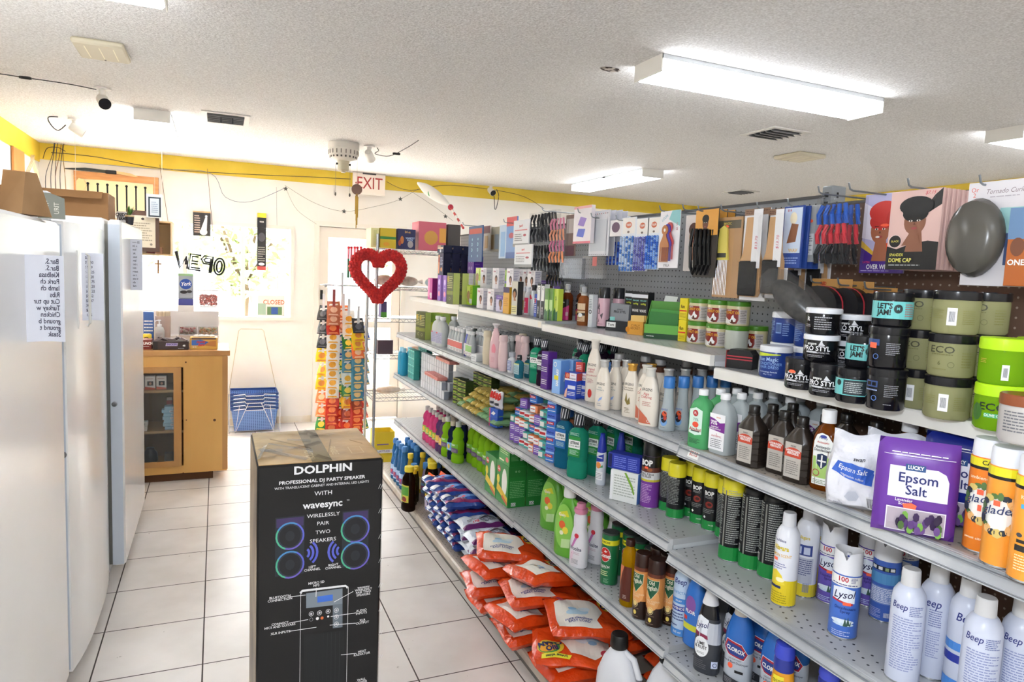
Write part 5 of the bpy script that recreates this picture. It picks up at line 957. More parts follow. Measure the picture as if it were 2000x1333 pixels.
jar('jam_b',.041,.080,.018,JBK,M('17171b',.2),[band(M('6cc0c0',.35),.018,.056,.041),('r',M('2a3438',.4),-.012,.020,.06,.054),('l',M('b8c0c0',.5),-.008,.024,.03,.050,6),('e',M('1c3030',.4),-.024,.046,.007,.007,12)])
jar('crew',.041,.092,.018,JBK,M('17171b',.2),[('r',M('30487c',.4),-.036,.050,-.006,.064),('r',JBK,-.033,.053,-.022,.061),('r',JBK,-.019,.053,-.009,.061),('l',M('8a98c0',.5),-.036,.040,-.006,.047,1),('ring',M('5a80c8',.4),-.012,.026,.006,.006,.0012),('l',M('8a8a90',.5),.008,.030,.036,.058,7),('l',M('8a8a90',.5),.008,.012,.03,.016,1)])
jar('crew_s',.041,.092,.018,JBK,M('17171b',.2),[('r',M('30487c',.4),-.036,.050,-.006,.064),('r',ORG,-.030,.044,-.012,.056),('ring',M('5a80c8',.4),-.012,.026,.006,.006,.0012),('l',M('8a8a90',.5),.008,.030,.036,.058,7)])
ECM=M('d0cf9c',.1,trans=.62,ior=1.08);ECG=M('9ad428',.1,trans=.55,ior=1.08)
ecol=[('t',M('3a3a24',.5),'ECO',-.012,.056,.020,.01,1.25),('l',M('6a683a',.5),-.032,.044,.010,.049,1),('ring',M('5a5a34',.5),.008,.026,.006,.006,.0008),('t',M('5a5a34',.5),'6',-.014,.028,.012,.01),('l',M('7a7844',.5),.026,.02,.05,.054,6),('l',M('7a7844',.5),-.028,.014,.0,.018,1)]
bcr=[('r',M('e8e8ea',.45),-.008,.018,.010,.054),('bc',M('30303a',.5),-.005,.022,.007,.050),('l',M('7a7844',.5),.02,.02,.045,.05,7),('l',M('7a7844',.5),-.04,.03,-.014,.05,5)]
LB=M('16161a',.2)
jar('eco',.045,.0895,.019,ECM,LB,ecol);jar('eco_bc',.045,.0895,.019,ECM,LB,bcr);jar('eco_g',.043,.0905,.023,ECG,M('b4e41c',.3),[('t',M('1c2a14',.5),'ECO',.004,.046,.020,.02,1.25),('r',M('4ab07a',.4),-.01,.026,.026,.034),('t',WP,'OLIVE OIL',.006,.030,.007,.02),('e',M('3a6a24',.4),-.026,.034,.012,.018,9),('r',M('3aa068',.4),.030,.012,.05,.06)])
jar('eco_gb',.043,.0905,.023,ECG,M('b4e41c',.3),[('r',M('e8e8ea',.45),.012,.010,.024,.04),('bc',M('30303a',.5),.014,.013,.022,.037),('l',M('c8a83a',.5),-.03,.04,-.012,.05,3)])
cocol=[('r',M('c8c0bc',.4),-.045,.006,.045,.056),('p',M('8a2018',.4),[(-.045,.056),(.014,.056),(.016,.020),(.010,.008),(-.002,.006),(-.02,.020),(-.045,.030)]),('p',M('e8e4e0',.4),[(-.045,.006),(-.004,.006),(-.02,.020),(-.045,.030)]),('t',M('e8a82c',.4),'COCONUT OIL',-.016,.044,.0125,.03,.8),('t',WP,"CoCo's",-.02,.0525,.007,.02),('e',M('5a2a18',.5),-.004,.014,.011,.007,12),('p',WP,[(-.016,.018),(-.010,.024),(-.008,.032),(-.002,.038),(.001,.028),(.008,.022),(.006,.014),(-.012,.012)]),('l',M('7a7472',.5),.020,.012,.042,.052,7)]
jar('coco',.040,.083,.016,M('d8cda0',.3),M('4f8a26',.3),cocol,name='coconut_oil_jar');jar('coco_plain',.040,.083,.016,M('c4c8bc',.35),M('4f8a26',.3),None,name='coconut_oil_jar')
# --- boxes
def BX(nm,w,d,h,col,front=(),side=(),name='box',cat='box',rough=.4,top=(),sidecol=None):
    k=Kind(name,cat);k.part('carton',MB().rbox((-w/2,-d/2,0),(w/2,d/2,h),M(col,rough)if isinstance(col,str)else col,.0015));q=MB()
    if front:prints(q,S_face(d/2),front)
    if sidecol:
        for sf in(S_right(w/2),S_left(w/2)):prints(q,sf,[('r',M(sidecol,rough),-d/2+.001,.001,d/2-.001,h-.001)])
    if side:prints(q,S_right(w/2),side,.0005)
    if top:prints(q,S_top(h),top)
    if q.f:k.part('print',q,None,None,True)
    K[nm]=k;k.w,k.d,k.h=w,d,h
BX('band',.06,.04,.108,'2c4ab8',[('r',M('e8e4ec',.4),-.029,.075,.029,.106),('r',M('b83a34',.4),-.029,.082,-.005,.106),('e',M('d8886a',.4),-.016,.094,.008,.010,9),('t',M('3a3a5a',.5),'BANDAGE',.010,.083,.009,.02,.8),('t',M('c04a44',.5),'Elastic',.012,.097,.007,.01),('r',M('d8d8e4',.4),-.012,.040,.026,.055),('l',WP,-.012,.012,.026,.030,3),('p',M('e0b098',.4),[(-.029,.004),(-.016,.004),(-.014,.045),(-.024,.03)])],[('r',M('b83a34',.4),-.019,.075,.019,.106),('l',WP,-.015,.02,.015,.06,5)],'bandage_box')
BX('elastic',.052,.05,.145,'8ab4e8',[('t',WP,'SANITARY',.008,.07,.020,.04,.8,90),('r',M('e8dc3a',.4),-.012,.060,.014,.078),('ring',WP,-.008,.125,.010,.010,.003)],[('t',WP,'PADS',0,.07,.016,.02,.8,90)],'pad_box',sidecol='6a9ce0')
BX('purpbox',.05,.05,.055,'5a2c88',[('l',WP,-.02,.02,.02,.045,3)],[],'purple_box');BX('purpflat',.13,.07,.024,'3a2a86',[('t',M('c8b0e8',.4),'PADS',.0,.012,.012,.02),('r',M('6a40a8',.4),-.06,.002,-.03,.022)],[('l',M('c8b0e8',.5),-.03,.006,.03,.018,2)],'purple_box')
BX('bluesl',.045,.04,.16,'5a94dc',[('t',WP,'Lady\nMaxi',.0,.12,.012,.02),('l',WP,-.016,.05,.016,.09,4)],[],'blue_box');BX('redsm',.035,.02,.04,'c84a48',[('l',WP,-.012,.01,.012,.03,3)],[],'red_box')
BX('whitesm',.05,.045,.042,'e8eaec',[('l',M('b0b4b8',.5),-.02,.01,.02,.03,2)],[],'white_box')
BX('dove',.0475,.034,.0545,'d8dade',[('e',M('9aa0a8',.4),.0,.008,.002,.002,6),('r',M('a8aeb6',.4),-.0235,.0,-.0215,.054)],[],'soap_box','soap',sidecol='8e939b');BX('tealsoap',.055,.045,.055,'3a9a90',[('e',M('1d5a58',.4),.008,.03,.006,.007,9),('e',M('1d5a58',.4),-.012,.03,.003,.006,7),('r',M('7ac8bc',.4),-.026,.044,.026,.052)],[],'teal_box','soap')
BX('pinkwrap',.30,.07,.022,'d88a80',[('l',M('b85a54',.5),-.14,.004,.14,.016,2)],[],'pink_pack','soap',top=[('l',M('b85a54',.5),-.14,-.03,.14,.03,4)])
BX('irish',.085,.06,.032,'2c3a1e',[('r',M('8aa83a',.4),-.041,.004,.041,.016),('e',M('4a6a28',.4),.01,.010,.02,.006,10),('r',M('c8c070',.4),-.042,.028,.042,.031)],[],'soap_box','soap',sidecol='3a4a24')
BX('glo',.16,.10,.215,'2f8a3c',[('e',M('f2f4ea',.35),.03,.12,.034,.072,20),('p',M('e8c83a',.4),[(-.07,.06),(.075,.02),(.075,.05),(-.06,.10)]),('p',M('d86a3a',.4),[(.0,.034),(.075,.010),(.075,.026),(.01,.05)]),('e',M('d83a2a',.4),-.045,.175,.022,.018,9),('t',WP,'Gain',-.045,.175,.018,.03),('e',M('e8d84a',.4),-.05,.12,.020,.025,8)],[('r',M('2a7a34',.4),-.049,.16,.049,.213),('l',M('7ac07a',.5),-.04,.05,.04,.14,10),('r',WP,-.03,.008,-.005,.026),('ring',M('1e5a28',.5),-.023,.017,.006,.006,.002),('ring',M('1e5a28',.5),-.012,.017,.006,.006,.002),('t',M('a8d8a0',.4),'o o',0,.19,.02)],'detergent_box',sidecol='2a8436')
BX('glo_t',.14,.10,.10,'3f9a48',[('e',M('e07070',.4),.04,.03,.02,.014,8),('l',M('c8e8a8',.5),-.05,.05,.05,.09,4),('r',M('f0f0d0',.4),-.06,.012,.0,.02)],[('l',M('7ac07a',.5),-.04,.03,.0,.08,8),('r',M('d0d8d0',.4),.01,.03,.024,.075),('r',M('d0d8d0',.4),.03,.03,.044,.075)],'detergent_box',sidecol='237a30')
BX('padbox',.11,.055,.115,'dfe2e0',[('l',M('a8b0a8',.5),-.04,.02,.045,.10,8),('p',M('7aa83a',.4),[(.0,.11),(.008,.112),(.035,.07),(.045,.04),(.04,.035),(.03,.06)]),('r',M('e8eaec',.4),-.055,.0,-.045,.11)],[],'white_box',sidecol='5a8ad0')
BX('poisonbox',.13,.05,.058,'24349c',[('r',M('1a1f50',.4),-.062,.004,-.048,.054),('l',M('7a8ae0',.5),-.04,.006,.01,.05,6),('l',M('7a8ae0',.5),.018,.006,.055,.05,6)],[],'blue_box')
BX('tp_c',.05,.04,.036,'3a78c8',[('r',M('c8283a',.4),-.024,.022,.016,.034),('t',WP,'Colgate',-.003,.028,.0095,.03,.9),('l',WP,-.02,.006,.02,.014,1)],[],'toothpaste_box','toothpaste');BX('tp_c2',.05,.04,.036,'4a6ac8',[('t',M('14206a',.4),'MaxFresh',.0,.024,.010,.02,.9),('r',M('9ac0f0',.4),-.024,.004,.024,.012)],[],'toothpaste_box','toothpaste')
BX('tp_t',.05,.036,.034,'3fa39a',[('r',M('e8e4dc',.4),-.024,.006,.0,.028),('l',M('c8403a',.5),.004,.012,.02,.024,2)],[],'toothpaste_box','toothpaste');BX('tp_o',.048,.036,.034,'e88a5a',[('r',M('eef0f0',.4),-.023,.004,.010,.030),('l',M('c83a3a',.5),-.02,.012,.006,.024,1)],[],'toothpaste_box','toothpaste')
BX('tp_w',.046,.036,.034,'e4e8ea',[('r',M('c8343a',.4),-.020,.016,.014,.028),('r',M('4aa8a0',.4),-.022,.002,.022,.010)],[],'toothpaste_box','toothpaste');BX('tp_v',.048,.036,.045,'7a58b0',[('l',WP,-.018,.01,.018,.036,3)],[],'toothpaste_box','toothpaste');BX('tp_u',.075,.04,.050,'2a58b8',[('p',WP,[(-.02,.02),(.0,.036),(.02,.028),(.006,.014)]),('r',M('c84a6a',.4),-.036,.002,-.026,.048)],[],'toothpaste_box','toothpaste')
BX('tealbig',.15,.06,.055,'3a8a8c',[('ring',M('e0e4e4',.4),.045,.028,.020,.020,.004),('e',M('2a3a3c',.4),.045,.028,.010,.010,12),('l',M('a8d0cc',.5),-.06,.02,.0,.042,3)],[],'teal_box','box');BX('greybig',.16,.08,.052,'8a8ca8',[('r',M('e0b828',.4),-.02,.008,.04,.045),('t',M('7a5a10',.5),'STRIPS',.010,.026,.011,.02)],[],'strip_box','box')
# hair colour boxes
def face(m1='7a4a30',hair='1c1412',x=0,y=.07,s=1):return[('e',M(hair,.5),x,y+.006*s,.017*s,.024*s,14),('e',M(m1,.45),x-.002*s,y,.010*s,.016*s,12),('p',M(m1,.45),[(x-.006*s,y-.030*s),(x+.012*s,y-.030*s),(x+.004*s,y-.010*s),(x-.006*s,y-.010*s)])]
BX('me',.075,.045,.125,'e4dfe2',[('r',M('f0ecec',.4),-.035,.004,.0,.12)]+face('b88068','3a2418',.010,.055,.9)+[('t',M('a83a5a',.5),'me',-.012,.105,.020,.03),('l',M('b0a8b0',.5),.004,.09,.032,.115,4)],[('l',M('8a8aa0',.5),-.018,.02,.018,.11,10)],'hair_colour_box')
BX('soft',.075,.045,.095,'d0c8e0',face('8a5a40','241a18',.012,.045,1.1)+[('r',M('6a4aa8',.4),-.036,.070,.037,.094),('t',M('e0d8f0',.5),'DARK & LOVELY',0,.082,.007,.02,.85)],[],'hair_colour_box',sidecol='8a6ab8')
BX('limebox',.07,.05,.125,'b8d83a',[('r',M('d8e878',.4),-.034,.04,.01,.12)]+face('c09878','b0906a',-.012,.055,1.2)+[('l',M('7a9a2a',.5),.008,.07,.032,.115,5),('r',M('dce4e0',.4),.002,.01,.033,.04)],[],'hair_kit_box',sidecol='6ab82c')
BX('limeflat',.125,.07,.060,'9ccc2c',[('r',M('8a8ac8',.4),-.03,.036,.04,.052),('r',M('c8e070',.4),-.06,.03,-.045,.058)],[],'hair_kit_box',sidecol='4aa03c');BX('oliv',.075,.05,.20,'4a5216',[('l',M('c8c880',.5),-.03,.10,.03,.18,7),('ring',M('c8c080',.4),.0,.035,.010,.010,.002),('r',M('7a8422',.4),-.036,.06,.037,.085),('e',M('b8a038',.4),-.02,.16,.012,.02,9)],[],'hair_kit_box',sidecol='c8d47a')
BX('greyb',.15,.07,.105,'c8ccc6',[('bc',M('4a4a4a',.5),-.0,.085,.035,.10),('r',M('b4b8b2',.4),-.07,.004,.07,.035),('r',M('c8d86a',.4),-.074,.004,-.060,.10)],[],'grey_box');BX('navy',.085,.06,.17,'26284a',[('r',M('d8926a',.4),-.036,.02,-.018,.155),('e',M('a84a34',.4),-.026,.12,.012,.02,9),('e',M('c88a5a',.4),.012,.05,.014,.016,9),('l',M('a8b0d0',.5),-.006,.08,.034,.14,6)],[],'hair_colour_box',sidecol='1c1e3a')
BX('navyflat',.10,.07,.055,'20264a',[('r',M('d8b89a',.4),-.044,.028,.040,.040),('e',M('c8a070',.4),-.02,.048,.03,.004,9),('r',M('b8bcc8',.4),-.01,.002,.012,.024)],[],'hair_colour_box',sidecol='1a1e3c')
BX('magenta',.06,.05,.155,'c83a94',[('r',M('e878b4',.4),-.029,.02,-.006,.15),('e',M('f0c8d8',.4),.008,.04,.010,.012,9),('r',M('d8b8cc',.4),.004,.01,.026,.05)],[],'pink_box',sidecol='8c2470');BX('violet',.042,.045,.18,'9060c0',[('e',M('d8b8f0',.4),.0,.13,.010,.022,9),('e',M('e88aa8',.4),.002,.05,.012,.02,9),('t',M('e8d8f8',.4),'Lilac',0,.09,.010)],[],'purple_box',sidecol='b08ad8')
BX('violetbig',.09,.08,.125,'a884d0',[('e',M('d8c0f0',.4),-.018,.09,.012,.016,9),('e',M('d8c0f0',.4),.014,.09,.012,.016,9),('e',M('e4d4f4',.4),-.018,.035,.012,.014,9),('e',M('e4d4f4',.4),.014,.035,.012,.014,9)],[('l',M('8a5ac0',.5),-.03,.03,.03,.1,3)],'purple_box',sidecol='5a2aa8')
# slim boxes and tubes on the top shelf
def SL(nm,w,h,col,front,name='slim_box',d=.03,sc=None):BX(nm,w,d,h,col,front,[],name,sidecol=sc)
SL('orangej',.062,.145,'e0a820',[('r',M('34204a',.4),-.030,.115,.031,.145),('l',M('b87a10',.5),-.02,.04,.02,.09,5)],'orange_box',.045);SL('wig',.05,.180,'d8d4c4',face('b8825c','2a1c18',.002,.11,1.1)+[('r',M('e8e0a0',.4),-.022,.008,.022,.05),('l',M('8a8470',.5),-.018,.014,.018,.044,3)],'hair_kit_box',.04,'3a3a3a')
K['wgold']=BOT('white_tube','bottle',[(.018,0),(.019,.004),(.019,.11),(.016,.125)],M('e0dfd8',.35),seg=16,caps=[('cap',capprof(.014,.123,.150),WL)],label=[('r',M('c8a02c',.4),-.02,.02,.02,.075),('t',BLACK,'S',.0,.09,.010)],surf=S_cyl(.019));K['pinkt']=BOT('pink_bottle','bottle',[(.018,0),(.020,.004),(.020,.105),(.012,.125)],M('e4e2e4',.35),seg=16,caps=[('pump',[(.010,.123),(.011,.14),(.014,.142),(.012,.152)],WL)],label=[('r',M('e02f62',.4),-.021,.008,.021,.092),('t',WP,'SHINE',0,.055,.012,.02,1,90)],surf=S_cyl(.020))
K['silvt']=BOT('silver_bottle','bottle',[(.020,0),(.022,.004),(.022,.115),(.013,.135)],M('c4c8cc',.25,.3),seg=16,caps=[('pump',[(.011,.133),(.012,.15),(.015,.152),(.013,.165)],M('26262a',.35))],label=[('p',M('d83a4a',.4),[(-.012,.09),(.012,.09),(.004,.112),(-.008,.112)])],surf=S_cyl(.022))
SL('bluet',.026,.12,'3a58b8',[('l',WP,-.01,.02,.01,.10,8),('e',M('c84a6a',.4),0,.085,.008,.014,8)],'blue_box',.022,'b8c4e0');SL('bwslim',.030,.175,'1a1c1e',[('r',M('e4e4e0',.4),-.014,.09,.014,.165),('t',M('d8d8d8',.4),'SHINE',.0,.04,.014,.03,1,90),('t',M('1a1c1e',.4),'C',.0,.15,.018,.03)],'slim_box',.03,'d8d8d4')
SL('gslim',.032,.155,'b8d890',[('r',M('5a8a3c',.4),-.0155,.10,.0155,.155),('p',M('2c6a3c',.4),[(-.0155,.0),(.0155,.0),(.0155,.05),(.004,.042),(-.006,.056),(-.0155,.045)])],'green_box',.03,'8ab860');SL('gslim2',.038,.155,'c8dc50',[('p',M('2c6a3c',.4),[(-.0185,.0),(.0185,.0),(.0185,.05),(.004,.042),(-.006,.066),(-.0185,.045)]),('t',M('3a6a2c',.4),'KIT',.0,.11,.016,.02,.9,90)],'green_box',.03)
def spr(nm,R,H,body,capm,lab,name):K[nm]=BOT(name,'bottle',[(R*.93,0),(R,.005),(R,H*.58),(R*.9,H*.66),(.012,H*.74)],body,1,1,2,20,[('collar',[(.014,H*.72),(.015,H*.80)],M('e8e4dc',.4)),('spray_head',[(.008,H*.8),(.012,H*.82),(.013,H*.93),(.006,H*.95)],WL),('overcap',[(.0175,H*.76),(.0175,H-.002),(.016,H)],film('f0f4f8',.35,.1))],lab,S_cyl(R))
spr('miel',.029,.19,M('6a3418',.15,trans=.3,ior=1.15),WL,[('r',M('1c1618',.4),-.028,.02,.03,.105),('p',M('c82878',.4),[(-.028,.003),(.03,.003),(.03,.075),(.0,.060),(-.028,.052)]),('e',M('d8904a',.4),-.012,.040,.009,.011,12),('t',WP,'Mielle',-.006,.088,.012,.01,1,12),('bc',WP,.014,.02,.028,.045)],'spray_bottle')
spr('cocosp',.029,.195,M('a8643a',.15,trans=.3,ior=1.15),WL,[('r',M('e0c4a0',.4),-.026,.075,.028,.105),('r',M('d8b890',.4),-.026,.02,.028,.07),('r',M('2a1c18',.4),-.026,.048,.028,.060),('e',WP,.004,.05,.012,.010,12),('l',M('8a5a3a',.5),-.02,.024,.02,.04,3)],'spray_bottle')
K['rose']=BOT('mousse_bottle','bottle',[(.0265,0),(.027,.004),(.027,.010),(.0265,.0105),(.0265,.135),(.026,.138)],M('e2b8c4',.3),seg=22,caps=[('base',[(.0275,0),(.0275,.009)],BLACK,20),('cap',[(.027,.136),(.0272,.142),(.026,.150),(.026,.182),(.024,.186)],M('26262a',.2),20)],label=[('t',BLACK,'Rose',-.004,.078,.014,.02,1,90),('p',M('6a5a60',.5),[(-.02,.09),(-.006,.115),(.0,.10),(-.008,.085)]),('p',M('6a5a60',.5),[(.002,.06),(.016,.07),(.012,.04)]),('p',M('8a6a74',.5),[(-.016,.02),(-.004,.045),(-.002,.03)]),('l',M('a87a88',.5),-.016,.016,.016,.022,1)],surf=S_cyl(.0268))
SL('wtube',.030,.15,'d4dadd',[('t',BLACK,'O',.0,.07,.026,.03),('l',M('6a7a80',.5),-.01,.085,.01,.13,6),('t',BLACK,':-',0,.03,.012)],'white_tube',.03);SL('fun',.036,.082,'e8d428',[('t',M('4a2a10',.4),'fun',-.002,.050,.018,.03,.8),('r',M('d83a2a',.4),-.017,.032,.017,.037),('l',M('a88a10',.5),-.014,.008,.014,.026,4)],'yellow_box',.05)
SL('curl',.05,.175,'1d1e20',[('r',WL,-.025,.150,.025,.165),('t',M('d8e03a',.4),'curling',.0,.125,.012,.02,.9),('t',M('8ad8d0',.4),'PRO-LINE',.0,.138,.008,.02),('t',WP,'WAVE',.0,.095,.016,.03,.8)],'hair_kit_box',.04)
# --- carton with pouch sachets (open display)
def display(nm,w,d,h1,h2,col,col2,front,name='display_carton'):
    k=Kind(name,'display carton');t=.0015;m1,m2=M(col,.4),M(col2,.4);mb=MB()
    mb.box((-w/2,-d/2,0),(w/2,d/2,t),m1).box((-w/2,-d/2,t),(w/2,-d/2+t,h1),m1).box((-w/2,d/2-t,t),(w/2,d/2,h2),m2)
    for s in(-1,1):mb.prism([(-d/2+t,t),(d/2-t,t),(d/2-t,h2),(-d/2+.02,h1),(-d/2+t,h1)],s*(w/2-t*.5)-t/2,s*(w/2-t*.5)+t/2,m1,ax='x')
    k.part('tray',mb);q=MB();prints(q,S_face(d/2),front);k.part('print',q,None,None,True);K[nm]=k;return k
k=display('olive_d',.14,.10,.055,.145,'6ab04c','5a9a40',[('r',M('1f4a2c',.4),-.07,.0,.07,.020),('t',M('1f4a2c',.4),'OLIVE\nOIL',.018,.0,.001),('l',WP,-.06,.006,-.02,.012,1)])
q=MB();prints(q,S_right(.0703),[('t',M('1f4a2c',.4),'OLIVE\nOIL',.010,.068,.022,.02,.85),('e',M('8a4a30',.4),.010,.088,.010,.004,10),('t',M('1f4a2c',.4),'CREAM OF\nSHAMPOO',.010,.040,.009,.01),('r',M('1f4a2c',.4),-.049,.001,.049,.018)],.0008);prints(q,S_left(.0703),[('t',M('1f4a2c',.4),'OLIVE\nOIL',-.010,.068,.022,.02,.85),('r',M('1f4a2c',.4),-.049,.001,.049,.018)],.0008);k.part('side_print',q,None,None,True)
for i in range(4):k.part('sachet',MB().prism([(-.06,.003),(.055,.003),(.058,.10+.012*(i%2)),(-.056,.105+.01*(i%2))],-.035+.016*i,-.029+.016*i,M(('2f7a34','4a9a44')[i%2],.25)))
k.part('lid_tab',MB().prism([(-.02,.1448),(.03,.1448),(.035,.165),(-.015,.168)],.046,.0478,M('d8dcd8',.4)))
k=display('pro_d',.11,.09,.045,.085,'26282c','1c1e22',[('r',WP,-.05,.015,-.005,.038),('t',BLACK,'Tom',-.028,.026,.016,.02)])
for i in range(3):k.part('sachet',MB().prism([(-.045,.003),(.045,.003),(.047,.115),(-.042,.12)],-.026+.018*i,-.021+.018*i,M('9a9ea4',.25,.4))if i else MB().prism([(-.045,.003),(.045,.003),(.047,.115),(-.042,.12)],-.026,-.021,M('9a9ea4',.25,.4)))
q=MB();prints(q,S_face(.0265),[('t',BLACK,'ampro',.002,.095,.010,.02),('t',BLACK,'PRO STYL',.002,.083,.015,.03,.9),('r',M('8ad0c8',.4),-.045,.02,-.02,.06)]);k.part('sachet_print',q,None,None,True)
k=display('orange_d',.07,.06,.055,.075,'e0a040','d89030',[('t',M('8a5210',.4),'CURLY\nSECRET',.0,.032,.013,.01),('e',M('d88a20',.4),-.034,.02,.010,.012,9)])
for i in range(2):k.part('sachet',MB().prism([(-.03,.003),(.03,.003),(.03,.08),(-.03,.078)],-.014+.018*i,-.010+.018*i,M('f0c878',.3)))
# --- pouches and bags
def pouch(nm,w,h,d,mat,prims,name,cat='bag',top=True,n=14,seal='zip',wob=.0,flat=.0,seed=1):
    """standing or lying pouch: front -Y. w wide, h tall, d thick"""
    rg=random.Random(seed);N1,N2=n,n;vs=[];fs=[];ph=[rg.random()*6 for _ in range(6)]
    def th(a,b):   # a,b in -1..1
        e=max(0,1-abs(a)**6)*max(0,1-abs(b)**(8 if b<0 else 2.6));e=e**.55
        return d/2*e*(1+.28*wob*math.sin(5*a+ph[0])*math.sin(4*b+ph[1]))+wob*.0035*math.sin(9*a+ph[2]+3*b)*min(1,e*3)
    def pos(a,b,s):x=a*w/2*(1-.04*abs(b)**2*(1 if b>0 else 0));z=(b+1)/2*h;return(x+wob*.005*math.sin(3*b+ph[3]),s*th(a,b)+wob*.003*math.sin(4*a+ph[4])*(h/.2),z+wob*.005*math.sin(4*a+ph[5])*(b+1)/2)
    for s in(-1,1):
        o=len(vs)
        for i in range(N1+1):
            for j in range(N2+1):vs.append(pos(2*i/N1-1,2*j/N2-1,s))
        for i in range(N1):
            for j in range(N2):q_=(o+i*(N2+1)+j,o+(i+1)*(N2+1)+j,o+(i+1)*(N2+1)+j+1,o+i*(N2+1)+j+1);fs.append(q_)
    k=Kind(name,cat);mb=MB().add(vs,fs,mat,True);k.part('bag_body',mb)
    def f(u,v,o):a,b=u/(w/2),v/h*2-1;p=pos(max(-1,min(1,a)),max(-1,min(1,b)),-1);return(p[0],p[1]-o,p[2])
    f.step=w/n
    if prims:
        q=MB();
        for kk,p in enumerate(prims):
            vs_,fs_=pr_geo(p);bm=bmesh.new();bv=[bm.verts.new((x,y,0))for x,y in vs_]
            for ff in fs_:
                try:bm.faces.new([bv[i]for i in ff])
                except ValueError:pass
            x0,x1=min(a[0]for a in vs_),max(a[0]for a in vs_);y0,y1=min(a[1]for a in vs_),max(a[1]for a in vs_)
            for ax_,lo,hi,st,off in((0,x0,x1,w/n,-w/2),(1,y0,y1,h/n,0)):
                g=math.floor((lo-off)/st)+1
                while off+g*st<hi:
                    c_=[0,0,0];c_[ax_]=off+g*st;no=[0,0,0];no[ax_]=1
                    bmesh.ops.bisect_plane(bm,geom=bm.verts[:]+bm.edges[:]+bm.faces[:],plane_co=c_,plane_no=no);g+=1
            bm.verts.index_update();oo=len(q.v);q.v+=[f(v.co.x,v.co.y,.0009+.0005*kk)for v in bm.verts];mi=q.mi(p[1])
            for ff in bm.faces:q.f.append([v.index+oo for v in ff.verts]);q.m.append(mi);q.sm.append(True)
            bm.free()
        k.part('print',q,None,None,True)
    K[nm]=k;return k
PUR=M('62309a',.28)
def lucky(nm,c,txt2,ink):
    pouch(nm,.15,.200,.05,M(c,.28),[('p',M('e6e4ee',.35),[(-.050,.082),(.056,.082),(.056,.125),(.050,.140),(.036,.147),(-.050,.147)]),('r',M('1f4a80',.35),-.022,.140,.014,.153),('t',WP,'LUCKY',-.004,.1465,.0105,.03,.85),('t',M('232a6a',.4),'Epsom',.002,.124,.028,.012,.95),('t',M('232a6a',.4),'Salt',.0,.099,.028,.008,.95),('t',WP,txt2,-.020,.074,.0085,.01),('p',ORG,[(-.022,.070),(-.006,.074),(.004,.070),(.002,.062),(-.018,.060)]),('r',M('e6e4ee',.35),-.050,.012,.056,.062),('r',M('b0a4b0',.4),-.048,.014,.054,.060)]
      +[('e',M(('3a2450','5a3a78','2c1c3c','4a6a34','7ab04a','6a4a88')[i%6],.5),-.035+.083*random.Random(i).random(),.018+.032*random.Random(i+50).random(),.006,.010,7)for i in range(26)]+[('r',WP,-.064,.172,.064,.1728),('l',WP,-.05,.176,.05,.180,1)],'epsom_salt_pouch')
lucky('lucky_p','6a3a9c','Lavender\nScent',0);lucky('lucky_b','16247c','Coconut\nScent',0)
pouch('swan',.125,.175,.062,noisy('white_crumpled','dcdde6','e8e8ee',9,.28,bump=.8,bscale=30,bdist=.01),[('p',M('3a66c8',.4),[(-.048,.085),(.040,.062),(.040,.095),(.02,.106),(-.01,.112),(-.04,.110)]),('t',WP,'Epsom Salt',-.004,.096,.016,.01,.9,-6),('t',WP,'magnesium sulfate',-.002,.080,.008,.0,.9,-10),('t',M('3a3a44',.5),'swan',.004,.123,.013,.015),('p',M('c4c8d2',.4),[(-.014,.034),(-.006,.046),(.008,.046),(.014,.034),(.008,.024),(-.006,.024)]),('r',M('dcdce0',.4),.030,.012,.052,.040),('bc',M('26262c',.5),.030,.012,.052,.040),('l',M('9a9eac',.5),-.04,.012,-.02,.018,1)],'epsom_salt_bag',wob=1.0,seed=5)
ORB=noisy('orange_film','d8400e','e65420',8,.2,bump=.9,bscale=22,bdist=.01)
BIO=[('p',M('ece6dc',.35),[(-.12,.02),(.03,.015),(.02,.05),(.05,.10),(.02,.165),(-.06,.175),(-.12,.14)]),('e',M('b8d4e4',.35),-.045,.085,.040,.018,12),('e',M('dce8ee',.35),-.02,.10,.022,.014,10),('e',M('88b8d8',.35),-.06,.105,.016,.010,9),('t',M('2a3a8a',.45),'pure cleanliness\nEASY LOAD',-.045,.045,.015,.02),('e',M('e6c23a',.35),.085,.14,.045,.035,18),('e',M('3a8a3a',.35),.09,.145,.036,.027,16),('e',M('e8a024',.35),.093,.148,.030,.020,14),('t',M('1e1e5a',.4),'BIO\nCLEAN',.085,.140,.032,.05,.8,8),('p',M('e8dc3c',.35),[(.02,.178),(.12,.17),(.125,.186),(.03,.19)]),('t',M('1a1a3a',.4),'brighter whites',.072,.181,.012,.03),('e',M('c03a4a',.4),-.095,.155,.014,.012,10)]
BIO2=[('p',M('ece6dc',.35),[(-.11,.03),(.0,.02),(.03,.09),(-.02,.16),(-.11,.15)]),('e',M('b0d0e4',.35),-.045,.09,.035,.022,12),('e',M('e8a83a',.35),-.07,.075,.006,.006,8),('t',M('2a3a8a',.45),'fresh scent',-.05,.05,.013,.02),('e',M('e6c23a',.35),.075,.11,.052,.045,18),('e',M('3a8a3a',.35),.078,.112,.042,.035,16),('e',M('e07a24',.35),.080,.114,.036,.028,14),('t',WP,'BIO\nCLEAN',.077,.112,.040,.07,.8),('t',M('1e1e5a',.4),'BIO\nCLEAN',.075,.112,.038,.04,.8),('p',M('1a1a24',.4),[(.03,.03),(.085,.02),(.09,.034),(.035,.045)]),('t',WP,'White',.06,.032,.010,.03,1,-10)]
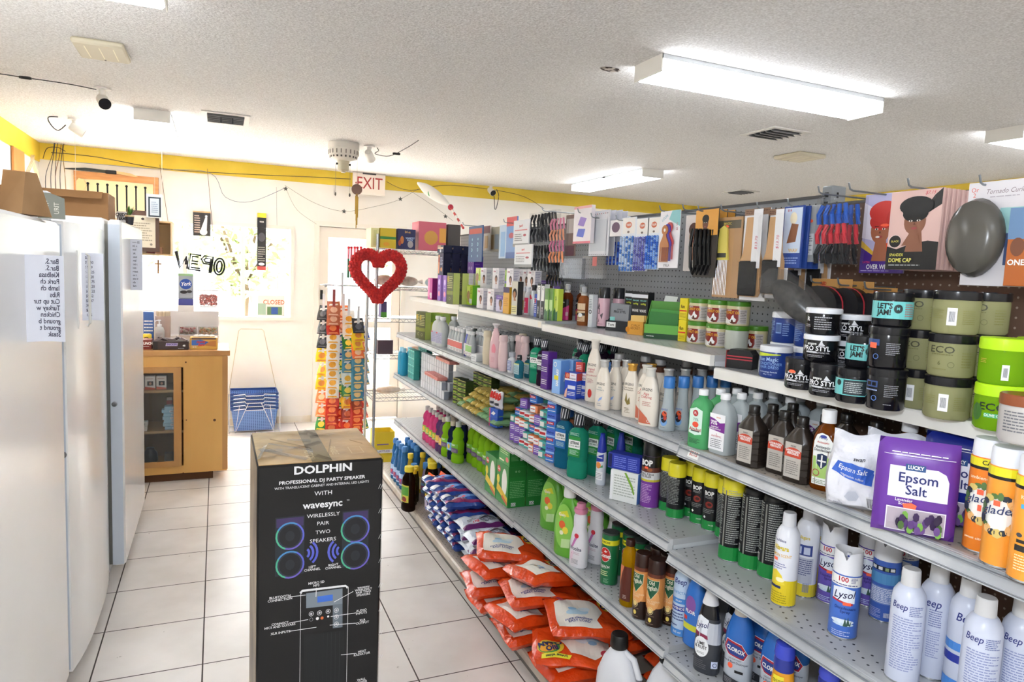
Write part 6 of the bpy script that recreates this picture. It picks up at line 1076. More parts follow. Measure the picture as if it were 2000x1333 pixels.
def _up(P_,a,b):
    o=[]
    for p in P_:
        k=p[0]
        if k=='p':o.append((k,p[1],[(x*a,y*b)for x,y in p[2]]))
        elif k=='t':o.append((k,p[1],p[2],p[3]*a,p[4]*b,p[5]*a)+p[6:])
        else:o.append((k,p[1],p[2]*a,p[3]*b,p[4]*a,p[5]*b)+p[6:])
    return o
BIO,BIO2=_up(BIO,1.14,1.25),_up(BIO2,1.14,1.25)
pouch('bio',.33,.25,.062,ORB,BIO,'detergent_bag',wob=.9,n=18,seed=2);pouch('bio2',.33,.25,.062,ORB,BIO2,'detergent_bag',wob=1.0,n=18,seed=8)
pouch('breeze',.24,.17,.050,noisy('blue_film','24408c','3a5cb0',9,.2,bump=.9,bscale=26,bdist=.01),[('e',M('dcdce8',.35),-.04,.05,.045,.020,12),('p',M('8a2460',.35),[(-.118,.02),(.118,.0),(.118,.035),(.0,.05),(-.118,.06)]),('e',M('6a94d4',.35),.03,.11,.06,.03,14),('t',M('c8283a',.4),'Brisa',-.02,.10,.034,.05,.9,10),('t',WP,'BRILHANTE',-.03,.07,.012,.03),('p',M('e4e4ee',.35),[(-.118,.09),(-.07,.10),(-.09,.16),(-.118,.15)])],'detergent_bag',wob=1.0,seed=11)
pouch('whitebag',.24,.17,.050,noisy('white_film','c8d0e0','dce2ec',9,.22,bump=.8,bscale=26,bdist=.01),[('t',M('c8283a',.4),'1kg',-.04,.04,.026,.02),('r',M('3a3a44',.4),.0,.088,.09,.102),('l',M('4a4a58',.5),-.08,.055,.09,.085,3),('t',M('5a5a6a',.5),'white & colour',.04,.11,.012,.01),('p',M('6a2a6a',.35),[(-.118,.0),(.118,.0),(.118,.016),(-.118,.022)]),('t',M('8a3a4a',.4),'A A',.07,.14,.018,.01)],'detergent_bag',wob=1.1,seed=15)
pouch('orup',.15,.26,.06,M('ea5a20',.25),[('p',M('e8c030',.35),[(-.07,.11),(.07,.15),(.07,.17),(-.07,.13)]),('p',M('ece8e4',.35),[(-.06,.165),(.03,.19),(.03,.205),(-.06,.185)]),('l',M('2a6a3a',.5),-.05,.13,.05,.16,2),('p',M('c8bcd8',.35),[(-.07,.0),(.07,.0),(.07,.06),(-.07,.10)]),('e',M('3a3a8a',.4),-.02,.06,.02,.02,9)],'detergent_pouch',wob=.8,seed=21)
pouch('wafer',.13,.062,.03,M('c8ae5c',.3),[('r',M('e8d89a',.35),-.05,.018,.05,.045),('t',M('7a5a20',.5),'soap bar',.0,.032,.018,.02),('r',M('a8b86a',.35),-.06,.046,.06,.054)],'wrapped_soap','soap',wob=.8,n=8,seed=31);pouch('waferg',.13,.062,.03,M('7aa878',.3),[('r',M('c8dcc0',.35),-.05,.018,.05,.045),('t',M('2a5a34',.5),'aloe',.0,.032,.018,.02)],'wrapped_soap','soap',wob=.8,n=8,seed=33)
pouch('redpk',.062,.095,.03,M('d8d4d8',.3),[('e',M('d02c28',.3),-.013,.070,.015,.020,12),('e',M('d02c28',.3),.014,.068,.015,.020,12),('r',M('3a3a44',.4),-.02,.02,.02,.034)],'red_topped_pack','pack',wob=.6,n=8,seed=35)
# ================================================================ goods: what stands where
def put(k,p,label,rot=0,group=None,**kw):return K[k].put((p[0],p[1],p[2]),label,rot,group,**kw)
Z=lambda lv,k:SH[k][lv]
# ---- near section, shelf with medicine bottles (L4)
z=Z(4,3)
put('glade_a',at(1912,1083,z,.030),'orange air freshener can with fruit picture, leftmost of three',12)
put('glade_b',at(1948,1112,z,.030),'orange air freshener can with fruit picture, middle of three',5)
put('glade_c',at(1996,1140,z,.030),'orange air freshener can with black panels at right edge',10)
put('lucky_p',at(1778,1052,z,.024),'purple epsom salt pouch with lavender picture',38)
p=at(1845,1040,z,.03);put('lucky_b',p+Vector((.035,.0,0)),'dark blue epsom salt pouch right behind the purple pouch',22);put('lucky_b',p+Vector((.095,-.012,0)),'dark blue epsom salt pouch next to the orange cans',16)
put('swan',at(1668,1000,z,.03),'crumpled white bag of epsom salt with blue arc label',30);put('swan',at(1668,1000,z,.03)+Vector((.095,-.01,0)),'second white epsom salt bag half hidden behind purple pouch',26)
put('antis',at(1607,962,z,.03),'amber antiseptic bottle with green shield label, in front of the white bag',20)
for i in range(4):put('antis',Vector((1.530+.075*i,-1.885-.004*i,z+.0006)),'amber bottle with white cap behind the white salt bag, %s'%nth(i,4),5,'amber antiseptic bottles in the back row',only=None)
for(u,v,lb)in((1465,915,'dark brown square peroxide bottle, nearest the clear alcohol bottles'),(1524,930,'dark brown peroxide bottle with label partly covered, in the middle'),(1555,946,'dark brown peroxide bottle beside the amber antiseptic bottle')):put('perox',at(u,v,z,.033),lb,8)
for i,(x,y)in enumerate(((1.500,-1.508),(1.575,-1.508),(1.535,-1.662),(1.61,-1.662),(1.60,-1.76))):put('perox',Vector((x,y,z+.0006)),'dark brown peroxide bottle in the back rows, %s'%nth(i,5),8,'peroxide bottles in the back rows')
a0=at(1367,878,z,.030)
for i in range(4):put('alc_g' if i<2 else 'alc_w',a0+Vector((.063*i,-.002*i,0)),('green rubbing alcohol bottle with white label at shelf corner','green rubbing alcohol bottle behind the front green one','clear alcohol bottle third in the leftmost row','clear alcohol bottle at the back of the leftmost row')[i],12)
a1=at(1409,890,z,.030)
for i in range(4):put('alc_w',a1+Vector((.060*i,-.002*i,0)),'clear alcohol bottle with purple seventy percent label, %s'%('front of its row' if i==0 else ORD[i]+' in its row going back'),10)
for i,(u,v)in enumerate(((1478,776),(1510,777),(1536,781))):p=top_at(u,v,z,.18);put('alc_w',p+Vector((.025,.0,0)),'white capped alcohol bottle behind the brown bottles, %s'%nth(i,3),8,'alcohol bottles behind the brown bottles')
# ---- near section, jars (L5)
z=Z(5,3);xj=1.560
put('bm',at(1512,741,z,.044),'blue hair conditioner jar with white lid and swirl text',18)
p=at(1512,741,z,.044);put('bm_back',Vector((p.x+.095,p.y-.03,p.z)),'blue jar with white lid standing behind the front blue jar',20)
put('bm_back',Vector((p.x+.095,p.y-.03,p.z+.0925)),'blue jar with barcode stacked high beside the black jars',20)
put('bm_back',Vector((p.x+.12,p.y+.085,p.z)),'blue jar hidden behind the red striped brush',0);put('bm_back',Vector((p.x+.12,p.y+.085,p.z+.0925)),'blue jar stacked behind the net-bagged brush',0)
rows=[('pro_s',1562,763,'black gel jar with orange sticker, leftmost in the front row'),('pro',1612,777,'black gel jar with silver text, second in the front row'),('jam_b',1665,790,'black and teal jar turned to its small print, front row'),('crew',1722,803,'black jar with blue box logo, bottom of stack beside eco jars')]
pos={}
for k_,u,v,lb in rows:pos[k_,u]=at(u,v,z,.041);put(k_,pos[k_,u],lb,22)
b0=pos['pro_s',1562];b1=pos['pro',1612];b2=pos['jam_b',1665];b3=pos['crew',1722]
up=Vector((0,0,.0806));put('pro_w',(b0+b1)/2+up+Vector((.012,-.005,0)),'black gel jar with white lid, lower of the stacked pair',24)
put('pro_wb',(b0+b1)/2+up+Vector((.012,-.005,.0668)),'black jar with white lid and R emblem, on top',24)
put('pro_w',b1+Vector((.086,.03,.0)),'black jar with white lid in the back row, low',24);put('pro_w',b1+Vector((.086,.03,.0668)),'black jar with white lid in the back row, middle',24);put('pro_w',b1+Vector((.086,.03,.1336)),'black jar with white lid beside the teal jar, on top',24)
put('jam',b2+up+Vector((.035,.01,0)),'black and teal jam gel jar half hidden, middle level',24)
put('crew_s',b3+Vector((0,0,.0925)),'black jar with orange price sticker, middle of its stack',22);put('jam',b3+Vector((.004,0,.185)),'teal labelled jam gel jar, topmost beside the eco jars',22)
e0=at(1785,800,z,.045);e1=at(1845,822,z,.045)
for i,(k_,pp,lb)in enumerate((('eco_bc',e0,'olive gel jar with barcode, bottom left of the olive stack'),('eco_bc',e1,'olive gel jar with barcode, bottom right of the olive stack'),('eco',e0,'olive gel jar with black lid, middle left of the stack'),('eco',e1,'olive gel jar showing its dark name, middle right of the stack'),('eco',e0,'olive gel jar with name, top left of the stack'),('eco_bc',e1,'olive gel jar with side barcode, top right of the stack'))):
    put(k_,pp+Vector((0,0,.0900*(i//2))),lb,(18,24)[i%2])
bk=[e0+Vector((.094,.012,0)),e1+Vector((.094,-.002,0))]
for i in range(6):put('eco',bk[i%2]+Vector((0,0,.09*(i//2))),'olive gel jar behind the front stack, %s column, %s level'%(('left','right')[i%2],('bottom','middle','top')[i//2]),20)
g=at(1945,845,z,.043);put('eco_g',g,'lime green gel jar with name, lower one by right edge',12);put('eco_gb',g+Vector((0,0,.091)),'lime green gel jar with small barcode, upper one',12)
put('eco_gb',g+Vector((.10,-.01,0)),'lime green jar behind the front lime jar, lower',12);put('eco_gb',g+Vector((.10,-.01,.091)),'lime green jar behind the front lime jar, upper',12)
jar('violetlid',.043,.09,.02,M('8a7060',.2),M('7a50b8',.3),None);put('violetlid',g+Vector((.085,-.105,0)),'brown jar with purple lid at the right edge, lower',12);put('violetlid',g+Vector((.085,-.105,.0905)),'brown jar with purple lid at the right edge, upper',12)
jar('greyjar',.04,.088,.02,M('b8b4b0',.3),M('8a4a2a',.3),[('l',M('6a6a70',.5),-.02,.02,.03,.06,7)]);put('greyjar',at(1994,872,z,.04),'grey jar with brown lid cut by the right edge',10)
# ---- near section, spray cans (L3)
z=Z(3,3)
def can_z(u,v,zz,z):p=P(u,v,zz);return Vector((p.x,p.y,z+.0006))
bl=['white spray can with small blue print, leftmost of the big white cans','pale spray can with blue squares on its side, second of big white cans','white spray can with blue name, third of the big white cans','white spray can standing foremost at the bottom right','white spray can cut by the right edge']
for i,(u,v)in enumerate(((1786,1167),(1843,1160),(1902,1188),(1936,1229),(2012,1232))):d=can_z(u,v,1.02,z);put('beep_back' if i in(0,3,4)else 'beep_front',d+Vector((.02,.025,0)),bl[i],30 if i!=1 else 12)
put('lysol_b',at(1643,1250,z,.033),'blue disinfectant can with white notched cap, foremost',32)
put('lysol_p',at(1618,1182,z,.033),'purple disinfectant can standing behind the blue one',20);put('lysol_p',at(1692,1187,z,.033),'purple disinfectant can in the back between blue cans',25)
put('lysol_back',at(1722,1217,z,.033),'blue disinfectant can turned to its back label',20);put('lysol_b',at(1748,1190,z,.033)+Vector((.02,.0,0)),'blue disinfectant can mostly hidden by the white can',20)
put('niagara',at(1528,1187,z,.031),'white starch can with yellow lemon bottom, foremost',20);put('niagara_back',at(1572,1176,z,.031),'white starch can turned to its back label',25);put('niagara',at(1602,1170,z,.031),'yellow bottomed starch can behind, nearest the purple can',22)
for i,(u,v)in enumerate(((1424,1099),(1458,1113),(1494,1131))):put('raid_y' if i==0 else 'raid',at(u,v,z,.035),('tall black spray can with green base and yellow cap','tall black spray can with green base, middle of three','tall black spray can with green base, next to starch cans')[i],10)
# insect sprays in the next section
z=Z(3,2)
put('bop_p',at(1267,995,z,.034),'purple and black insect spray can',22);put('bop_p',at(1267,995,z,.034)+Vector((.11,-.06,0)),'purple insect spray can behind the yellow capped cans',20)
for i,(u,v,k_)in enumerate(((1297,1000,'bop_yb'),(1317,1015,'bop_yb'),(1344,1013,'bop_y'),(1364,1026,'bop_y'),(1384,1037,'bop_y'),(1404,1049,'bop_yb'))):put(k_,at(u,v,z if i<5 else Z(3,3),.031)if i<4 else at(u,v,z,.031),'black insect spray can with yellow cap, %s of the six'%nth(i,6),25)
for i in range(3):p=at(1344,1013,z,.031);put('bop_y',p+Vector((.07,.03-.062*i,0)),'yellow capped insect spray in the back row, %s'%nth(i,3),20,'yellow capped cans in the back row')
# white box, blue box, glue, mouthwash, toothpaste (L3 middle)
c=at(1226,985,z,.028);put('padbox',c,'white box with green stripe under the blue carton',30);put('poisonbox',c+Vector((.0,.0,.1152)),'long blue carton lying on the white box',30)
put('padbox',c+Vector((.075,.05,0)),'white box behind the first white box',20)
put('glue',at(1172,950,z,.02),'white bottle with pointed blue cap, front one',25);put('glue',at(1196,949,z,.02)+Vector((.03,0,0)),'white bottle with pointed blue cap, behind the front one',25)
put('list_b',at(1099,917,z,.035),'blue mouthwash bottle beside the toothpaste heap',25);put('list_g',at(1126,937,z,.036),'large green mouthwash bottle, front of the row',28);put('list_g',at(1157,933,z,.036)+Vector((.012,.0,0)),'large green mouthwash bottle, second of the row',25)
for i in range(3):p=at(1157,933,z,.036);put('list_g',p+Vector((.10+.085*i,.0-.01*i,0)),'green mouthwash bottle further back, %s'%nth(i,3),10,'green mouthwash bottles at the back')
rg=random.Random(12);p0=at(1078,905,z,.025)
for j in range(8):put(('tp_c','tp_c2')[j%2],Vector((p0.x,p0.y,p0.z+.0365*j)),'blue toothpaste box, %s in the tall stack by mouthwash'%('bottom' if j==0 else 'top' if j==7 else ORD[j]+' up'),25)
kinds=['tp_t','tp_o','tp_w','tp_t','tp_o','tp_v','tp_w','tp_c','tp_o']
for c_ in range(7):
    for r in range(3):
        x=p0.x-.005+.052*r;y=p0.y+.062+.056*c_;hgt=(5,4,6,4,5,4,3)[c_]+(0,1,1)[r]
        for j in range(hgt):
            k_=kinds[(c_*5+r*2+j*3)%9]if not(c_>4 and j<2)else 'tp_v'
            put(k_,Vector((x+rg.uniform(-.003,.003),y+rg.uniform(-.002,.002),z+.0006+(.0455 if k_=='x' else .046)*j)),'toothpaste box in the heap, column %s from right, %s row, level %s'%(ORD[c_],('front','middle','back')[r],ORD[j]),20+rg.uniform(-8,8),'toothpaste boxes in the heap')
put('tealbig',Vector((1.56,.02,z+.28)),'teal carton with round emblem on the toothpaste heap, lower',5);put('tealbig',Vector((1.56,.02,z+.336)),'teal carton with round emblem, upper of the two',5)
put('greybig',Vector((1.56,-.16,z+.30)),'grey carton with yellow panel on the toothpaste heap',5)
q0=PX(968,838,1.425)
for j in range(2):put('tp_u',Vector((1.425,q0.y,z+.0006+.0505*j)),'dark blue toothpaste carton below the red packs, %s'%('lower','upper')[j],15)
for i in range(2):put('redpk',Vector((1.425+.002*i,q0.y+.033-.066*i,z+.1018)),'red topped pack on the blue toothpaste cartons, %s'%('left','right')[i],15)
for i in range(4):put('redpk',Vector((1.62,.30-.066*i,z+.0006)),'red topped pack behind the toothpaste, %s'%nth(i,4),8,'red topped packs behind the toothpaste')
# soap: wrapped bars in a heap, dark green packs, white boxes
rg=random.Random(5);zz=Z(3,1)
for j in range(4):
    for i in range(9-j):
        for r in range(2):
            k_='waferg' if(i<3 and j<2)or rg.random()<.12 else 'wafer'
            put(k_,Vector((1.455+.138*r+.018*j,.36+.068*i+.03*j,zz+.0335+.0345*j)),'wrapped soap bar, level %s, %s from right, %s row'%(ORD[j],ORD[i],('front','back')[r]),90+rg.uniform(-5,5),'wrapped soap bars heaped on the shelf',tilt=(R_(90),0))
for j in range(5):
    for i in range(2):put('irish',Vector((1.46+.0*i,.955+.09*i,zz+.0006+.0325*j)),'dark green soap pack, %s stack, %s level'%(('right','left')[i],ORD[j]),15,'dark green soap packs in front stacks')
    for i in range(3):put('irish',Vector((1.56,.78+.09*i,zz+.0006+.0325*(j+1.5))),'dark green soap pack behind, stack %s, level %s'%(ORD[i],ORD[j]),12,'dark green soap packs further back')
zz=Z(3,0)
def wallof(k_,x,y0,n,z0,lev,step,zst,lb,gp,rot=0):
    for j in range(lev):
        for i in range(n):put(k_,Vector((x,y0+step*i,z0+.0006+zst*j)),'%s, level %s, %s from the right'%(lb,ORD[j],ORD[i]if i<20 else 'far'),rot,gp)
wallof('dove',1.41,1.20,10,zz,2,.055,.0555,'white soap box in the front wall','white soap boxes in the front wall');wallof('dove',1.475,1.32,12,zz,4,.055,.0555,'white soap box in the second wall','white soap boxes in the second wall')
put('pinkwrap',Vector((1.41,1.42,zz+.112)),'pink flat pack on the front soap wall',0);put('pinkwrap',Vector((1.475,1.38,zz+.224)),'pink flat pack on the second soap wall',0)
wallof('tealsoap',1.44,2.03,3,zz,4,.058,.0555,'teal box stacked at the far end','teal boxes at the far end');wallof('tealsoap',1.52,1.98,4,zz,5,.058,.0555,'teal box behind at the far end','teal boxes in the second far row')
for i in range(4):put('tealb',Vector((1.40+.065*(i%2),2.24+.07*(i//2),zz+.0006)),'bright blue bottle at the far shelf end, %s'%nth(i,4),20)
# ---- L4 middle: lotions and mouthwash
z=Z(4,2)
put('jerg_tall',at(1157,787,z,.028),'tall cream lotion bottle with red text, leftmost',22)
for i,(u,v)in enumerate(((1176,802),(1198,801),(1215,801))):put('jerg',at(u,v,z,.026),'cream lotion bottle with silver cap, %s of three'%('front','middle','last')[i],18)
put('jerg_gold',at(1230,817,z,.026),'cream lotion bottle with gold cap',20);put('jerg_gold',at(1230,817,z,.026)+Vector((.075,-.01,0)),'cream lotion bottle with gold cap, behind',20)
put('jerg_pink',at(1265,834,z,.026),'cream lotion bottle with red wave, foremost',28);put('jerg_pink',at(1250,822,z,.026),'cream lotion bottle with red wave, just behind',20)
for i,(x,y)in enumerate(((1.52,-.99),(1.585,-1.0),(1.65,-1.01),(1.72,-1.02))):put('jerg',Vector((x,y,z+.0006)),'silver capped lotion bottle behind blue caps, %s'%nth(i,4),12,'lotion bottles behind the blue caps')
for i,(x,y)in enumerate(((1.55,-.62),(1.62,-.70),(1.62,-.80),(1.70,-.86),(1.76,-.94))):put('spout',Vector((x,y,z+.0006)),'pump lotion bottle at the back, %s'%nth(i,5),10,'pump lotion bottles at the back')
b=at(1300,843,z,.025)
for i in range(5):put('bluecap',b+Vector((.056*i,-.004*i-.004,0)),'frosted bottle with blue cap, %s'%('front of the row' if i==0 else ORD[i]+' in the row'),22)
c=at(1118,780,z,.022);put('band',c,'red white and blue bandage box, front',25);put('band',c+Vector((.045,-.03,0)),'red white and blue bandage box, behind front one',25)
put('redsm',c+Vector((.03,.0,.1085)),'small red box lying on the bandage boxes',25)
put('elastic',at(1093,771,z,.03),'light blue pad box with yellow patch',15);put('elastic',at(1093,771,z,.03)+Vector((.058,.0,0)),'light blue pad box behind the first',15)
p=at(1070,762,z,.03)
for j in range(3):put('purpbox',p+Vector((0,0,.0555*j)),'purple box in the narrow stack, %s'%('bottom','middle','top')[j],10)
for j in range(2):put('purpflat',p+Vector((.07,-.02,.145+.0245*j))if 0 else Vector((p.x+.085,p.y+.005,z+.0006+.0245*j)),'purple flat box lying behind, %s'%('lower','upper')[j],5)
put('bluesl',Vector((1.50,-.58,z+.0006)),'narrow blue box standing left of tall lotion',15)
put('list_m',at(1046,750,z,.026),'green mouthwash bottle standing front on the middle shelf',25);put('list_p',at(1060,756,z,.026)+Vector((.0,-.0,0)),'dark purple mouthwash bottle beside the green one',20)
for r in range(4):
    for i in range(3 if r else 2):put('list_p' if(i+r)%3 else 'list_m',Vector((1.53+.072*i,-.13-.082*r,z+.0006)),'striped cap mouthwash in the back, %s row, %s'%(ORD[r],nth(i,3)),10,'striped cap mouthwash bottles at the back')
for i,(u,v)in enumerate(((1013,740),(1032,739))):put('list_s',at(u,v,z,.018),'small blue mouthwash bottle, %s of the pair'%('left','right')[i],15)
put('mini_w',at(999,729,z,.018),'small white bottle with grey cap beside pink lotion',15)
put('cream',at(950,713,z,.02),'cream coloured lotion bottle left of the tall pink one',20);put('pinktall',at(966,720,z,.022),'tall pale pink pump lotion bottle',25);put('pink',at(981,726,z,.02),'pale pink lotion bottle right of the tall one',20)
for i,(x,y)in enumerate(((1.505,.275),(1.505,.205),(1.56,.36))):put('pink' if i<2 else 'cream',Vector((x,y,z+.0006)),('pale pink lotion bottle behind, left one','pale pink lotion bottle behind, right one','cream lotion bottle behind the pale pink ones')[i],15)
put('mini_b',at(913,697,z,.02),'deep blue bottle with white cap in front',15);put('dgreen',at(926,697,z,.022),'dark green bottle next to the deep blue one',15);put('whitesm',at(931,707,z,.02),'small white box lying before the dark bottle',15);put('dgreen',Vector((1.50,.545,z+.0006)),'dark bottle behind the small white box',10)
n=0
for r in range(6):
    for i in range(15):
        y=1.16-.056*i-.0*r
        if r==0 and i>7:continue
        k_=('mini_r' if i<5 else 'mini_g')if r==0 else('mini_c' if r<3 or i<6 else 'mini_d')
        if r==0 or(i<15 and y>.18):put(k_,Vector((1.425+.052*r,y,z+.0006)),'small capped bottle, %s row from the front, %s'%(ORD[r],nth(i,15)),10,'small capped bottles in rows');n+=1
z0=Z(4,0)
put('whitejug',Vector((1.44,1.50,z0+.0006)),'clear jug with lilac label left of small bottles',20);put('whitejug',Vector((1.44,1.39,z0+.0006)),'clear jug with lilac label beside the small bottles',20);put('whitejug',Vector((1.54,1.46,z0+.0006)),'clear jug standing behind the front two jugs',20)
BX('greenlady',.20,.07,.20,'a8b82c',[('r',M('6a8a2a',.4),-.098,.13,.098,.198),('e',M('2a1a14',.5),.035,.15,.030,.034,14),('e',M('8a5a3c',.5),.040,.135,.016,.024,12),('p',M('d8e0c0',.4),[(.0,.06),(.09,.06),(.07,.105),(.04,.11),(.015,.1)]),('l',M('e8e8a0',.5),-.085,.05,-.01,.11,6)],[],'hair_kit_box',sidecol='d8d890')
put('greenlady',Vector((1.55,1.72,z0+.0006)),'green yellow box with portrait at the far shelf end',25);put('oliv',Vector((1.44,1.82,z0+.0006)),'tall olive green box beside the portrait box',20);put('oliv',Vector((1.44,1.91,z0+.0006)),'tall olive green box farthest on this shelf',20)
# ---- top shelf goods
z=Z(5,2)
c0=at(1362,672,z,.040);
for i in range(3):p=at(1362+[0,37,74][i],671+[0,7,12][i]+2,z,.040);put('coco' if i<2 else 'coco_plain',p,('coconut oil jar, bottom row left','coconut oil jar, bottom row middle','plain pale jar with green lid, bottom row right')[i],28);put('coco',p+Vector((.0,.0,.0836)),'coconut oil jar, top row %s'%('left','middle','right')[i],28)
for i in range(3):p=at(1362+[0,37,74][i],671+[0,7,12][i]+2,z,.040);put('coco',p+Vector((.086,.0,0)),'coconut oil jar behind, bottom %s'%('left','middle','right')[i],20,'coconut oil jars in the back row')
p=at(1342,669,z,.025)+Vector((0,.012,0));put('fun',p,'small yellow box beside coconut jars, lower',15);put('fun',p+Vector((0,0,.0825)),'small yellow box beside coconut jars, upper',15)
put('olive_d',at(1297,663,z,.04),'green open carton of olive oil sachets',42);put('orange_d',at(1246,655,z,.03),'small open orange carton of sachets',30);put('pro_d',at(1213,648,z,.045),'black open carton with silver sachets',30)
for i in range(3):put('curl',Vector((1.70+.012*i,-.40-.058*i,z+.0006)),'black box with white top and yellow text, %s'%nth(i,3),12)
put('rose',at(1177,642,z,.027),'pink mousse bottle with black cap, front',20);put('rose',at(1198,642,z,.027)+Vector((.02,0,0)),'pink mousse bottle with black cap, behind',15)
put('wtube',at(1156,640,z,.015),'white slim box with black ring beside pink mousse',10);put('cocosp',at(1138,637,z,.029),'amber spray bottle with coconut label',20)
for i,(u,v)in enumerate(((1106,631),(1124,632))):put('miel',at(u,v,z,.029)+Vector((.03*i,0,0)),'amber spray bottle with magenta label, %s'%('left','right')[i],20)
z=Z(5,1)
row=[('gslim2',1089,628,'green and yellow slim box right of the green twins'),('gslim',1080,627,'pale green slim box, right of the twins'),('gslim',1072,626,'pale green slim box, left of the twins'),('bwslim',1063,624,'black and white slim box, right one'),('bwslim',1055,622,'black and white slim box, left one'),('bluet',1048,620,'slim blue box beside silver bottle')]
for k_,u,v,lb in row:put(k_,at(u,v,z,.016),lb,5)
for k_,u,v,r_,lb in(('silvt',1041,618,.02,'silver bottle with black pump'),('pinkt',1030,615,.02,'bright pink bottle with white pump'),('wgold',1021,613,.018,'white bottle with gold band')):put(k_,at(u,v,z,r_),lb,10)
FR_=lambda u,x=1.56,dz=0:Vector((x,PX(u,590,x).y,z+.0006+dz))
put('wig',FR_(1010,1.53),'tall narrow box with portrait and dark side',15);put('orangej',FR_(995,1.53),'orange box with dark purple top',10)
put('soft',FR_(982),'hair colour box with purple band, front low',10);put('me',FR_(964),'white hair colour box with portrait, second from left in front',10);put('me',FR_(943),'white hair colour box with portrait, leftmost in front',10)
for i,(u,k_)in enumerate(((925,'limebox'),(948,'me'),(972,'me'),(1000,'me'),(1028,'me'))):put('me' if i else 'limebox',FR_(u,1.625),'hair kit box in the second row, low, %s'%nth(i,5),8,'hair kit boxes low in the second row');put(k_,FR_(u,1.625,.1256),('small lime hair kit box on the second row','white hair colour box, upper row, left','white hair colour box, upper row, middle','white hair colour box, upper row, third','white hair colour box, upper row, rightmost')[i],8)
for i in range(6):put('soft' if i<3 else 'me',Vector((1.76,.42+.082*i,z+.0006)),'hair colour box in the back row, lower, %s'%nth(i,6,'right'),6)
for i in range(6):put('soft' if i<3 else 'me',Vector((1.76,.42+.082*i,z+.0006+(.0955 if i<3 else .1255))),'hair colour box in the back row, upper, %s'%nth(i,6,'right'),6)
K['capjar']=Kind('brown_jar','jar').part('body',MB().lathe([(.03,0),(.034,.004),(.034,.03)],M('b88a50',.3),20)).part('lid',MB().lathe([(.036,.03),(.036,.048),(.034,.05)],M('3a1c14',.3),20));put('capjar',Vector((1.76,.44,z+.0006+.192)),'brown jar with dark lid on the purple banded boxes',0)
put('limebox',FR_(923),'lime hair kit box, right of the two',10);put('limebox',FR_(905),'lime hair kit box, left of the two',10);
for i in range(3):put('limeflat',Vector((1.77,.95+.001*i,z+.0006+.0605*i)),'flat lime green box in pile, %s'%('bottom','middle','top')[i],5);put('limeflat',Vector((1.77,1.085,z+.0006+.0605*i)),'flat lime box in the left pile, %s'%('bottom','middle','top')[i],5)
put('limeflat',Vector((1.77,.99,z+.0006+.182)),'flat lime green box highest on the pile',5)
z=Z(5,0);Y0=lambda u,v,r=.025:at(u,v,Z(5,0)if u<897 else Z(5,1),r)
put('oliv',Y0(884,595),'tall olive box in front of the grey carton',15);put('oliv',Y0(884,595)+Vector((.065,0,0)),'tall olive box behind the front olive one',15);g0=Y0(912,592)+Vector((.085,.045,0));put('greyb',g0,'grey carton with barcode, lower',5);put('greyb',g0+Vector((0,0,.1058)),'grey carton with barcode on top of its twin',5)
put('violet',Y0(873,590),'slim violet box with oval pictures, right',15);put('violet',Y0(862,588),'slim violet box with oval pictures, left',15);put('magenta',Y0(845,586),'magenta box beside the slim violet boxes',15)
put('violetbig',Vector((g0.x,g0.y+.04,g0.z+.2120)),'wide violet box high on the grey cartons',10)
for j in range(3):
    for i in range(3):put('navy',Vector((1.585+.07*i,1.86,z+.0006+.1705*j)),'dark navy box, %s from front, level %s'%(ORD[i],ORD[j]),10)if j<2 else put('navyflat',Vector((1.585+.078*i,1.86,z+.3420)),'flat navy box on the navy boxes, %s'%ORD[i],10)
# ---- L2
z=Z(2,3)
put('lime_rust',at(1378,1322,z,.035),'black and grey rust remover bottle with white collar',30);put('lime_rust',at(1378,1322,z,.035)+Vector((.09,-.02,0)),'black rust remover bottle behind the front one',25)
put('clorox',at(1438,1348,z,.035),'blue and grey toilet cleaner bottle, foremost',25);put('clorox',at(1438,1348,z,.035)+Vector((.086,.0,0)),'blue shouldered cleaner bottle behind the front one',20)
put('clorox',at(1438,1348,z,.035)+Vector((.03,-.115,0)),'blue cleaner bottle to the right under the rail',20);put('clorox',at(1438,1348,z,.035)+Vector((.116,-.10,0)),'blue cleaner bottle in the far corner under rail',20)
put('neck',Vector((1.395,-1.72,z-.03+.0306)),'pale blue spray bottle with orange neck, left',30);put('neck',Vector((1.43,-1.83,z+.0006)),'pale blue spray bottle with orange neck, right',30)
z=Z(2,2)
put('beep_blue',at(1329,1247,z,.033),'light blue disinfectant can with dark blue band',25)
K['fab']=BOT('floor_cleaner_bottle','bottle',oval(.036,.23,.06,.018,.015),M('3a7ad0',.2),1,.7,2.6,22,[('cap',capprof(.02,.225,.255),WL)],[('e',M('8a5aa8',.4),0,.14,.02,.03,12),('t',WP,'FLOR',0,.115,.016,.03),('r',M('c83a3a',.4),-.028,.085,-.01,.098),('r',M('d8d83a',.4),-.03,.055,.03,.075)],S_cyl(.036,1,.7));put('fab',Vector((1.47,-1.21,z+.0006)),'blue floor cleaner bottle behind the light blue can',10)
for i,(u,v)in enumerate(((1250,1214),(1275,1229),(1303,1227))):put('olde',at(u,v,z,.030),('brown polish can with green shield, leftmost','brown polish can with green shield, foremost','brown polish can with green shield, right one')[i],(12,25,30)[i])
for i in range(3):p=at(1250,1214,z,.03);put('olde',p+Vector((.075,.02-.065*i,0)),'brown polish can in the back row, %s'%nth(i,3),15,'brown polish cans in the back row')
put('oil',at(1224,1188,z,.028),'bottle of golden furniture oil with brown cap',15)
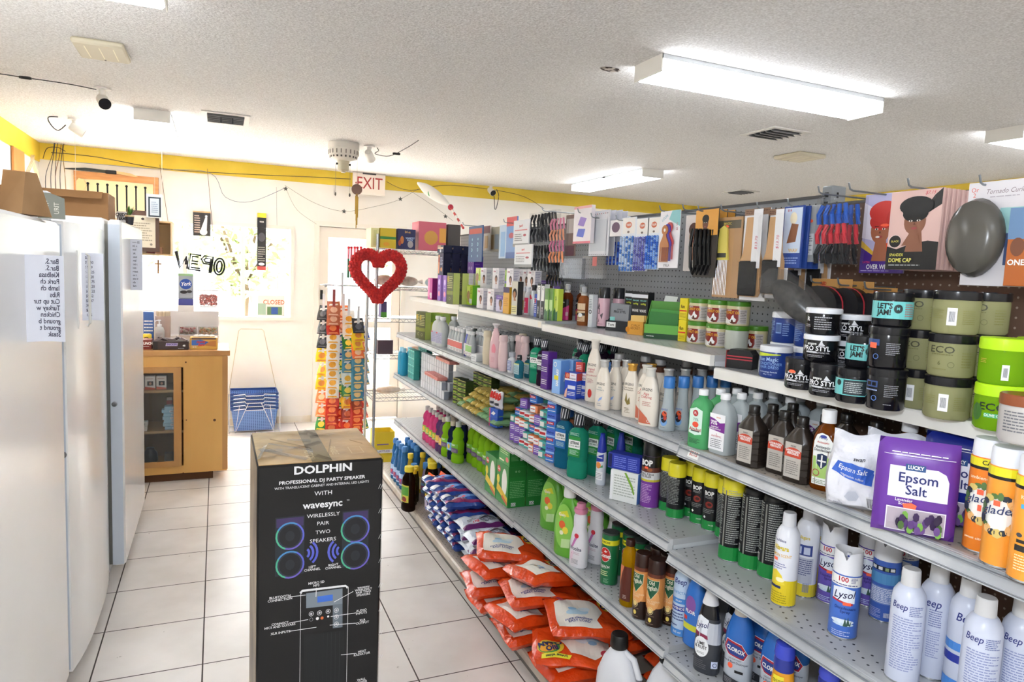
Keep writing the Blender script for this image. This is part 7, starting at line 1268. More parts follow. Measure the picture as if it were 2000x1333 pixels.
for i,(u,v)in enumerate(((1194,1040),(1212,1024),(1234,1042),(1251,1056),(1277,1072))):p=P(u,v,z+.203);put('comet',Vector((p.x+.0,p.y,z+.0006)),'green cleanser canister with red disc, %s'%('foremost','behind the foremost one','third, left of the oil','fourth, behind the oil bottle','fifth, behind the brown cans')[i],22)
for i,(u,v)in enumerate(((1129,1112),(1161,1104))):put('wool',at(u,v,z,.033),'white bottle with pink cap, %s'%('front','second')[i],25)
put('wool',at(1161,1104,z,.033)+Vector((.085,-.01,0)),'white bottle with pink cap, third and rearmost',20)
put('gjug',at(1107,1092,z,.04),'large green detergent jug with white cap, front',30);put('gjug',at(1070,1040,z,.04)+Vector((.02,0,0)),'large green detergent jug beside the green boxes',30);put('gjug',at(1107,1092,z,.04)+Vector((.14,.0,0)),'large green jug hidden behind pink caps',20)
z=Z(2,1)
for i in range(2):
    for r in range(3):put('glo',Vector((1.462+.103*r,.214+.165*i,z+.0006)),'big green detergent box, %s column, %s from front'%(('near','far')[i],ORD[r]),0)
for r in range(3):put('glo_t',Vector((1.462+.103*r,.20,z+.2160)),'smaller green carton on top of the boxes, %s from front'%ORD[r],0)
for i,(u,v)in enumerate(((873,894),(893,907),(884,900))):
    if i<2:put('lime',at(u,v,z,.036),'lime green liquid bottle, %s'%('front left','foremost')[i],25)
for i in range(5):put('lime',Vector((1.53+.0*i,.60+.095*i,z+.0006)),'lime green liquid bottle in the back row, %s'%nth(i,5,'right'),15,'lime green bottles in the back row')
for i in range(3):put('lime',Vector((1.62,.60+.095*i,z+.0006)),'lime green liquid bottle rearmost, %s'%nth(i,3,'right'),15,'lime green bottles rearmost')
zf=Z(2,0)
for i in range(8):
    k_=('cl_navy','cl_navy','cl_purp','cl_purp','cl_pink','cl_pink','cl_pink','cl_pink')[i];y=1.14+.075*i
    if y<YA:y=1.09+.0*i if i==0 else y
    put(k_,Vector((1.43,1.105+.078*i,(z if 1.105+.078*i<YA else zf)+.0006)),'coloured cleaner bottle in front row, %s'%nth(i,8,'right'),20)
    put(k_,Vector((1.51,1.105+.078*i,(z if 1.105+.078*i<YA else zf)+.0006)),'coloured cleaner bottle in second row, %s'%nth(i,8,'right'),15)
# ---- base deck
z=.107
put('wjug',Vector((1.36,-1.02,z+.0006)),'white bleach jug with black cap, left',30);put('wjug',Vector((1.47,-1.16,z+.0006)),'white bleach jug with black cap, right',35);put('wjug',Vector((1.42,-1.335,z+.0006)),'white bleach jug with black cap at bottom edge',30)
rgx=random.Random(3)
def heap(k_,items,lab,gp):
    for i,(x,y,zz_,rz,tx,ty)in enumerate(items):
        o=K[k_ if isinstance(k_,str)else k_[i%len(k_)]].put((x,y,zz_),lab%nth(i,len(items)),0,gp);o.rotation_mode='XYZ'
        m_=Matrix.Translation((x,y,zz_))@Matrix.Rotation(R_(rz),4,'Z')@Matrix.Rotation(R_(tx),4,'X')@Matrix.Rotation(R_(ty),4,'Y')@Matrix.Rotation(R_(-90),4,'X')
        o.rotation_euler=m_.to_euler()
# each bag lies on its back: local z (its height) runs along world y after the turn
def lay(k_,x,y,zc,rz,tx,ty,label,gp=None):
    """centre x,y,zc; rz 0 = print reads from the aisle"""
    kk=K[k_];hh={'bio':.25,'bio2':.25,'breeze':.17,'whitebag':.17}[k_]
    m_=Matrix.Translation((x,y,zc))@Matrix.Rotation(R_(rz),4,'Z')@Matrix.Rotation(R_(tx),4,'X')@Matrix.Rotation(R_(ty),4,'Y')@Matrix.Rotation(R_(-90),4,'X')@Matrix.Translation((0,0,-hh/2))
    o=kk.put((0,0,0),label,0,gp);o.location=m_.to_translation();o.rotation_euler=m_.to_euler();return o
OL='orange detergent bag, %s'
zb=z+.042
bags=[(1.33,-.115,3,-16,5,8,'topmost at the far left with white picture'),(1.37,-.405,3,12,-5,7,'topmost in the middle with rainbow'),(1.42,-.69,2,-14,6,6,'with large dark letters beside the rail'),(1.28,-.12,2,9,2,8,'second layer under the topmost left one'),(1.34,-.42,2,-6,0,4,'second layer under the rainbow'),(1.27,-.13,1,-4,0,4,'lower layer hanging over the edge at the left'),(1.28,-.43,1,11,0,5,'lower layer in the middle'),(1.33,-.76,1,158,0,-5,'upside down near the white jugs'),(1.30,-.12,0,0,0,0,'at the very bottom left'),(1.32,-.42,0,0,0,0,'at the very bottom middle'),(1.36,-.72,0,0,0,0,'at the very bottom right'),(1.70,-.12,1,0,0,0,'at the back left'),(1.70,-.42,1,0,0,0,'at the back middle'),(1.70,-.72,1,0,0,0,'at the back right'),(1.70,-.70,2,0,0,0,'on the back bags at right')]
for i,(x,y,lv,rz,tx,ty,lb)in enumerate(bags):lay(('bio','bio2')[(i+(lv<2))%2],x,y,zb+.004+.076*lv,rz,tx,ty,OL%lb,None)
for j in range(3):lay('bio',1.72,-1.01,zb+.004+.076*j,0,0,0,'orange detergent bag, behind the white jugs, %s'%('lowest','middle','topmost')[j])
for j in range(4):
    for i in range(2):lay('whitebag',1.37-.015*j+.02*i,.155+.19*i,zb+.062*j,-8+12*(j%2),0,2,'white detergent bag, %s stack, layer %s'%(('near','far')[i],ORD[j]),'white detergent bags in two stacks')
for j in range(5):
    for i in range(3):lay('breeze',1.37-.012*j,.54+.19*i,zb+.061*j,-6+9*((i+j)%2),0,2,'blue detergent bag, stack %s from near, layer %s'%(ORD[i],ORD[j]),'blue detergent bags in three stacks')
    if j<4:lay('breeze',1.67,.60,zb+.061*j,0,0,0,'blue detergent bag at the back near, layer %s'%ORD[j],'blue bags at the back');lay('breeze',1.67,.82,zb+.061*j,0,0,0,'blue detergent bag at the back far, layer %s'%ORD[j],'blue bags at the back')
for i in range(3):put('orup',Vector((1.33+.075*i,1.13+.0*i,z+.004)),'upright orange detergent pouch, %s'%('front','middle','rear')[i],12)
put('pine',at(797,1001,z,.042),'big brown cleaner bottle with green label',20)
for i in range(2):put('pine_s',Vector((1.262+.03*i,1.36+.06*i,z+.0006)),'small green labelled bottle with yellow cap, %s'%('right','left')[i],15)
for i in range(6):put('pine',Vector((1.37+.10*(i%5),1.30+(.10 if i>4 else 0),z+.0006))if i<5 else Vector((1.40,1.41,z+.0006)),'yellow capped brown bottle behind, %s'%nth(i,6),15)
for i in range(4):put('bleachb',Vector((1.30+.085*i,1.50,z+.0006)),'blue capped pale bottle in row, %s'%nth(i,4),15)
for i in range(4):put('yelb',Vector((1.30+.088*i,1.595,z+.0006)),'yellow liquid bottle in row, %s'%nth(i,4),15)
for r in range(4):
    for i in range(4):put('sprayb',Vector((1.285+.088*i,1.70+.088*r,z+.0006)),'blue liquid bottle, row %s, %s'%(ORD[r],nth(i,4)),15,'blue liquid bottles at the far end')
# ================================================================ goods hanging on the pegboard
CHR=M('8a9196',.3,.7)
def hook(x0,y,z,label):
    o=MB().tube([(XP-.001,y,z),(x0+.01,y,z),(x0,y,z+.004),(x0-.006,y,z+.02)],.0026,CHR,6).build('peg_hook');tag(o,label,'hook','steel hooks on the pegboard');return o
HK=[(1130,416),(1156,425),(1060,412),(985,435),(905,440),(1205,430),(1290,412),(1335,410),(1365,412),(1410,412),(1480,408),(1540,402),(1600,378),(1660,372),(1775,365),(1915,360)]
for i,(u,v)in enumerate(HK):p=PX(u,v,1.60);hook(1.60,p.y,p.z,'steel hook on the pegboard, %s'%nth(i,len(HK)))
for i,(u,v)in enumerate(((1585,552),(1638,557),(1690,565))):p=PX(u,v,1.66);hook(1.66,p.y,p.z,'low steel hook with a brush box, %s of three'%('left','middle','right')[i])
def hang(name,cat,box,x,label,col='ececee',prims=(),th=.006,rough=.35,group=None,header=None,n=1,step=.016,build=None,rot=0,film_=None,extra_label=None):
    """box = photo extent u0, v0, u1, v1 on the plane x; prims in unit coordinates (0..1 across, 0..1 up)"""
    u0,v0,u1,v1=box;vm=(v0+v1)/2;ya,yb=PX(u0,vm,x).y,PX(u1,vm,x).y;um=(u0+u1)/2;zt,zb=PX(um,v0,x).z,PX(um,v1,x).z
    w,h,yc=ya-yb,zt-zb,(ya+yb)/2;cards=[]
    sc=lambda P_:[((p[0],p[1])+tuple(conv(p,w,h)))for p in P_]
    def conv(p,w,h):
        k=p[0];q=p[2:]
        if k in 'r':return(w*(q[0]-.5),h*q[1],w*(q[2]-.5),h*q[3])
        if k in('l','bc'):return(w*(q[0]-.5),h*q[1],w*(q[2]-.5),h*q[3])+tuple(q[4:])
        if k=='e' or k=='ring':return(w*(q[0]-.5),h*q[1],w*q[2],h*q[3])+tuple(q[4:])
        if k=='p':return([(w*(a-.5),h*b)for a,b in q[0]],)
        if k=='t':return(q[0],w*(q[1]-.5),h*q[2],h*q[3])+tuple(q[4:])
    mb=MB();q=MB()
    if film_:mb.rbox((-w/2,-th/2,0),(w/2,th/2,h),film_,.002)
    else:mb.rbox((-w/2,-th/2,0),(w/2,th/2,h),M(col,rough),.001)
    prints(q,S_face(th/2),sc(prims))
    me1,me2=mb.mesh('card'),(print_mesh(q,'print')if q.f else None);ex=build(w,h)if build else[]
    for i in range(n):
        lb=label if n==1 else label%('front' if i==0 else ORD[i]+' back');xx=x+i*step
        e=empty(name,(xx,yc-.0*i,zb),lb,cat,R_(-90+rot),group)
        o=bpy.data.objects.new('card',me1);COL.objects.link(o);o.parent=e
        if me2 and(i==0 or n<4):o=bpy.data.objects.new('print',me2);COL.objects.link(o);o.parent=e
        for nm,mm in ex:o=bpy.data.objects.new(nm,mm);COL.objects.link(o);o.parent=e
        r_=MB().tube([(0,0,h-.004),(0,0,h+.001)],.002,WL,5)if 0 else None
    return w,h
def portrait(skin,hair,cx,cy,s,wrap=None):
    L_=[('e',M(skin,.45),cx,cy,.17*s,.13*s,20),('p',M(skin,.45),[(cx-.12*s,cy-.30*s),(cx+.16*s,cy-.30*s),(cx+.11*s,cy-.07*s),(cx-.06*s,cy-.07*s)]),('e',M(hair,.5),cx+.0,cy+.085*s,.20*s,.085*s,18)]
    for a in(-.065,.06):L_+=[('e',M('f0e8e0',.4),cx+a*s,cy+.012*s,.030*s,.010*s,10),('e',M('1a1210',.4),cx+a*s,cy+.012*s,.014*s,.010*s,8),('p',M('2a1a14',.5),[(cx+(a-.04)*s,cy+.032*s),(cx+(a+.04)*s,cy+.034*s),(cx+(a+.035)*s,cy+.040*s),(cx+(a-.035)*s,cy+.040*s)])]
    L_+=[('p',M('6a4030',.5),[(cx-.018*s,cy-.030*s),(cx+.022*s,cy-.030*s),(cx+.010*s,cy-.018*s),(cx,cy+.0*s)]),('e',M('a04848',.45),cx,cy-.065*s,.048*s,.013*s,12)]
    return L_
# dome cap boxes
hang('dome_cap_box','box',(1738,372,1838,527),1.64,'black and pink spandex dome cap box with portrait, %s in the row','d8b4ac',[('p',M('141416',.3),[(0,0),(1,0),(1,.34),(.8,.36),(.5,.33),(.2,.26),(0,.30)]),('p',M('141416',.3),[(.55,.62),(1,.80),(1,1),(.86,.92)])]+portrait('8a5a44','17171a',.52,.60,1.25)+
     [('e',M('17171a',.4),.53,.80,.33,.12,22),('p',M('8a5a44',.45),[(.30,.30),(.66,.32),(.60,.46),(.44,.46)]),('ring',M('e8d0c8',.4),.17,.36,.13,.085,.002),('e',M('141416',.3),.17,.36,.12,.078,18),('t',M('e0d060',.4),'BLACK',.17,.36,.035,.01),('t',M('e0d860',.4),'SPANDEX',.22,.185,.05,.01,.9),('t',M('e8e070',.4),'DOME CAP',.30,.115,.075,.015,.85),('l',M('c8c8c8',.4),.08,.045,.7,.065,1),('t',M('c83a4a',.4),'$7.15',.78,.95,.06,.0,1,0,'CENTER',.3)],.010,n=9,step=.0175,group=None)
hang('head_wrap_pack','pack',(1686,378,1772,534),1.74,'purple head wrap pack with woman in red wrap','b8b4d8',[('p',M('4a2c86',.35),[(0,0),(1,0),(1,.12),(.6,.20),(.2,.28),(0,.33)]),('p',M('e0dce8',.35),[(.0,.45),(.0,.9),(.3,.8),(.35,.4)]),('p',M('d8b040',.35),[(0,.33),(.0,.42),(.3,.27),(.55,.20),(.3,.22)]),('e',M('e05028',.4),.72,.27,.24,.13,18)]+portrait('a8684c','c83a34',.42,.54,1.3)+
     [('e',M('cc3d36',.4),.48,.77,.34,.135,22),('e',M('c23630',.4),.70,.68,.16,.12,14),('e',ORG,.52,.60,.10,.02,8),('t',M('c83a6a',.4),'SATIN',.16,.135,.04,.01),('t',WP,'OVER WRAP',.48,.075,.085,.01,.8),('l',M('c8b8e8',.4),.05,.02,.95,.035,1),('e',M('f4f0e8',.4),.38,.455,.05,.012,10)],.006)
hang('curler_pack','pack',(1885,352,2040,560),1.62,'white card with a big grey diffuser in clear shell','dcd8dc',[('t',M('8a7a80',.4),'Tornado Curler',.50,.90,.065,.0,.9,0,'CENTER',.3),('e',M('d84a3a',.4),.28,.80,.03,.02,12),('t',M('e06a5a',.4),'Or\n2',.09,.90,.06,.0),('r',M('9ac8c8',.35),.45,.5,1,.74),('r',M('4a5a80',.35),.55,.2,1,.5),('l',M('b0a8b0',.4),.3,.84,.8,.86,1)],
     build=lambda w,h:[('diffuser',MB().lathe([(.001,-.055),(.045,-.052),(.062,-.04),(.066,-.02),(.06,-.006)],M('55524e',.3),26,1,1.35,2.2,c=(0,0,0),ax='y').mesh('diffuser'))]and[('diffuser',(lambda m_:m_.mesh('diffuser'))(MB().add([(v[0]-.045,v[1],v[2]*1.45+h*.46)for v in(lambda t_:t_)(MB().lathe([(.001,-.055),(.040,-.052),(.055,-.04),(.060,-.02),(.056,-.006)],GREY,26,ax='y')).v],MB().lathe([(.001,-.055),(.040,-.052),(.055,-.04),(.060,-.02),(.056,-.006)],GREY,26,ax='y').f,M('57544e',.25),True)))])
hang('wig_cap_pack','pack',(1968,405,2040,560),1.60,'orange and blue pack at the right edge under the curler','b8642c',[('t',WP,'ONE',.3,.3,.1,.03),('r',M('6a8ab0',.4),0,.6,1,1),('e',M('7a4a34',.4),.3,.5,.2,.12)])
def strands(cols,r=.0045,k=9,top=.80):
    def b(w,h):
        mb=MB();rg_=random.Random(len(cols)*7+k)
        for i in range(k):
            x=-w*.42+w*.84*i/(k-1)
            for j,c in enumerate(cols):z1=h*(top-j*top/len(cols));z0=h*(top-(j+1)*top/len(cols))+.002;mb.tube([(x*.8,-.008,z1),(x,-.013,(z0+z1)/2),(x,-.008,z0)],r,M(c,.35),7)
        return[('strands',mb.mesh('strands'))]
    return b
hang('durag_bundle','bundle',(1598,385,1662,516),1.66,'clear bags of blue, red and black bundles, %s','ffffff',(),.03,film_=film('e8ecf0',.07,.06),n=2,step=.045,build=strands(('2458b4','c2303c','17171a'),.0065,5,.88),group=None)
hang('brush_pack','pack',(1560,402,1600,512),1.66,'grey label pack with bag beside the blue bundles','a8aaac',[('r',M('d8d8da',.4),.1,.12,.8,.5),('l',M('6a6a6e',.4),.14,.15,.75,.47,8),('e',ORG,.6,.72,.12,.03)],.008)
hang('brush_card','pack',(1530,403,1568,524),1.62,'blue card with bath brush picture, %s','2e4a94',[('r',M('c8d4e8',.4),.05,.24,.95,.97),('e',M('e8dcc0',.4),.52,.80,.18,.10,14),('p',M('8a5a40',.4),[(.25,.40),(.7,.42),(.8,.70),(.45,.72)]),('t',M('e0b870',.4),'WAV',.6,.28,.08,.03),('l',M('9ab0e0',.4),.1,.06,.9,.18,3),('t',M('c0404a',.4),'$3.8',.3,.93,.05)],.008,n=4,step=.022)
def brush(w,h):
    b=MB();pr=[(-.25,1.0),(.25,1.0),(.30,.7),(.34,.55),(.48,.42),(.5,.1),(.35,0),(-.35,0),(-.5,.1),(-.48,.42),(-.34,.55),(-.30,.7)]
    b.prism([(x*w*.86,z*h*.86+.012)for x,z in pr],-.020,-.006,M('c49a6c',.4));br=MB();rg_=random.Random(3)
    for i in range(300):x,z=rg_.uniform(-.33,.33)*w,rg_.uniform(.05,.42)*h;d=Vector((rg_.uniform(-.3,.3)+x/w,-1,rg_.uniform(-.3,.3)+(z/h-.24))).normalized()*.022;br.add([(x-.0009,-.020,z),(x+.0009,-.020,z),(x+d.x,-.020+d.y,z+d.z)],[(0,1,2)],M('0e0e10',.5))
    br.rbox((-w*.36,-.030,h*.05),(w*.36,-.0205,h*.43),M('101012',.6),.006)
    lb=MB();lb.box((w*.12,-.028,h*.35),(w*.46,-.0268,h*.98),M('e2e2e4',.35));prints(lb,S_face(.0285,w*.29),[('t',M('c83050',.4),'$13.70',0,h*.62,.015,.0,1,90,'CENTER',.2)])
    sh=MB().rbox((-w*.5,-.045,.0),(w*.5,.002,h*.93),film('f4f6f8',.035,.05),.006)
    return[('wooden_brush',b.mesh('wooden_brush')),('bristles',br.mesh('bristles')),('paper_label',lb.mesh('paper_label')),('clear_shell',sh.mesh('clear_shell'))]
HDR=[('r',M('8a6a54',.5),.0,.93,1,1),('l',M('5a3a2a',.5),.05,.945,.95,.985,2)]
hang('hair_brush_pack','brush',(1450,408,1500,588),1.62,'wooden brush with black bristles in clear pack, nearest the combs','e4e4e6',HDR,.003,build=brush);hang('hair_brush_pack','brush',(1496,408,1541,584),1.62,'wooden brush with black bristles in clear pack, right of its twin','e4e4e6',HDR,.003,build=brush)
hang('hair_brush_pack','brush',(1541,450,1580,586),1.76,'wooden brush pack behind the blue cards, left','e4e4e6',HDR,.003,build=brush);hang('hair_brush_pack','brush',(1583,450,1624,580),1.78,'wooden brush pack behind the blue cards, right','e4e4e6',HDR,.003,build=brush)
def comb(w,h):
    b=MB();b.prism([(-.28*w,.86*h),(-.12*w,.90*h),(.0,.86*h),(.04*w,.62*h),(.10*w,.47*h),(-.42*w,.47*h),(-.34*w,.62*h)],-.010,-.004,M('d8c860',.4));b.box((-.34*w,-.0112,.5*h),(.02*w,-.0102,.555*h),M('3a3a34',.4));t=MB()
    for i in range(9):x=(-.40+.055*i)*w;t.tube([(x,-.007,.47*h),(x-.02*w+.008*i*w*.5,-.007,.03*h)],.0011,M('c8ccd0',.2,.9),5)
    return[('comb_handle',b.mesh('comb_handle')),('comb_teeth',t.mesh('comb_teeth'))]
hang('fan_comb_pack','comb',(1396,425,1447,582),1.64,'brown card with yellow handled wire comb, %s','b48c60',[('r',M('5a5444',.5),.0,.86,.95,.96),('t',M('c8b050',.4),'MAGIC',.45,.92,.045,.02),('e',ORG,.42,.885,.09,.018,7)],.005,n=3,step=.03,build=comb)
def rubber(w,h):
    b=MB();
    for i in range(6):y=-.03+.008*i;x=-w*.33+w*.10*i;b.tube([(x,y,h*.72),(x-.006,y,h*.45),(x+.002,y,h*.14),(x+w*.12,y,h*.05),(x+w*.22,y,h*.18),(x+w*.22,y,h*.70)],.0062,M('0f0f11',.3),7)
    return[('black_tubes',b.mesh('black_tubes'))]
hang('hair_net_pack','pack',(1357,410,1401,542),1.62,'black looped hair bands under a card with a capped face, %s','2a2420',[('r',M('d89a40',.4),0,.62,1,1)]+[(a[0],a[1])+a[2:]for a in portrait('6a4030','141416',.45,.80,.75)],.004,n=3,step=.035,build=rubber)
hang('hair_net_pack','pack',(1338,420,1372,530),1.78,'white pack with brown curls portrait behind black bands','e8dcd4',portrait('c08a6a','5a3424',.5,.62,1.4),.006)
def afro(w,h):
    b=MB()
    for i,(c,dx,dz)in enumerate((('c04a4a',.14,.05),('4a3aa0',.07,.02),('b8743c',-.02,0))):
        y=-.006-.003*i;X=lambda a:(a+dx)*w;Zz=lambda a:(a+dz)*h
        b.prism([(X(-.30),Zz(.36)),(X(.16),Zz(.36)),(X(.15),Zz(.42)),(X(.02),Zz(.54)),(X(-.01),Zz(.60)),(X(-.14),Zz(.60)),(X(-.17),Zz(.54)),(X(-.29),Zz(.42))],y-.0025,y,M(c,.35));b.lathe([(w*.15,-.002),(w*.15,.001)],M(c,.35),16,c=(X(-.07),y-.001,Zz(.66)),ax='y');b.lathe([(w*.05,-.0025),(w*.05,.001)],M('e8e0d8',.35),10,c=(X(-.07),y-.001,Zz(.66)),ax='y')
        for k in range(9):b.box((X(-.29+.052*k),y-.0025,Zz(.10)),(X(-.29+.052*k)+.0016,y,Zz(.36)),M(c,.35))
    return[('afro_combs',b.mesh('afro_combs'))]
hang('comb_card','comb',(1288,412,1327,524),1.62,'white card with orange, purple and red afro combs','e8e6ea',[('p',M('8ac4c8',.4),[(.45,.85),(1,.72),(1,1),(.6,1)]),('t',M('6a6a70',.4),'STELLA',.45,.045,.055,.02),('t',M('8ab0c0',.4),'LOOK',.25,.88,.07,.02,1,30),('t',M('c0606a',.4),'$1.99',.88,.72,.06,.0,1,90),('e',ORG,.5,.42,.09,.022,7)],.003,build=afro)
def beads(c1,c2,k=5):
    def b(w,h):
        mb=MB();rg_=random.Random(k)
        for i in range(k):
            for j in range(16):mb.sphere((-w*.40+w*.8*i/(k-1),-.008,h*(.03+.040*j)),.0056,M(rg_.choice((c1,c2)),.2),7,5)
        return[('bead_strings',mb.mesh('bead_strings'))]
    return b
BH=[('r',M('e8e4e0',.4),.08,.70,.92,.99),('e',M('c8603c',.4),.5,.86,.22,.06,10),('t',WP,'TULIPS',.5,.86,.05,.03),('e',M('5a4a44',.4),.5,.73,.09,.022,8)]
for i,(bx_,c1,c2)in enumerate((((1213,425,1241,531),'b8cce8','4a78c0'),((1241,427,1266,530),'8a90c8','5a5aa8'),((1264,425,1289,527),'3a6ac8','8ab0e8'))):hang('bead_pack','beads',bx_,1.63,'%s bead strings on a hair bead pack'%('pale blue','violet blue','deep blue')[i],'dfe3ea',BH,.003,build=beads(c1,c2),film_=None)
hang('bead_pack','beads',(1187,450,1213,518),1.70,'short navy and blue bead pack left of the long ones','dfe3ea',[],.003,build=beads('1c3490','3a6ad0',4));hang('hair_net_card','pack',(1192,430,1215,462),1.64,'small white card with round plum picture','e4e0e2',[('e',M('5a3a58',.4),.5,.55,.34,.32,16)],.003)
hang('earring_card','card',(1152,412,1190,500),1.64,'white dotted border card in clear bag, %s','d2d2d8',[('e',M(('2a2a30','c83a4a')[i%2],.4),.06+.105*i,.93,.022,.012,6)for i in range(9)]+[('e',M('2a2a30',.4),.06+.105*i,.03,.022,.012,6)for i in range(9)]+[('r',M('c0c4cc',.3),.10,.10,.90,.80)],.004,n=4,step=.03)
hang('earring_card','card',(1186,412,1214,500),1.76,'second dotted card further right in clear bag','d2d2d8',[('e',M('2a2a30',.4),.1+.2*i,.93,.04,.012,6)for i in range(5)],.004)
hang('clip_card','pack',(1124,403,1158,476),1.62,'white card with purple hair clips','e4dce0',[('r',M('e8a8a8',.4),.0,.93,1,1),('p',M('8a6ac0',.4),[(.25,.50),(.6,.45),(.75,.66),(.4,.72)]),('p',M('5a6ad0',.4),[(.2,.2),(.6,.16),(.7,.38),(.3,.40)]),('r',M('d86a7a',.4),0,0,1,.06)],.02)
hang('hair_bag','bag',(1076,418,1107,514),1.62,'clear bag of pink and orange hair ties','ffffff',(),.02,film_=film('e8dcd8',.12,.08),build=strands(('c87a90','d89070','c06a8a','e08a5a'),.0055,5,.9));hang('hair_bag','bag',(1106,420,1124,500),1.70,'brown bag of hair goods beside the pink ties','8a7068',[('r',M('d0c8c4',.4),.1,.55,.9,.9),('r',M('6a3a4a',.4),0,.0,1,.25)],.01)
blkb=strands(('141417','1c1c20'),.007,6,.92)
for i,(bx_,x,lb)in enumerate((((1036,414,1082,474),1.64,'clear bag of black combs, upper left'),((1056,412,1092,470),1.72,'clear bag of black combs, upper right'),((1040,476,1078,530),1.62,'clear bag of black combs, lower left'),((1066,478,1100,533),1.68,'clear bag of black combs, lower right'))):hang('comb_bag','bag',bx_,x,lb,'ffffff',(),.02,film_=film('d8dce0',.08,.06),build=blkb)
hang('comb_bag','bag',(1070,512,1106,560),1.72,'clear bag of black combs, lowest at the back','ffffff',(),.02,film_=film('d8dce0',.08,.06),build=blkb)
HR=[('t',M('c83a44',.4),'Beauty',.5,.78,.13,.03,.9,8),('r',M('c86a70',.4),.1,.60,.9,.64),('e',M('a83a4a',.4),.75,.42,.10,.05,8),('l',M('6a6a70',.4),.1,.2,.6,.5,4),('r',M('8a8c90',.4),0,0,1,.12)]
hang('comb_bag','bag',(1004,430,1034,482),1.60,'white headed comb bag with red swoosh, upper','dadade',HR,.008);hang('comb_bag','bag',(1006,478,1040,522),1.59,'white headed comb bag with red swoosh, lower','dadade',HR,.008)
hang('toothbrush_card','pack',(990,424,1010,505),1.66,'red and blue card with small ring print','5a88c8',[('r',M('c8343c',.4),0,.78,1,1),('e',M('a02a44',.4),.5,.55,.25,.07),('r',M('2a5aa8',.4),0,0,1,.15)],.008);hang('toothbrush_card','pack',(976,440,993,505),1.68,'pale blue slim pack with clear front','b0c8e0',[('r',M('7aa8d8',.4),.2,.05,.7,.8)],.008)
hang('toothbrush_card','pack',(942,442,958,490),1.74,'dark red headed card with two tone goods','d0c4b8',[('r',M('7a3a44',.4),0,.7,1,1),('r',M('c8a06a',.4),.4,.1,.8,.6)],.01);hang('toothbrush_card','pack',(958,444,978,492),1.76,'beige and olive card beside the dark red one','c8c0a8',[('r',M('a88a5a',.4),.1,.1,.4,.7),('r',M('a8b4bc',.4),.5,.1,.9,.7)],.01)
hang('letter_card','pack',(916,442,943,512),1.64,'tall blue card with white letters in a grid','2a5488',[('r',M('b8402c',.4),.05,.78,.95,.93)]+[('t',M('a8d8e8',.4),'eeDDDD'[(i+j*2)%6],.28+.42*i,.64-.155*j,.13,.03)for i in range(2)for j in range(4)],.008)
hang('barrette_bag','bag',(1096,505,1140,545),1.62,'clear bag with comb toothed headbands, left','ffffff',(),.02,film_=film('d0d8f0',.3,.1));hang('barrette_bag','bag',(1140,500,1182,545),1.64,'clear bag with headbands and red tag, right','ffffff',[('r',M('b84a4a',.4),.5,.55,.7,.95)],.02,film_=film('d8d8dc',.3,.1))
# domed brush boxes on low hooks
def dome(w,h):
    b=MB();pts=[(-w*.5,0),(w*.5,0),(w*.5,h*.45)]+[(w*.5*math.cos(a),h*.45+h*.40*math.sin(a))for a in[R_(t)for t in range(15,166,15)]]+[(-w*.5,h*.45)]
    b.prism(pts,-.055,-.006,M('17171a',.35));r=MB();o=[(w*.505*math.cos(a),h*.45+h*.41*math.sin(a))for a in[R_(t)for t in range(0,181,15)]]
    r.prism([(-w*.505,0)]+[(-w*.505,h*.1)]+[(x,z)for x,z in reversed(o)]+[(w*.505,h*.1),(w*.505,0)],-.034,-.029,M('b83440',.35));return[('brush_case',b.mesh('brush_case')),('red_band',r.mesh('red_band'))]
RD=[('t',M('a8321e',.4),'RED',.30,.90,.09,.05,.9),('t',M('8a4a20',.4),'2',.70,.86,.10),('bc',M('3a2a14',.5),.72,.45,.95,.75)]
for i,(bx_,lb)in enumerate((((1583,545,1662,640),'black domed brush box with red band, left of three'),((1640,550,1704,640),'black domed brush box with red band, middle of three'),((1692,562,1750,640),'black domed brush box with red band, right of three'))):hang('brush_box','brush',bx_,1.70+.03*i,lb,'b8884a',RD,.002,build=dome)
e=empty('brush_box',at(1448,722,Z(5,3),.03),'small black brush box with two red stripes on the shelf','brush',R_(-62));MB().prism([(-.04,0),(.04,0),(.042,.045),(.030,.060),(-.030,.060),(-.042,.045)],-.025,.03,M('1c1c1f',.3)).build('brush_case',e);q=MB();prints(q,S_face(.0255),[('r',M('b03440',.4),-.041,.036,.041,.040),('r',M('b03440',.4),-.041,.027,.041,.031)]);q.build('red_stripes',e);MB().box((-.043,-.027,0),(-.0405,.032,.055),M('8a2a2a',.3)).build('side_panel',e)
p=PX(1525,630,1.50);e=empty('bagged_brush',(1.52,p.y+.0,1.535),'dark oval brush in a net bag tilted over blue jars','brush',R_(-60));rt=Matrix.Rotation(R_(-50),3,'Y')
t_=MB().sphere((0,0,0),.064,M('2c2b2a',.8),16,10,(.62,.45,1.3));MB().add([rt@Vector(v)+Vector((.02,0,.09))for v in t_.v],t_.f,noisy('bristle_mat','1c1c1c','4a4744',60,.8),True).build('brush_head',e)
t_=MB().tube([(0,0,-.055),(0,.004,-.10),(0,0,-.15)],.010,M('a8743c',.5),8);MB().add([rt@Vector(v)+Vector((.02,0,.09))for v in t_.v],t_.f,M('a8743c',.5),True).build('wooden_handle',e);t_=MB().lathe([(.014,-.19),(.024,-.15),(.046,-.08),(.056,0),(.05,.08),(.024,.115)],film('ffffff',.35,.3),14);MB().add([rt@Vector(v)+Vector((.02,0,.09))for v in t_.v],t_.f,film('d8d6d0',.22,.25),True).build('net_bag',e)
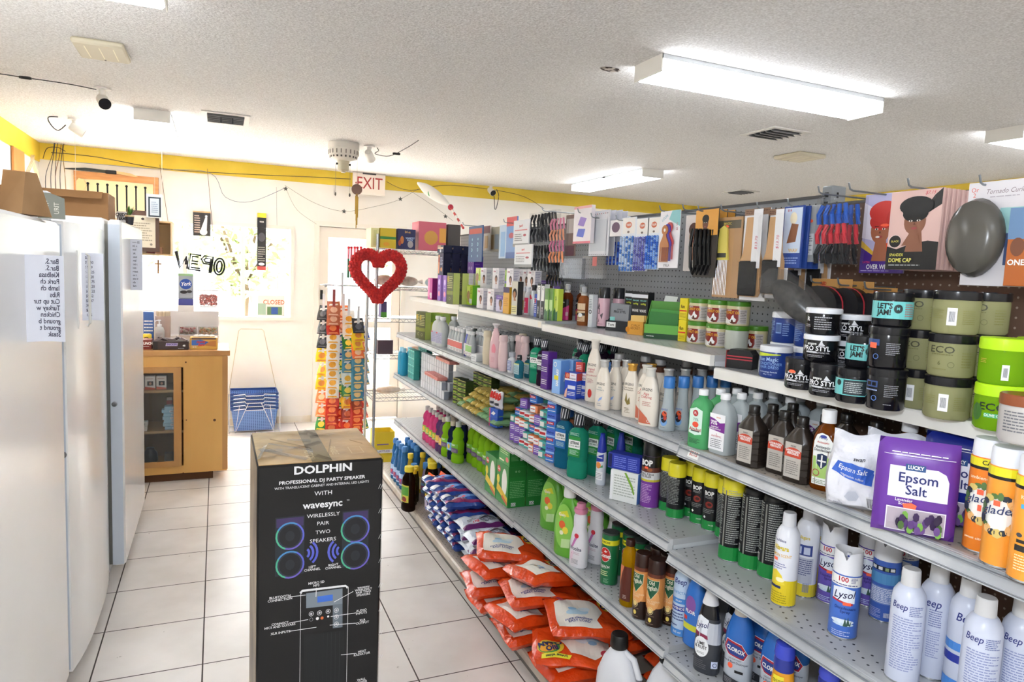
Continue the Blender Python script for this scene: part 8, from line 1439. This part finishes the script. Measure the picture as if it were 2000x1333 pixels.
# ================================================================ counter top goods and window hangings
zc=1.0
def onc(u0,u1,v0,y,label,name,cat,h,d,col,prims=(),rz=0,dz=0,grp=None):
    a,b_=PY(u0,v0,y),PY(u1,v0,y);w=b_.x-a.x;e=empty(name,((a.x+b_.x)/2,y+d/2,zc+.0008+dz),label,cat,R_(rz),grp);MB().rbox((-w/2,-d/2,0),(w/2,d/2,h),M(col,.4),.002).build('carton',e);q=MB()
    if prims:prints(q,S_face(d/2),[(p[0],p[1])+tuple(x for x in p[2:])for p in prims]);q.build('print',e)
    return e,w
e,w=onc(298,368,680,2.70,'dark brown open box of chocolate bars on the cabinet','candy_box','box',.062,.14,'3a2622',[('p',M('c8bcd8',.4),[(-.035,.028),(.045,.028),(.050,.050),(-.030,.050)]),('t',M('5a3aa0',.4),'SNICKERS',.008,.039,.019,.04,.85,0,'CENTER',.2),('t',WP,'48',.09,.03,.018,.04),('l',WP,.05,.008,.105,.014,1),('r',M('1c1412',.5),-.11,.001,-.085,.060)])
rg=random.Random(1)
for k in range(7):mb=MB();mb.obox((-.09+.03*k,-.02+.03*(k%3),.072),(.032,.010,.007),Matrix.Rotation(rg.uniform(-.6,.6),3,'Y')@Matrix.Rotation(rg.uniform(-1,1),3,'Z'),M(('8a7a78','3a2a2c','a8a0a4')[k%3],.3));o=mb.build('wrapped_bar');o.location=e.location;tag(o,'loose wrapped candy bar on the brown box, %s'%nth(k,7),'candy bar','candy bars in the brown box')
e,w=onc(371,425,680,2.72,'yellow and blue box of pastries with script lettering','pastry_box','box',.088,.12,'d8a84a',[('p',M('3a6ab8',.4),[(-.085,.03),(-.085,.07),(-.02,.074),(.05,.05),(.02,.03)]),('p',M('b87a3a',.4),[(.0,.03),(.085,.02),(.085,.065),(.04,.06)]),('r',M('5a4038',.4),-.085,.075,.085,.088),('t',M('c83a2a',.4),'Honey\nBuns',-.02,.045,.026,.04,.9,6,'CENTER',.3),('t',WP,'12 Ct',-.066,.018,.012,.03)])
for k in range(4):o=MB().sphere((0,0,0),.022,M('ece4dc',.35),8,5,(1,.8,.6)).build('wrapped_pastry');o.location=e.location+Vector((-.055+.037*k,.0,.095));tag(o,'white wrapped pastry in the yellow box, %s'%nth(k,4),'pastry','wrapped pastries in the box')
onc(276,296,680,2.72,'dark red candy box partly behind the freezer edge','candy_box','box',.072,.12,'7a2a20',[('t',WP,'CRUNCH',-.004,.045,.026,.05,.8,0,'CENTER',.2),('l',WP,-.02,.02,.02,.028,1)])
p=PY(311,655,2.93);e=empty('sanitizer_bottle',(p.x,2.95,zc+.0008),'clear hand sanitizer pump bottle behind the candy boxes','bottle');MB().lathe([(.034,0),(.036,.005),(.036,.12),(.028,.145),(.013,.155)],M('e0e0dc',.2,trans=.3,ior=1.1),18,1,.7,2.6).build('body',e);MB().lathe([(.016,.153),(.017,.17),(.006,.172),(.006,.195),(.014,.197),(.012,.205)],WL,14).tube([(0,0,.2),(-.02,-.015,.2),(-.028,-.02,.192)],.004,WL,6).build('pump',e);q=MB();prints(q,S_face(.0262),[('r',M('c8c0bc',.4),-.026,.02,.026,.11),('l',M('8a8480',.4),-.022,.03,.022,.10,9)]);q.build('label',e)
p=PY(286,655,2.9);e=empty('yellow_can',(p.x,2.92,zc+.0008),'yellow and black can beside the sanitizer bottle','can');MB().lathe([(.033,0),(.034,.003),(.034,.09),(.032,.095)],M('e0c83a',.35),18).build('can',e);q=MB();prints(q,S_cyl(.034),[('e',M('2a2a2a',.4),0,.05,.022,.028,14),('e',M('e0b030',.4),0,.05,.016,.021,14)]);q.build('label',e)
# white stepped stand with bins and candy jars
e=empty('display_stand',(-.20,3.20,zc+.0008),'white stepped counter stand holding candy bins','stand');SW=M('ece8e4',.4);MB().box((-.33,-.05,0),(.27,.13,.06),SW).box((-.33,.06,.06),(.27,.13,.255),SW).build('steps',e)
AC=film('ffffff',.14,.05)
def bin_(u0,u1,v0,y,h,d,z,label,cols,n_,sz,lid=True):
    a,b_=PY(u0,v0,y),PY(u1,v0,y);w=b_.x-a.x;e=empty('candy_bin',((a.x+b_.x)/2,y+d/2,z),label,'bin');MB().box((-w/2,-d/2,0),(w/2,d/2,.003),M('e8dcd8',.4)).box((-w/2,-d/2,.003),(w/2,-d/2+.003,h),AC).box((-w/2,d/2-.003,.003),(w/2,d/2,h),AC).box((-w/2,-d/2+.003,.003),(-w/2+.003,d/2-.003,h),AC).box((w/2-.003,-d/2+.003,.003),(w/2,d/2-.003,h),AC).build('tray',e)
    if lid:MB().rbox((-w/2-.004,-d/2-.004,h+.0006),(w/2+.004,d/2+.004,h+.010),M('e0dcd8',.3),.003).build('lid',e)
    c=MB();rg_=random.Random(n_)
    for i in range(n_):c.obox((rg_.uniform(-w/2+sz*1.6,w/2-sz*1.6),rg_.uniform(-d/2+sz*1.6,d/2-sz*1.6),.004+sz*1.3+rg_.random()*h*.66),(sz,sz*.6,sz*.5),Matrix.Rotation(rg_.random()*3,3,'Z')@Matrix.Rotation(rg_.random()*3,3,'X'),M(rg_.choice(cols),.4))
    o=c.build('loose_candy');o.location=e.location;tag(o,'loose pieces of candy filling the %s'%label.split(' with')[0],'candy',kind='stuff')
bin_(387,426,600,3.12,.13,.11,1.30,'clear lidded bin with pink candy',('e07a74','e89a90','d8685e'),260,.007);bin_(349,384,640,3.12,.075,.06,1.062,'low clear bin with dark mixed sweets, left',('c8b8a8','a85a5a','8a7a6a','d8a8a8'),60,.010,False);bin_(387,426,640,3.12,.075,.06,1.062,'low clear bin with pale mixed sweets, right',('d8a878','a8b088','d8c0b0','c08a5a'),60,.010,False)
e=empty('candy_bag',(-.175,3.19,1.31),'silver blue bag of mint patties on a small ledge','bag');MB().rbox((-.055,-.035,0),(.055,.035,.05),M('4a4e9a',.4),.003).build('tray_box',e);MB().rbox((-.055,-.02,.0506),(.055,.02,.255),M('a4aab0',.3),.006).build('bag_body',e);q=MB();prints(q,S_face(.02),[('e',M('2a50a8',.4),0,.17,.045,.042,20),('t',WP,'York',-.002,.17,.042,.03,.85,5,'CENTER',.35),('e',M('2a2624',.4),-.015,.105,.028,.013,14),('e',M('3a3634',.4),.026,.11,.02,.012,12),('r',M('9ac08a',.4),-.055,.235,.055,.254)],.001);q.build('print',e)
MB().rbox((-.058,-.036,-.052),(.058,.036,-.0005),SW,.003).build('ledge',e)
p=PY(318,610,3.0);e=empty('rod_jar',(p.x,3.02,1.20),'round tub of pale pretzel rods behind the sanitizer','tub');MB().lathe([(.045,-.14),(.052,-.138),(.055,0),(.056,.03)],M('b8a49c',.35),20).build('tub',e);r_=MB()
for k in range(30):a=k*.7;rr=.045*math.sqrt((k+1)/30);r_.tube([(rr*math.cos(a),rr*math.sin(a),-.02),(rr*math.cos(a)*1.1,rr*math.sin(a)*1.1,.065)],.006,M('dccbb0',.5),6)
r_.build('rods',e)
onc(280,300,660,3.02,'blue candy bag standing left of the rod tub','snack_bag','bag',.26,.05,'3a62a8',[('l',WP,-.03,.05,.03,.2,6)]);
# hangings in the window
OP=MB();OPM=M('0c0c0e',.8)
def stroke(mb,pts,r=.0095):mb.tube([(x,0,z)for x,z in pts],r,OPM,6)
e=empty('open_sign',(-.105,4.478,1.648),'dark outline open sign seen from behind in the window','sign');e.rotation_euler=(0,R_(6),0)
def loopy(cx,cz,rx,rz,n=18):return[(cx+rx*math.cos(2*math.pi*i/n),cz+rz*math.sin(2*math.pi*i/n))for i in range(n+1)]
ls={'letter_o':[loopy(.185,-.005,.048,.082),loopy(.185,-.005,.024,.055)],'letter_p':[[(.115,-.08),(.12,.08),(.04,.08),(.015,.045),(.04,.005),(.117,.005)],[(.10,-.08),(.103,.06),(.055,.06),(.04,.042),(.055,.022),(.10,.022)]],'letter_e':[[(.015,.08),(-.085,.08),(-.085,-.07),(.02,-.07)],[(-.01,.06),(-.065,.06),(-.065,.015),(-.01,.015)],[(-.01,-.01),(-.065,-.01),(-.065,-.05),(.015,-.05)]],'letter_n':[[(-.10,-.07),(-.10,.085),(-.16,-.06),(-.205,.09)],[(-.115,-.03),(-.115,.05),(-.165,-.075),(-.22,.085)]]}
for nm,st in ls.items():
    m_=MB();[stroke(m_,s_)for s_ in st];m_.build(nm,e)
def cord(u0,v0,u1,v1,y,label,nm='hanging_cord',c='7a5a4a',r=.0022):
    a,b_=PY(u0,v0,y),PY(u1,v1,y);o=MB().tube([(a.x,a.y,a.z),(b_.x,b_.y,b_.z)],r,M(c,.6),5).build(nm);return tag(o,label,'cord')
cord(312,322,338,500,4.48,'left dotted cord holding up the open sign');cord(405,330,420,503,4.48,'right dotted cord holding up the open sign');cord(540,366,543,582,4.50,'thin plumb cord with two dark beads at the window',c='4a4a44',r=.0012)
def hcard(u0,v0,u1,v1,y,name,label,cat,col,prims):
    a,b_=PY(u0,v1,y),PY(u1,v0,y);w,h=b_.x-a.x,b_.z-a.z;e=empty(name,((a.x+b_.x)/2,y,a.z),label,cat);MB().rbox((-w/2,-.006,0),(w/2,.006,h),M(col,.4),.001).build('card',e);q=MB()
    U=lambda x:(x-.5)*w;pr=[]
    for p in prims:
        k=p[0]
        if k=='r':pr.append((k,p[1],U(p[2]),p[3]*h,U(p[4]),p[5]*h))
        elif k=='l':pr.append((k,p[1],U(p[2]),p[3]*h,U(p[4]),p[5]*h,p[6]))
        elif k=='e':pr.append((k,p[1],U(p[2]),p[3]*h,p[4]*w,p[5]*h,14))
        elif k=='p':pr.append((k,p[1],[(U(x),z*h)for x,z in p[2]]))
        else:pr.append((k,p[1],p[2],U(p[3]),p[4]*h,p[5]*h)+tuple(p[6:]))
    prints(q,S_face(.006),pr);q.build('print',e);return e
hcard(377,414,411,460,4.485,'bulb_card','black card with white light bulb picture hanging in the window','card','2e2824',[('e',WP,.6,.16,.22,.13),('p',WP,[(.42,.2),(.78,.2),(.82,.75),(.72,.78)]),('e',WP,.76,.80,.07,.05),('l',M('c8b0a0',.4),.08,.1,.4,.85,8),('r',M('c8a878',.4),0,.94,1,1)])
hcard(502,417,520,528,4.485,'toy_card','tall narrow toy card with yellow top hanging in the window','card','2c2a2c',[('r',M('e8d03a',.4),0,.92,1,1),('r',M('b84a44',.4),0,0,1,.07),('e',M('5a5a60',.4),.5,.58,.4,.08),('l',M('b8b4a8',.4),.1,.15,.9,.42,7),('t',WP,'toys',.5,.85,.04,.03),('e',WP,.5,.11,.35,.025)])
hcard(286,381,318,425,2.90,'phone_pouch','clear phone pouch with black frame on white card','pouch','e4e0d8',[('r',M('26343c',.4),.12,.04,.88,.88),('r',M('c8d0d4',.4),.22,.10,.78,.82),('l',M('8a98a8',.4),.3,.2,.7,.7,6)])
cord(302,345,302,381,2.90,'thread holding up the phone pouch',c='d8d0c0',r=.0008)
hcard(503,578,556,617,4.48,'closed_sign','small closed sign with beach picture standing in the window','sign','e8e4dc',[('t',M('d07a50',.4),'CLOSED',.6,.66,.30,.02,.9),('r',M('6a8a5a',.4),.35,.05,.9,.45),('r',M('3a5aa0',.4),.5,.08,.75,.42),('r',M('a8c0a8',.4),.0,.05,.3,.6)])
hcard(247,414,311,490,2.92,'certificate_frame','brown framed certificate above the far freezer','frame','5c4030',[('r',M('e4d8c0',.4),.12,.10,.88,.88),('e',M('4a4038',.4),.5,.80,.05,.03),('l',M('a89c84',.4),.22,.25,.78,.72,8),('e',M('8a8070',.4),.75,.18,.04,.03)])
hcard(229,414,247,433.5,1.75,'terms_sign','small black and white credit terms sign','sign','dcdcdc',[('t',BLACK,'CREDIT\nTERMS',.5,.5,.42,.05,.7)])
e=empty('overhead_cabinet',(-.62,3.16,1.70),'beige overhead rack behind the framed certificate','rack');MB().box((-.38,-.2,0),(.36,-.18+.001,.0),SW)if 0 else None
MB().box((-.38,-.19,0),(.36,.12,.012),M('d8b888',.5)).box((-.38,-.19,.25),(.36,.12,.262),M('d8b888',.5)).box((.348,-.19,.012),(.36,.12,.25),M('dcc298',.5)).box((-.38,.108,.012),(.348,.12,.25),M('c8a878',.5)).build('case',e)
for s in(-.3,.28):MB().tube([(s,0,.262),(s,0,ZC-1.70)],.0015,M('c8bca8',.5),5).build('hanger_rod',e)
for i in range(5):o=MB().rbox((0,-.04,0),(.05,.04,.05),M(('8a2c28','a8483a','c8b098','7a2a2a','9a6a4a')[i],.4),.002).build('small_pack');o.location=(-.60+.055*i,3.02,1.7126);tag(o,'small red brown pack on the overhead rack, %s'%nth(i,5),'pack','packs on the overhead rack')
e=empty('cross_ornament',PY(309,520,3.3),'small wooden cross hanging before the window','cross');MB().box((-.006,-.003,-.06),(.006,.003,.05),M('a8783c',.5)).box((-.025,-.004,.012),(.025,.004,.024),M('a8783c',.5)).tube([(0,0,.05),(0,0,.12)],.001,M('6a5a3a',.5),4).build('cross',e)
# ================================================================ shopping baskets on a wire stand
e=empty('basket_stand',(.40,4.30,0),'white wire stand holding the blue baskets','stand');WS_=M('d8d8dc',.3,.3);s=MB()
for pts in([(-.14,-.192,.28),(-.18,-.20,.01),(-.06,-.192,.30)],[(.14,-.192,.28),(.18,-.20,.01),(.06,-.192,.30)]):s.tube(pts,.004,WS_,6)
for x in(-.235,.235):s.tube([(x,-.192,.30),(x,-.192,.006),(x,.19,.006),(x,.19,.33)],.004,WS_,6)
s.tube([(-.235,-.12,.012),(.235,-.12,.012)],.005,WS_,6).tube([(-.235,.1,.012),(.235,.1,.012)],.005,WS_,6)
s.tube([(-.235,.19,.33),(-.14,.19,.98),(-.12,.19,1.0),(.08,.19,1.0),(.10,.19,.98),(.235,.19,.33)],.0035,M('c8b898',.4),6);s.build('wire_frame',e)
BLU=dotted('basket_mesh','6c8fca','22407e',(0,2),.018,.016,.0048,.4);BL2=M('22407e',.4)
for k in range(5):
    z=.019+.036*k;e=empty('shopping_basket',(.40,4.29,z),'blue shopping basket, %s in the nested stack'%('lowest' if k==0 else 'topmost' if k==4 else ORD[k]+' from bottom'),'basket');B=MB();a,c=.185,.13;A,C_=.215,.155;h=.215;t=.003
    vb=[(-a,-c,0),(a,-c,0),(a,c,0),(-a,c,0)];vt=[(-A,-C_,h),(A,-C_,h),(A,C_,h),(-A,C_,h)]
    B.add(vb+vt,[(0,3,2,1),(0,1,5,4),(1,2,6,5),(2,3,7,6),(3,0,4,7)],BLU);B.build('basket_body',e)
    R2=MB().box((-A-.008,-C_-.008,h-.004),(A+.008,-C_+.002,h+.018),BL2).box((-A-.008,C_-.002,h-.004),(A+.008,C_+.008,h+.018),BL2).box((-A-.008,-C_+.002,h-.004),(-A+.002,C_-.002,h+.018),BL2).box((A-.002,-C_+.002,h-.004),(A+.008,C_-.002,h+.018),BL2).build('rim',e)
    MB().tube([(-A+.02,-C_-.010,h+.0),(-.09,-C_-.016,h+.010),(-.08,-C_-.016,h-.006),(.08,-C_-.016,h-.006),(.09,-C_-.016,h+.010),(A-.02,-C_-.010,h)],.0045,WS_,6).build('wire_handle',e)
# ================================================================ wire shelving with a heart on its post
e=empty('wire_shelving',(1.25,2.60,0),'chrome wire shelving rack beyond the end of the shelves','rack');CM=M('b4b6b8',.25,.85);LX,LY=.92,.36
for x,y in((0,0),(LX,0),(0,LY),(LX,LY)):MB().tube([(x,y,0),(x,y,1.95)],.0127,CM,12).build('post',e)
for z in(1.835,1.525,1.262,.955,.600):
    s=MB()
    for y in(0,LY):s.tube([(0,y,z),(LX,y,z)],.003,CM,5).tube([(0,y,z-.028),(LX,y,z-.028)],.003,CM,5);s.tube([(LX*i/36,y,z-.028*(i%2))for i in range(37)],.002,CM,4)
    for x in(0,LX):s.tube([(x,0,z),(x,LY,z)],.003,CM,5).tube([(x,0,z-.028),(x,LY,z-.028)],.003,CM,5);s.tube([(x,LY*i/14,z-.028*(i%2))for i in range(15)],.002,CM,4)
    for i in range(1,34):s.tube([(LX*i/34,0,z+.002),(LX*i/34,LY,z+.002)],.0016,CM,4)
    s.build('wire_shelf',e)
e=empty('heart_wreath',(1.25,2.545,1.60),'red pom-pom heart wreath hanging on the chrome post','heart');hp=MB();RB=noisy('red_pompom','a80f14','d0201c',30,.7);rg=random.Random(6)
def hpt(t):x=16*math.sin(t)**3;z=13*math.cos(t)-5*math.cos(2*t)-2*math.cos(3*t)-math.cos(4*t);return Vector((x*.0118,0,z*.0130+.028))
N_=74
for i in range(N_):
    t=2*math.pi*(i+.5)/N_;p=hpt(t);d=(hpt(t+.05)-hpt(t-.05)).normalized();nx=Vector((d.z,0,-d.x));
    for j in range(8):
        a=2*math.pi*j/8+(i%2)*.39;hp.sphere(p+nx*math.cos(a)*.034+Vector((0,math.sin(a)*.022,0)),.0165+.002*rg.random(),RB,7,5)
hp.tube([hpt(2*math.pi*i/40)for i in range(41)],.03,RB,8);hp.build('pompoms',e);MB().tube([(0,.01,.17),(0,.04,.215),(0,.055,.22)],.003,M('8a1a1c',.6),5).build('ribbon_loop',e)
def rk(u0,v0,u1,v1,y,z,d,name,label,cat,col,prims=(),gap=.0045):
    a,b_=PY(u0,v1,y),PY(u1,v0,y);w,h=b_.x-a.x,b_.z-z-gap;e=empty(name,((a.x+b_.x)/2,y+d/2,z+gap),label,cat);MB().rbox((-w/2,-d/2,0),(w/2,d/2,h),M(col,.4),.002).build('carton',e);q=MB()
    pr=[]
    for p in prims:
        if p[0]=='r':pr.append(('r',p[1],(p[2]-.5)*w,p[3]*h,(p[4]-.5)*w,p[5]*h))
        elif p[0]=='e':pr.append(('e',p[1],(p[2]-.5)*w,p[3]*h,p[4]*w,p[5]*h,12))
        elif p[0]=='t':pr.append(('t',p[1],p[2],(p[3]-.5)*w,p[4]*h,p[5]*h)+tuple(p[6:]))
    if pr:prints(q,S_face(d/2),pr);q.build('print',e)
    return e
rk(742,447,774,485,2.62,1.835,.2,'tea_box','yellow box with green stripe on top of the wire rack','box','dcc02a',[('r',M('3a8a3a',.4),0,.45,1,.58),('e',M('e8a82a',.4),.4,.2,.2,.1)]);rk(724,446,741,486,2.62,1.835,.2,'tea_box','pale yellow box end, leftmost on the wire rack top','box','ece8a8',[('r',M('d8d890',.4),.3,.1,.7,.9)])
rk(776,449,812,487,2.64,1.835,.2,'variety_box','navy variety pack snack box on the wire rack top','box','26285a',[('t',M('e0b060',.4),'24 ct',.55,.85,.14,.03),('t',M('b8c8e8',.4),'VARIETY\nPACK',.70,.5,.12,.04),('e',M('b8b0b0',.4),.72,.25,.16,.18),('e',M('c8783a',.4),.25,.45,.10,.2),('e',M('a84a2a',.4),.12,.3,.08,.15)]);rk(817,436,872,487,2.66,1.835,.22,'snack_box','pink and orange snack box on the rack beside navy cartons','box','d86a7a',[('e',M('d8a04a',.4),.45,.45,.25,.25),('r',M('e8a84a',.4),.75,.3,1,.8)]);rk(874,440,900,480,2.68,1.835,.2,'snack_box','dark grey box at the right of the pink snack box','box','4a4440')
def loaf(u,v,z,w,h,col,label):
    p=PY(u,v,2.72);e=empty('bread_bag',(p.x,2.76,z+.0045),label,'bag');t_=MB().sphere((0,0,h/2),w/2,noisy('bag_'+col,col,'e8dccc',12,.4),12,8,(1,.6,h/w));t_.build('loaf',e);MB().lathe([(.004,0),(.012,.02),(.022,.045)],M('e8e0d4',.4),8,c=(w*.45,0,h*.5),ax='x').build('bag_twist',e)
loaf(752,550,1.525,.17,.09,'b09a8a','grey brown bagged loaf on second wire shelf, left');loaf(800,548,1.525,.17,.085,'9a8a7a','grey brown bagged loaf on second wire shelf, right');loaf(846,545,1.525,.12,.08,'a8c8d8','pale bag near the shelf end on the second wire shelf');loaf(760,765,.600,.22,.07,'c8a888','brown onion bag on the lowest wire shelf');loaf(812,685,.955,.17,.055,'b88a6a','brown flat loaf bag on the fourth wire shelf')
rk(738,665,768,682,2.66,.955,.15,'dark_tray','dark plum tray box on the fourth wire shelf','box','5a4048');rk(744,590,756,620,2.66,1.262,.1,'detergent_bottle','purple and green pack on third wire shelf','bottle','5a4a80',[('r',M('5aa03a',.4),0,0,1,.35)])
e=empty('yellow_carton',(1.34,2.50+.22,.0008),'yellow open carton on the floor under the wire rack','box');YC=M('e2c632',.4);MB().box((-.07,-.09,0),(.10,.09,.002),YC).box((-.07,-.09,.002),(.10,-.088,.30),YC).box((-.07,.088,.002),(.10,.09,.30),YC).box((-.07,-.088,.002),(-.068,.088,.30),YC).box((.098,-.088,.002),(.10,.088,.30),YC).build('carton',e);q=MB();prints(q,S_face(.09),[('r',M('e8e8e0',.4),-.05,.12,.08,.15),('t',M('7a5a9a',.4),'FETTUCE',.015,.135,.022,.02),('r',M('6a4a8a',.4),-.05,.19,.05,.20)]);q.build('print',e)
# inflatable toy over the shelf end
e=empty('inflatable_toy',PX(846,382,1.6),'white and green inflatable toy on a red striped stick','toy');b0=e.location;a1,a2=PX(816,358,1.6)-b0,PX(877,400,1.6)-b0;d=(a2-a1);n_=10;pts=[]
tb=MB();D_=d.normalized();s1=D_.cross(Vector((1,0,0))).normalized();vs=[];fs=[]
for i in range(n_+1):
    t=i/n_;r=(.010,.022,.034,.042,.046,.046,.044,.040,.034,.024,.010)[i]
    for k in range(12):a=2*math.pi*k/12;vs.append(a1+d*t+s1*r*math.cos(a)+Vector((1,0,0))*r*.7*math.sin(a))
for i in range(n_):
    for k in range(12):j=(k+1)%12;fs.append((i*12+k,i*12+j,i*12+12+j,i*12+12+k))
tb.add(vs,fs,M('e6e2da',.3),True);tb.build('body',e);g_=MB().sphere((0,0,0),.05,M('3a9a4c',.35),10,6,(.25,.35,.7));g_.add([],[],M('3a9a4c',.35));g_.build('green_pad',e).location=(a1+a2)/2+Vector((-.022,0,-.005));e.children[-1].rotation_euler=(R_(-50),0,0)
k_=MB();c0=a2;c1=PX(905,446,1.6)-b0
for i in range(8):k_.tube([c0+(c1-c0)*(i/8),c0+(c1-c0)*((i+1)/8)],.008,M('d03a3a' if i%2 else 'f0ece8',.35),8)
k_.build('striped_stick',e);MB().sphere(c0+(c1-c0)*.12,.022,M('c8344a',.4),8,6).build('red_bow',e)
# ================================================================ snack rack: clip strips of small bags around a post
e=empty('snack_rack',(1.13,3.54,0),'wire snack rack standing between door and wire shelving','rack');MB().lathe([(.16,0),(.165,.01),(.02,.02)],M('b8b8b8',.3,.5),24).build('base',e);MB().tube([(0,0,.02),(0,0,1.62)],.012,M('c8c8cc',.3,.6),10).build('post',e)
w_=MB();w_.tube([(.2*math.cos(2*math.pi*i/24),.2*math.sin(2*math.pi*i/24),1.50)for i in range(25)],.003,CM,5)
for k in range(6):a=k*math.pi/3;w_.tube([(0,0,1.50),(.2*math.cos(a),.2*math.sin(a),1.50)],.003,CM,5)
w_.build('top_ring',e)
def chip(nm,c,c2,w=.115,h=.14):pouch(nm,w,h,.019,M(c,.22),[('e',M(c2,.3),0,h*.42,w*.28,h*.2,9),('p',M('f0e8dc',.3),[(-w*.36,h*.66),(w*.34,h*.74),(w*.30,h*.84),(-w*.32,h*.78)]),('p',M(c2,.3),[(-w*.4,h*.05),(w*.4,h*.05),(w*.3,h*.14),(-w*.3,h*.14)])],'snack_bag',wob=.4,n=8,seed=len(nm))
for nm,c,c2 in(('ch_bk','2c2c30','5a5a60'),('ch_tan','b86a4a','e0b090'),('ch_yw','e8e4dc','e0a028'),('ch_rd','b02c20','e07a40'),('ch_te','3a7a90','d8b878'),('ch_bl','2a4a9a','d8c8b0'),('ch_gr','2f7a3a','e0c84a'),('ch_yl','e0c020','c87a20'),('ch_br','8a3420','c86a3a'),('ch_or','d86a34','f0c8a0')):chip(nm,c,c2)
strip={0:['ch_bk']*3+['ch_yl']*3+['ch_or']*2+['ch_gr'],1:['ch_tan']*2+['ch_rd']+['ch_yw']*7+['ch_rd']*4,2:['ch_or','ch_tan','ch_bl','ch_bl','ch_gr','ch_te','ch_gr','ch_gr','ch_rd','ch_rd'],3:['ch_yw','ch_yw','ch_gr','ch_te','ch_te','ch_yw','ch_gr','ch_yl','ch_br','ch_rd'],4:['ch_bk','ch_yl','ch_yl','ch_or','ch_te','ch_te','ch_te','ch_te','ch_te','ch_br','ch_rd','ch_rd','ch_rd'],5:['ch_bl','ch_or','ch_gr','ch_te','ch_te','ch_bl','ch_rd','ch_rd','ch_gr']}
us={0:(630,600,3.40,-35),1:(652,592,3.24,-12),2:(672,600,3.34,5),3:(683,610,3.30,10),4:(702,625,3.18,14),5:(717,640,3.36,45)}
cn={'bk':'black','tan':'tan','yw':'white and yellow','rd':'red','te':'teal','bl':'blue','gr':'green','yl':'yellow','br':'brown','or':'orange'}
for s_,bags_ in strip.items():
    u,v,y,az=us[s_];p=PY(u,v,y);z1=p.z+.02;z0=.16;st=(z1-z0-.14)/max(1,len(bags_)-1)
    o=MB().box((-.012,.020,z0),(.012,.021,z1+.10),M('d8d8d8',.4)if s_!=1 else M('8a2a24',.4)).build('clip_strip');o.location=(p.x,y,0);o.rotation_euler=(0,0,R_(az));tag(o,'long clip strip of snack bags, %s on the rack'%nth(s_,6),'strip','clip strips on the snack rack')
    for i,k_ in enumerate(bags_):
        zz=z1-.14-st*i;o=K[k_].put((p.x,y,zz),'%s snack bag, strip %s from left, %s from top'%(cn[k_[3:]],ORD[s_],ORD[i]),90+0,'snack bags on the clip strips');o.rotation_euler=(R_(-20),0,R_(az+rg.uniform(-14,14)))
for i in range(5):
    p=PY(681+6*i,484,3.30);c_=MB();c_.tube([(0,0,0),(0,0,-.10)],.011,M('d87a84',.35),10).build('x')if 0 else None
    e2=empty('candy_tube',(p.x,3.30+.02*(i%2),p.z),'clear tube of red and green candy with red cap, %s'%nth(i,5),'candy',0,'candy tubes above the snack rack');MB().sphere((0,0,.0),.014,M('d02a34',.35),8,6).build('cap',e2);MB().tube([(0,0,-.012),(0,0,-.10)],.010,M('d8707c',.3),8).build('tube_top',e2);MB().tube([(0,0,-.10),(0,0,-.27)],.010,M('2f6a3c',.3),8).build('tube_bottom',e2)
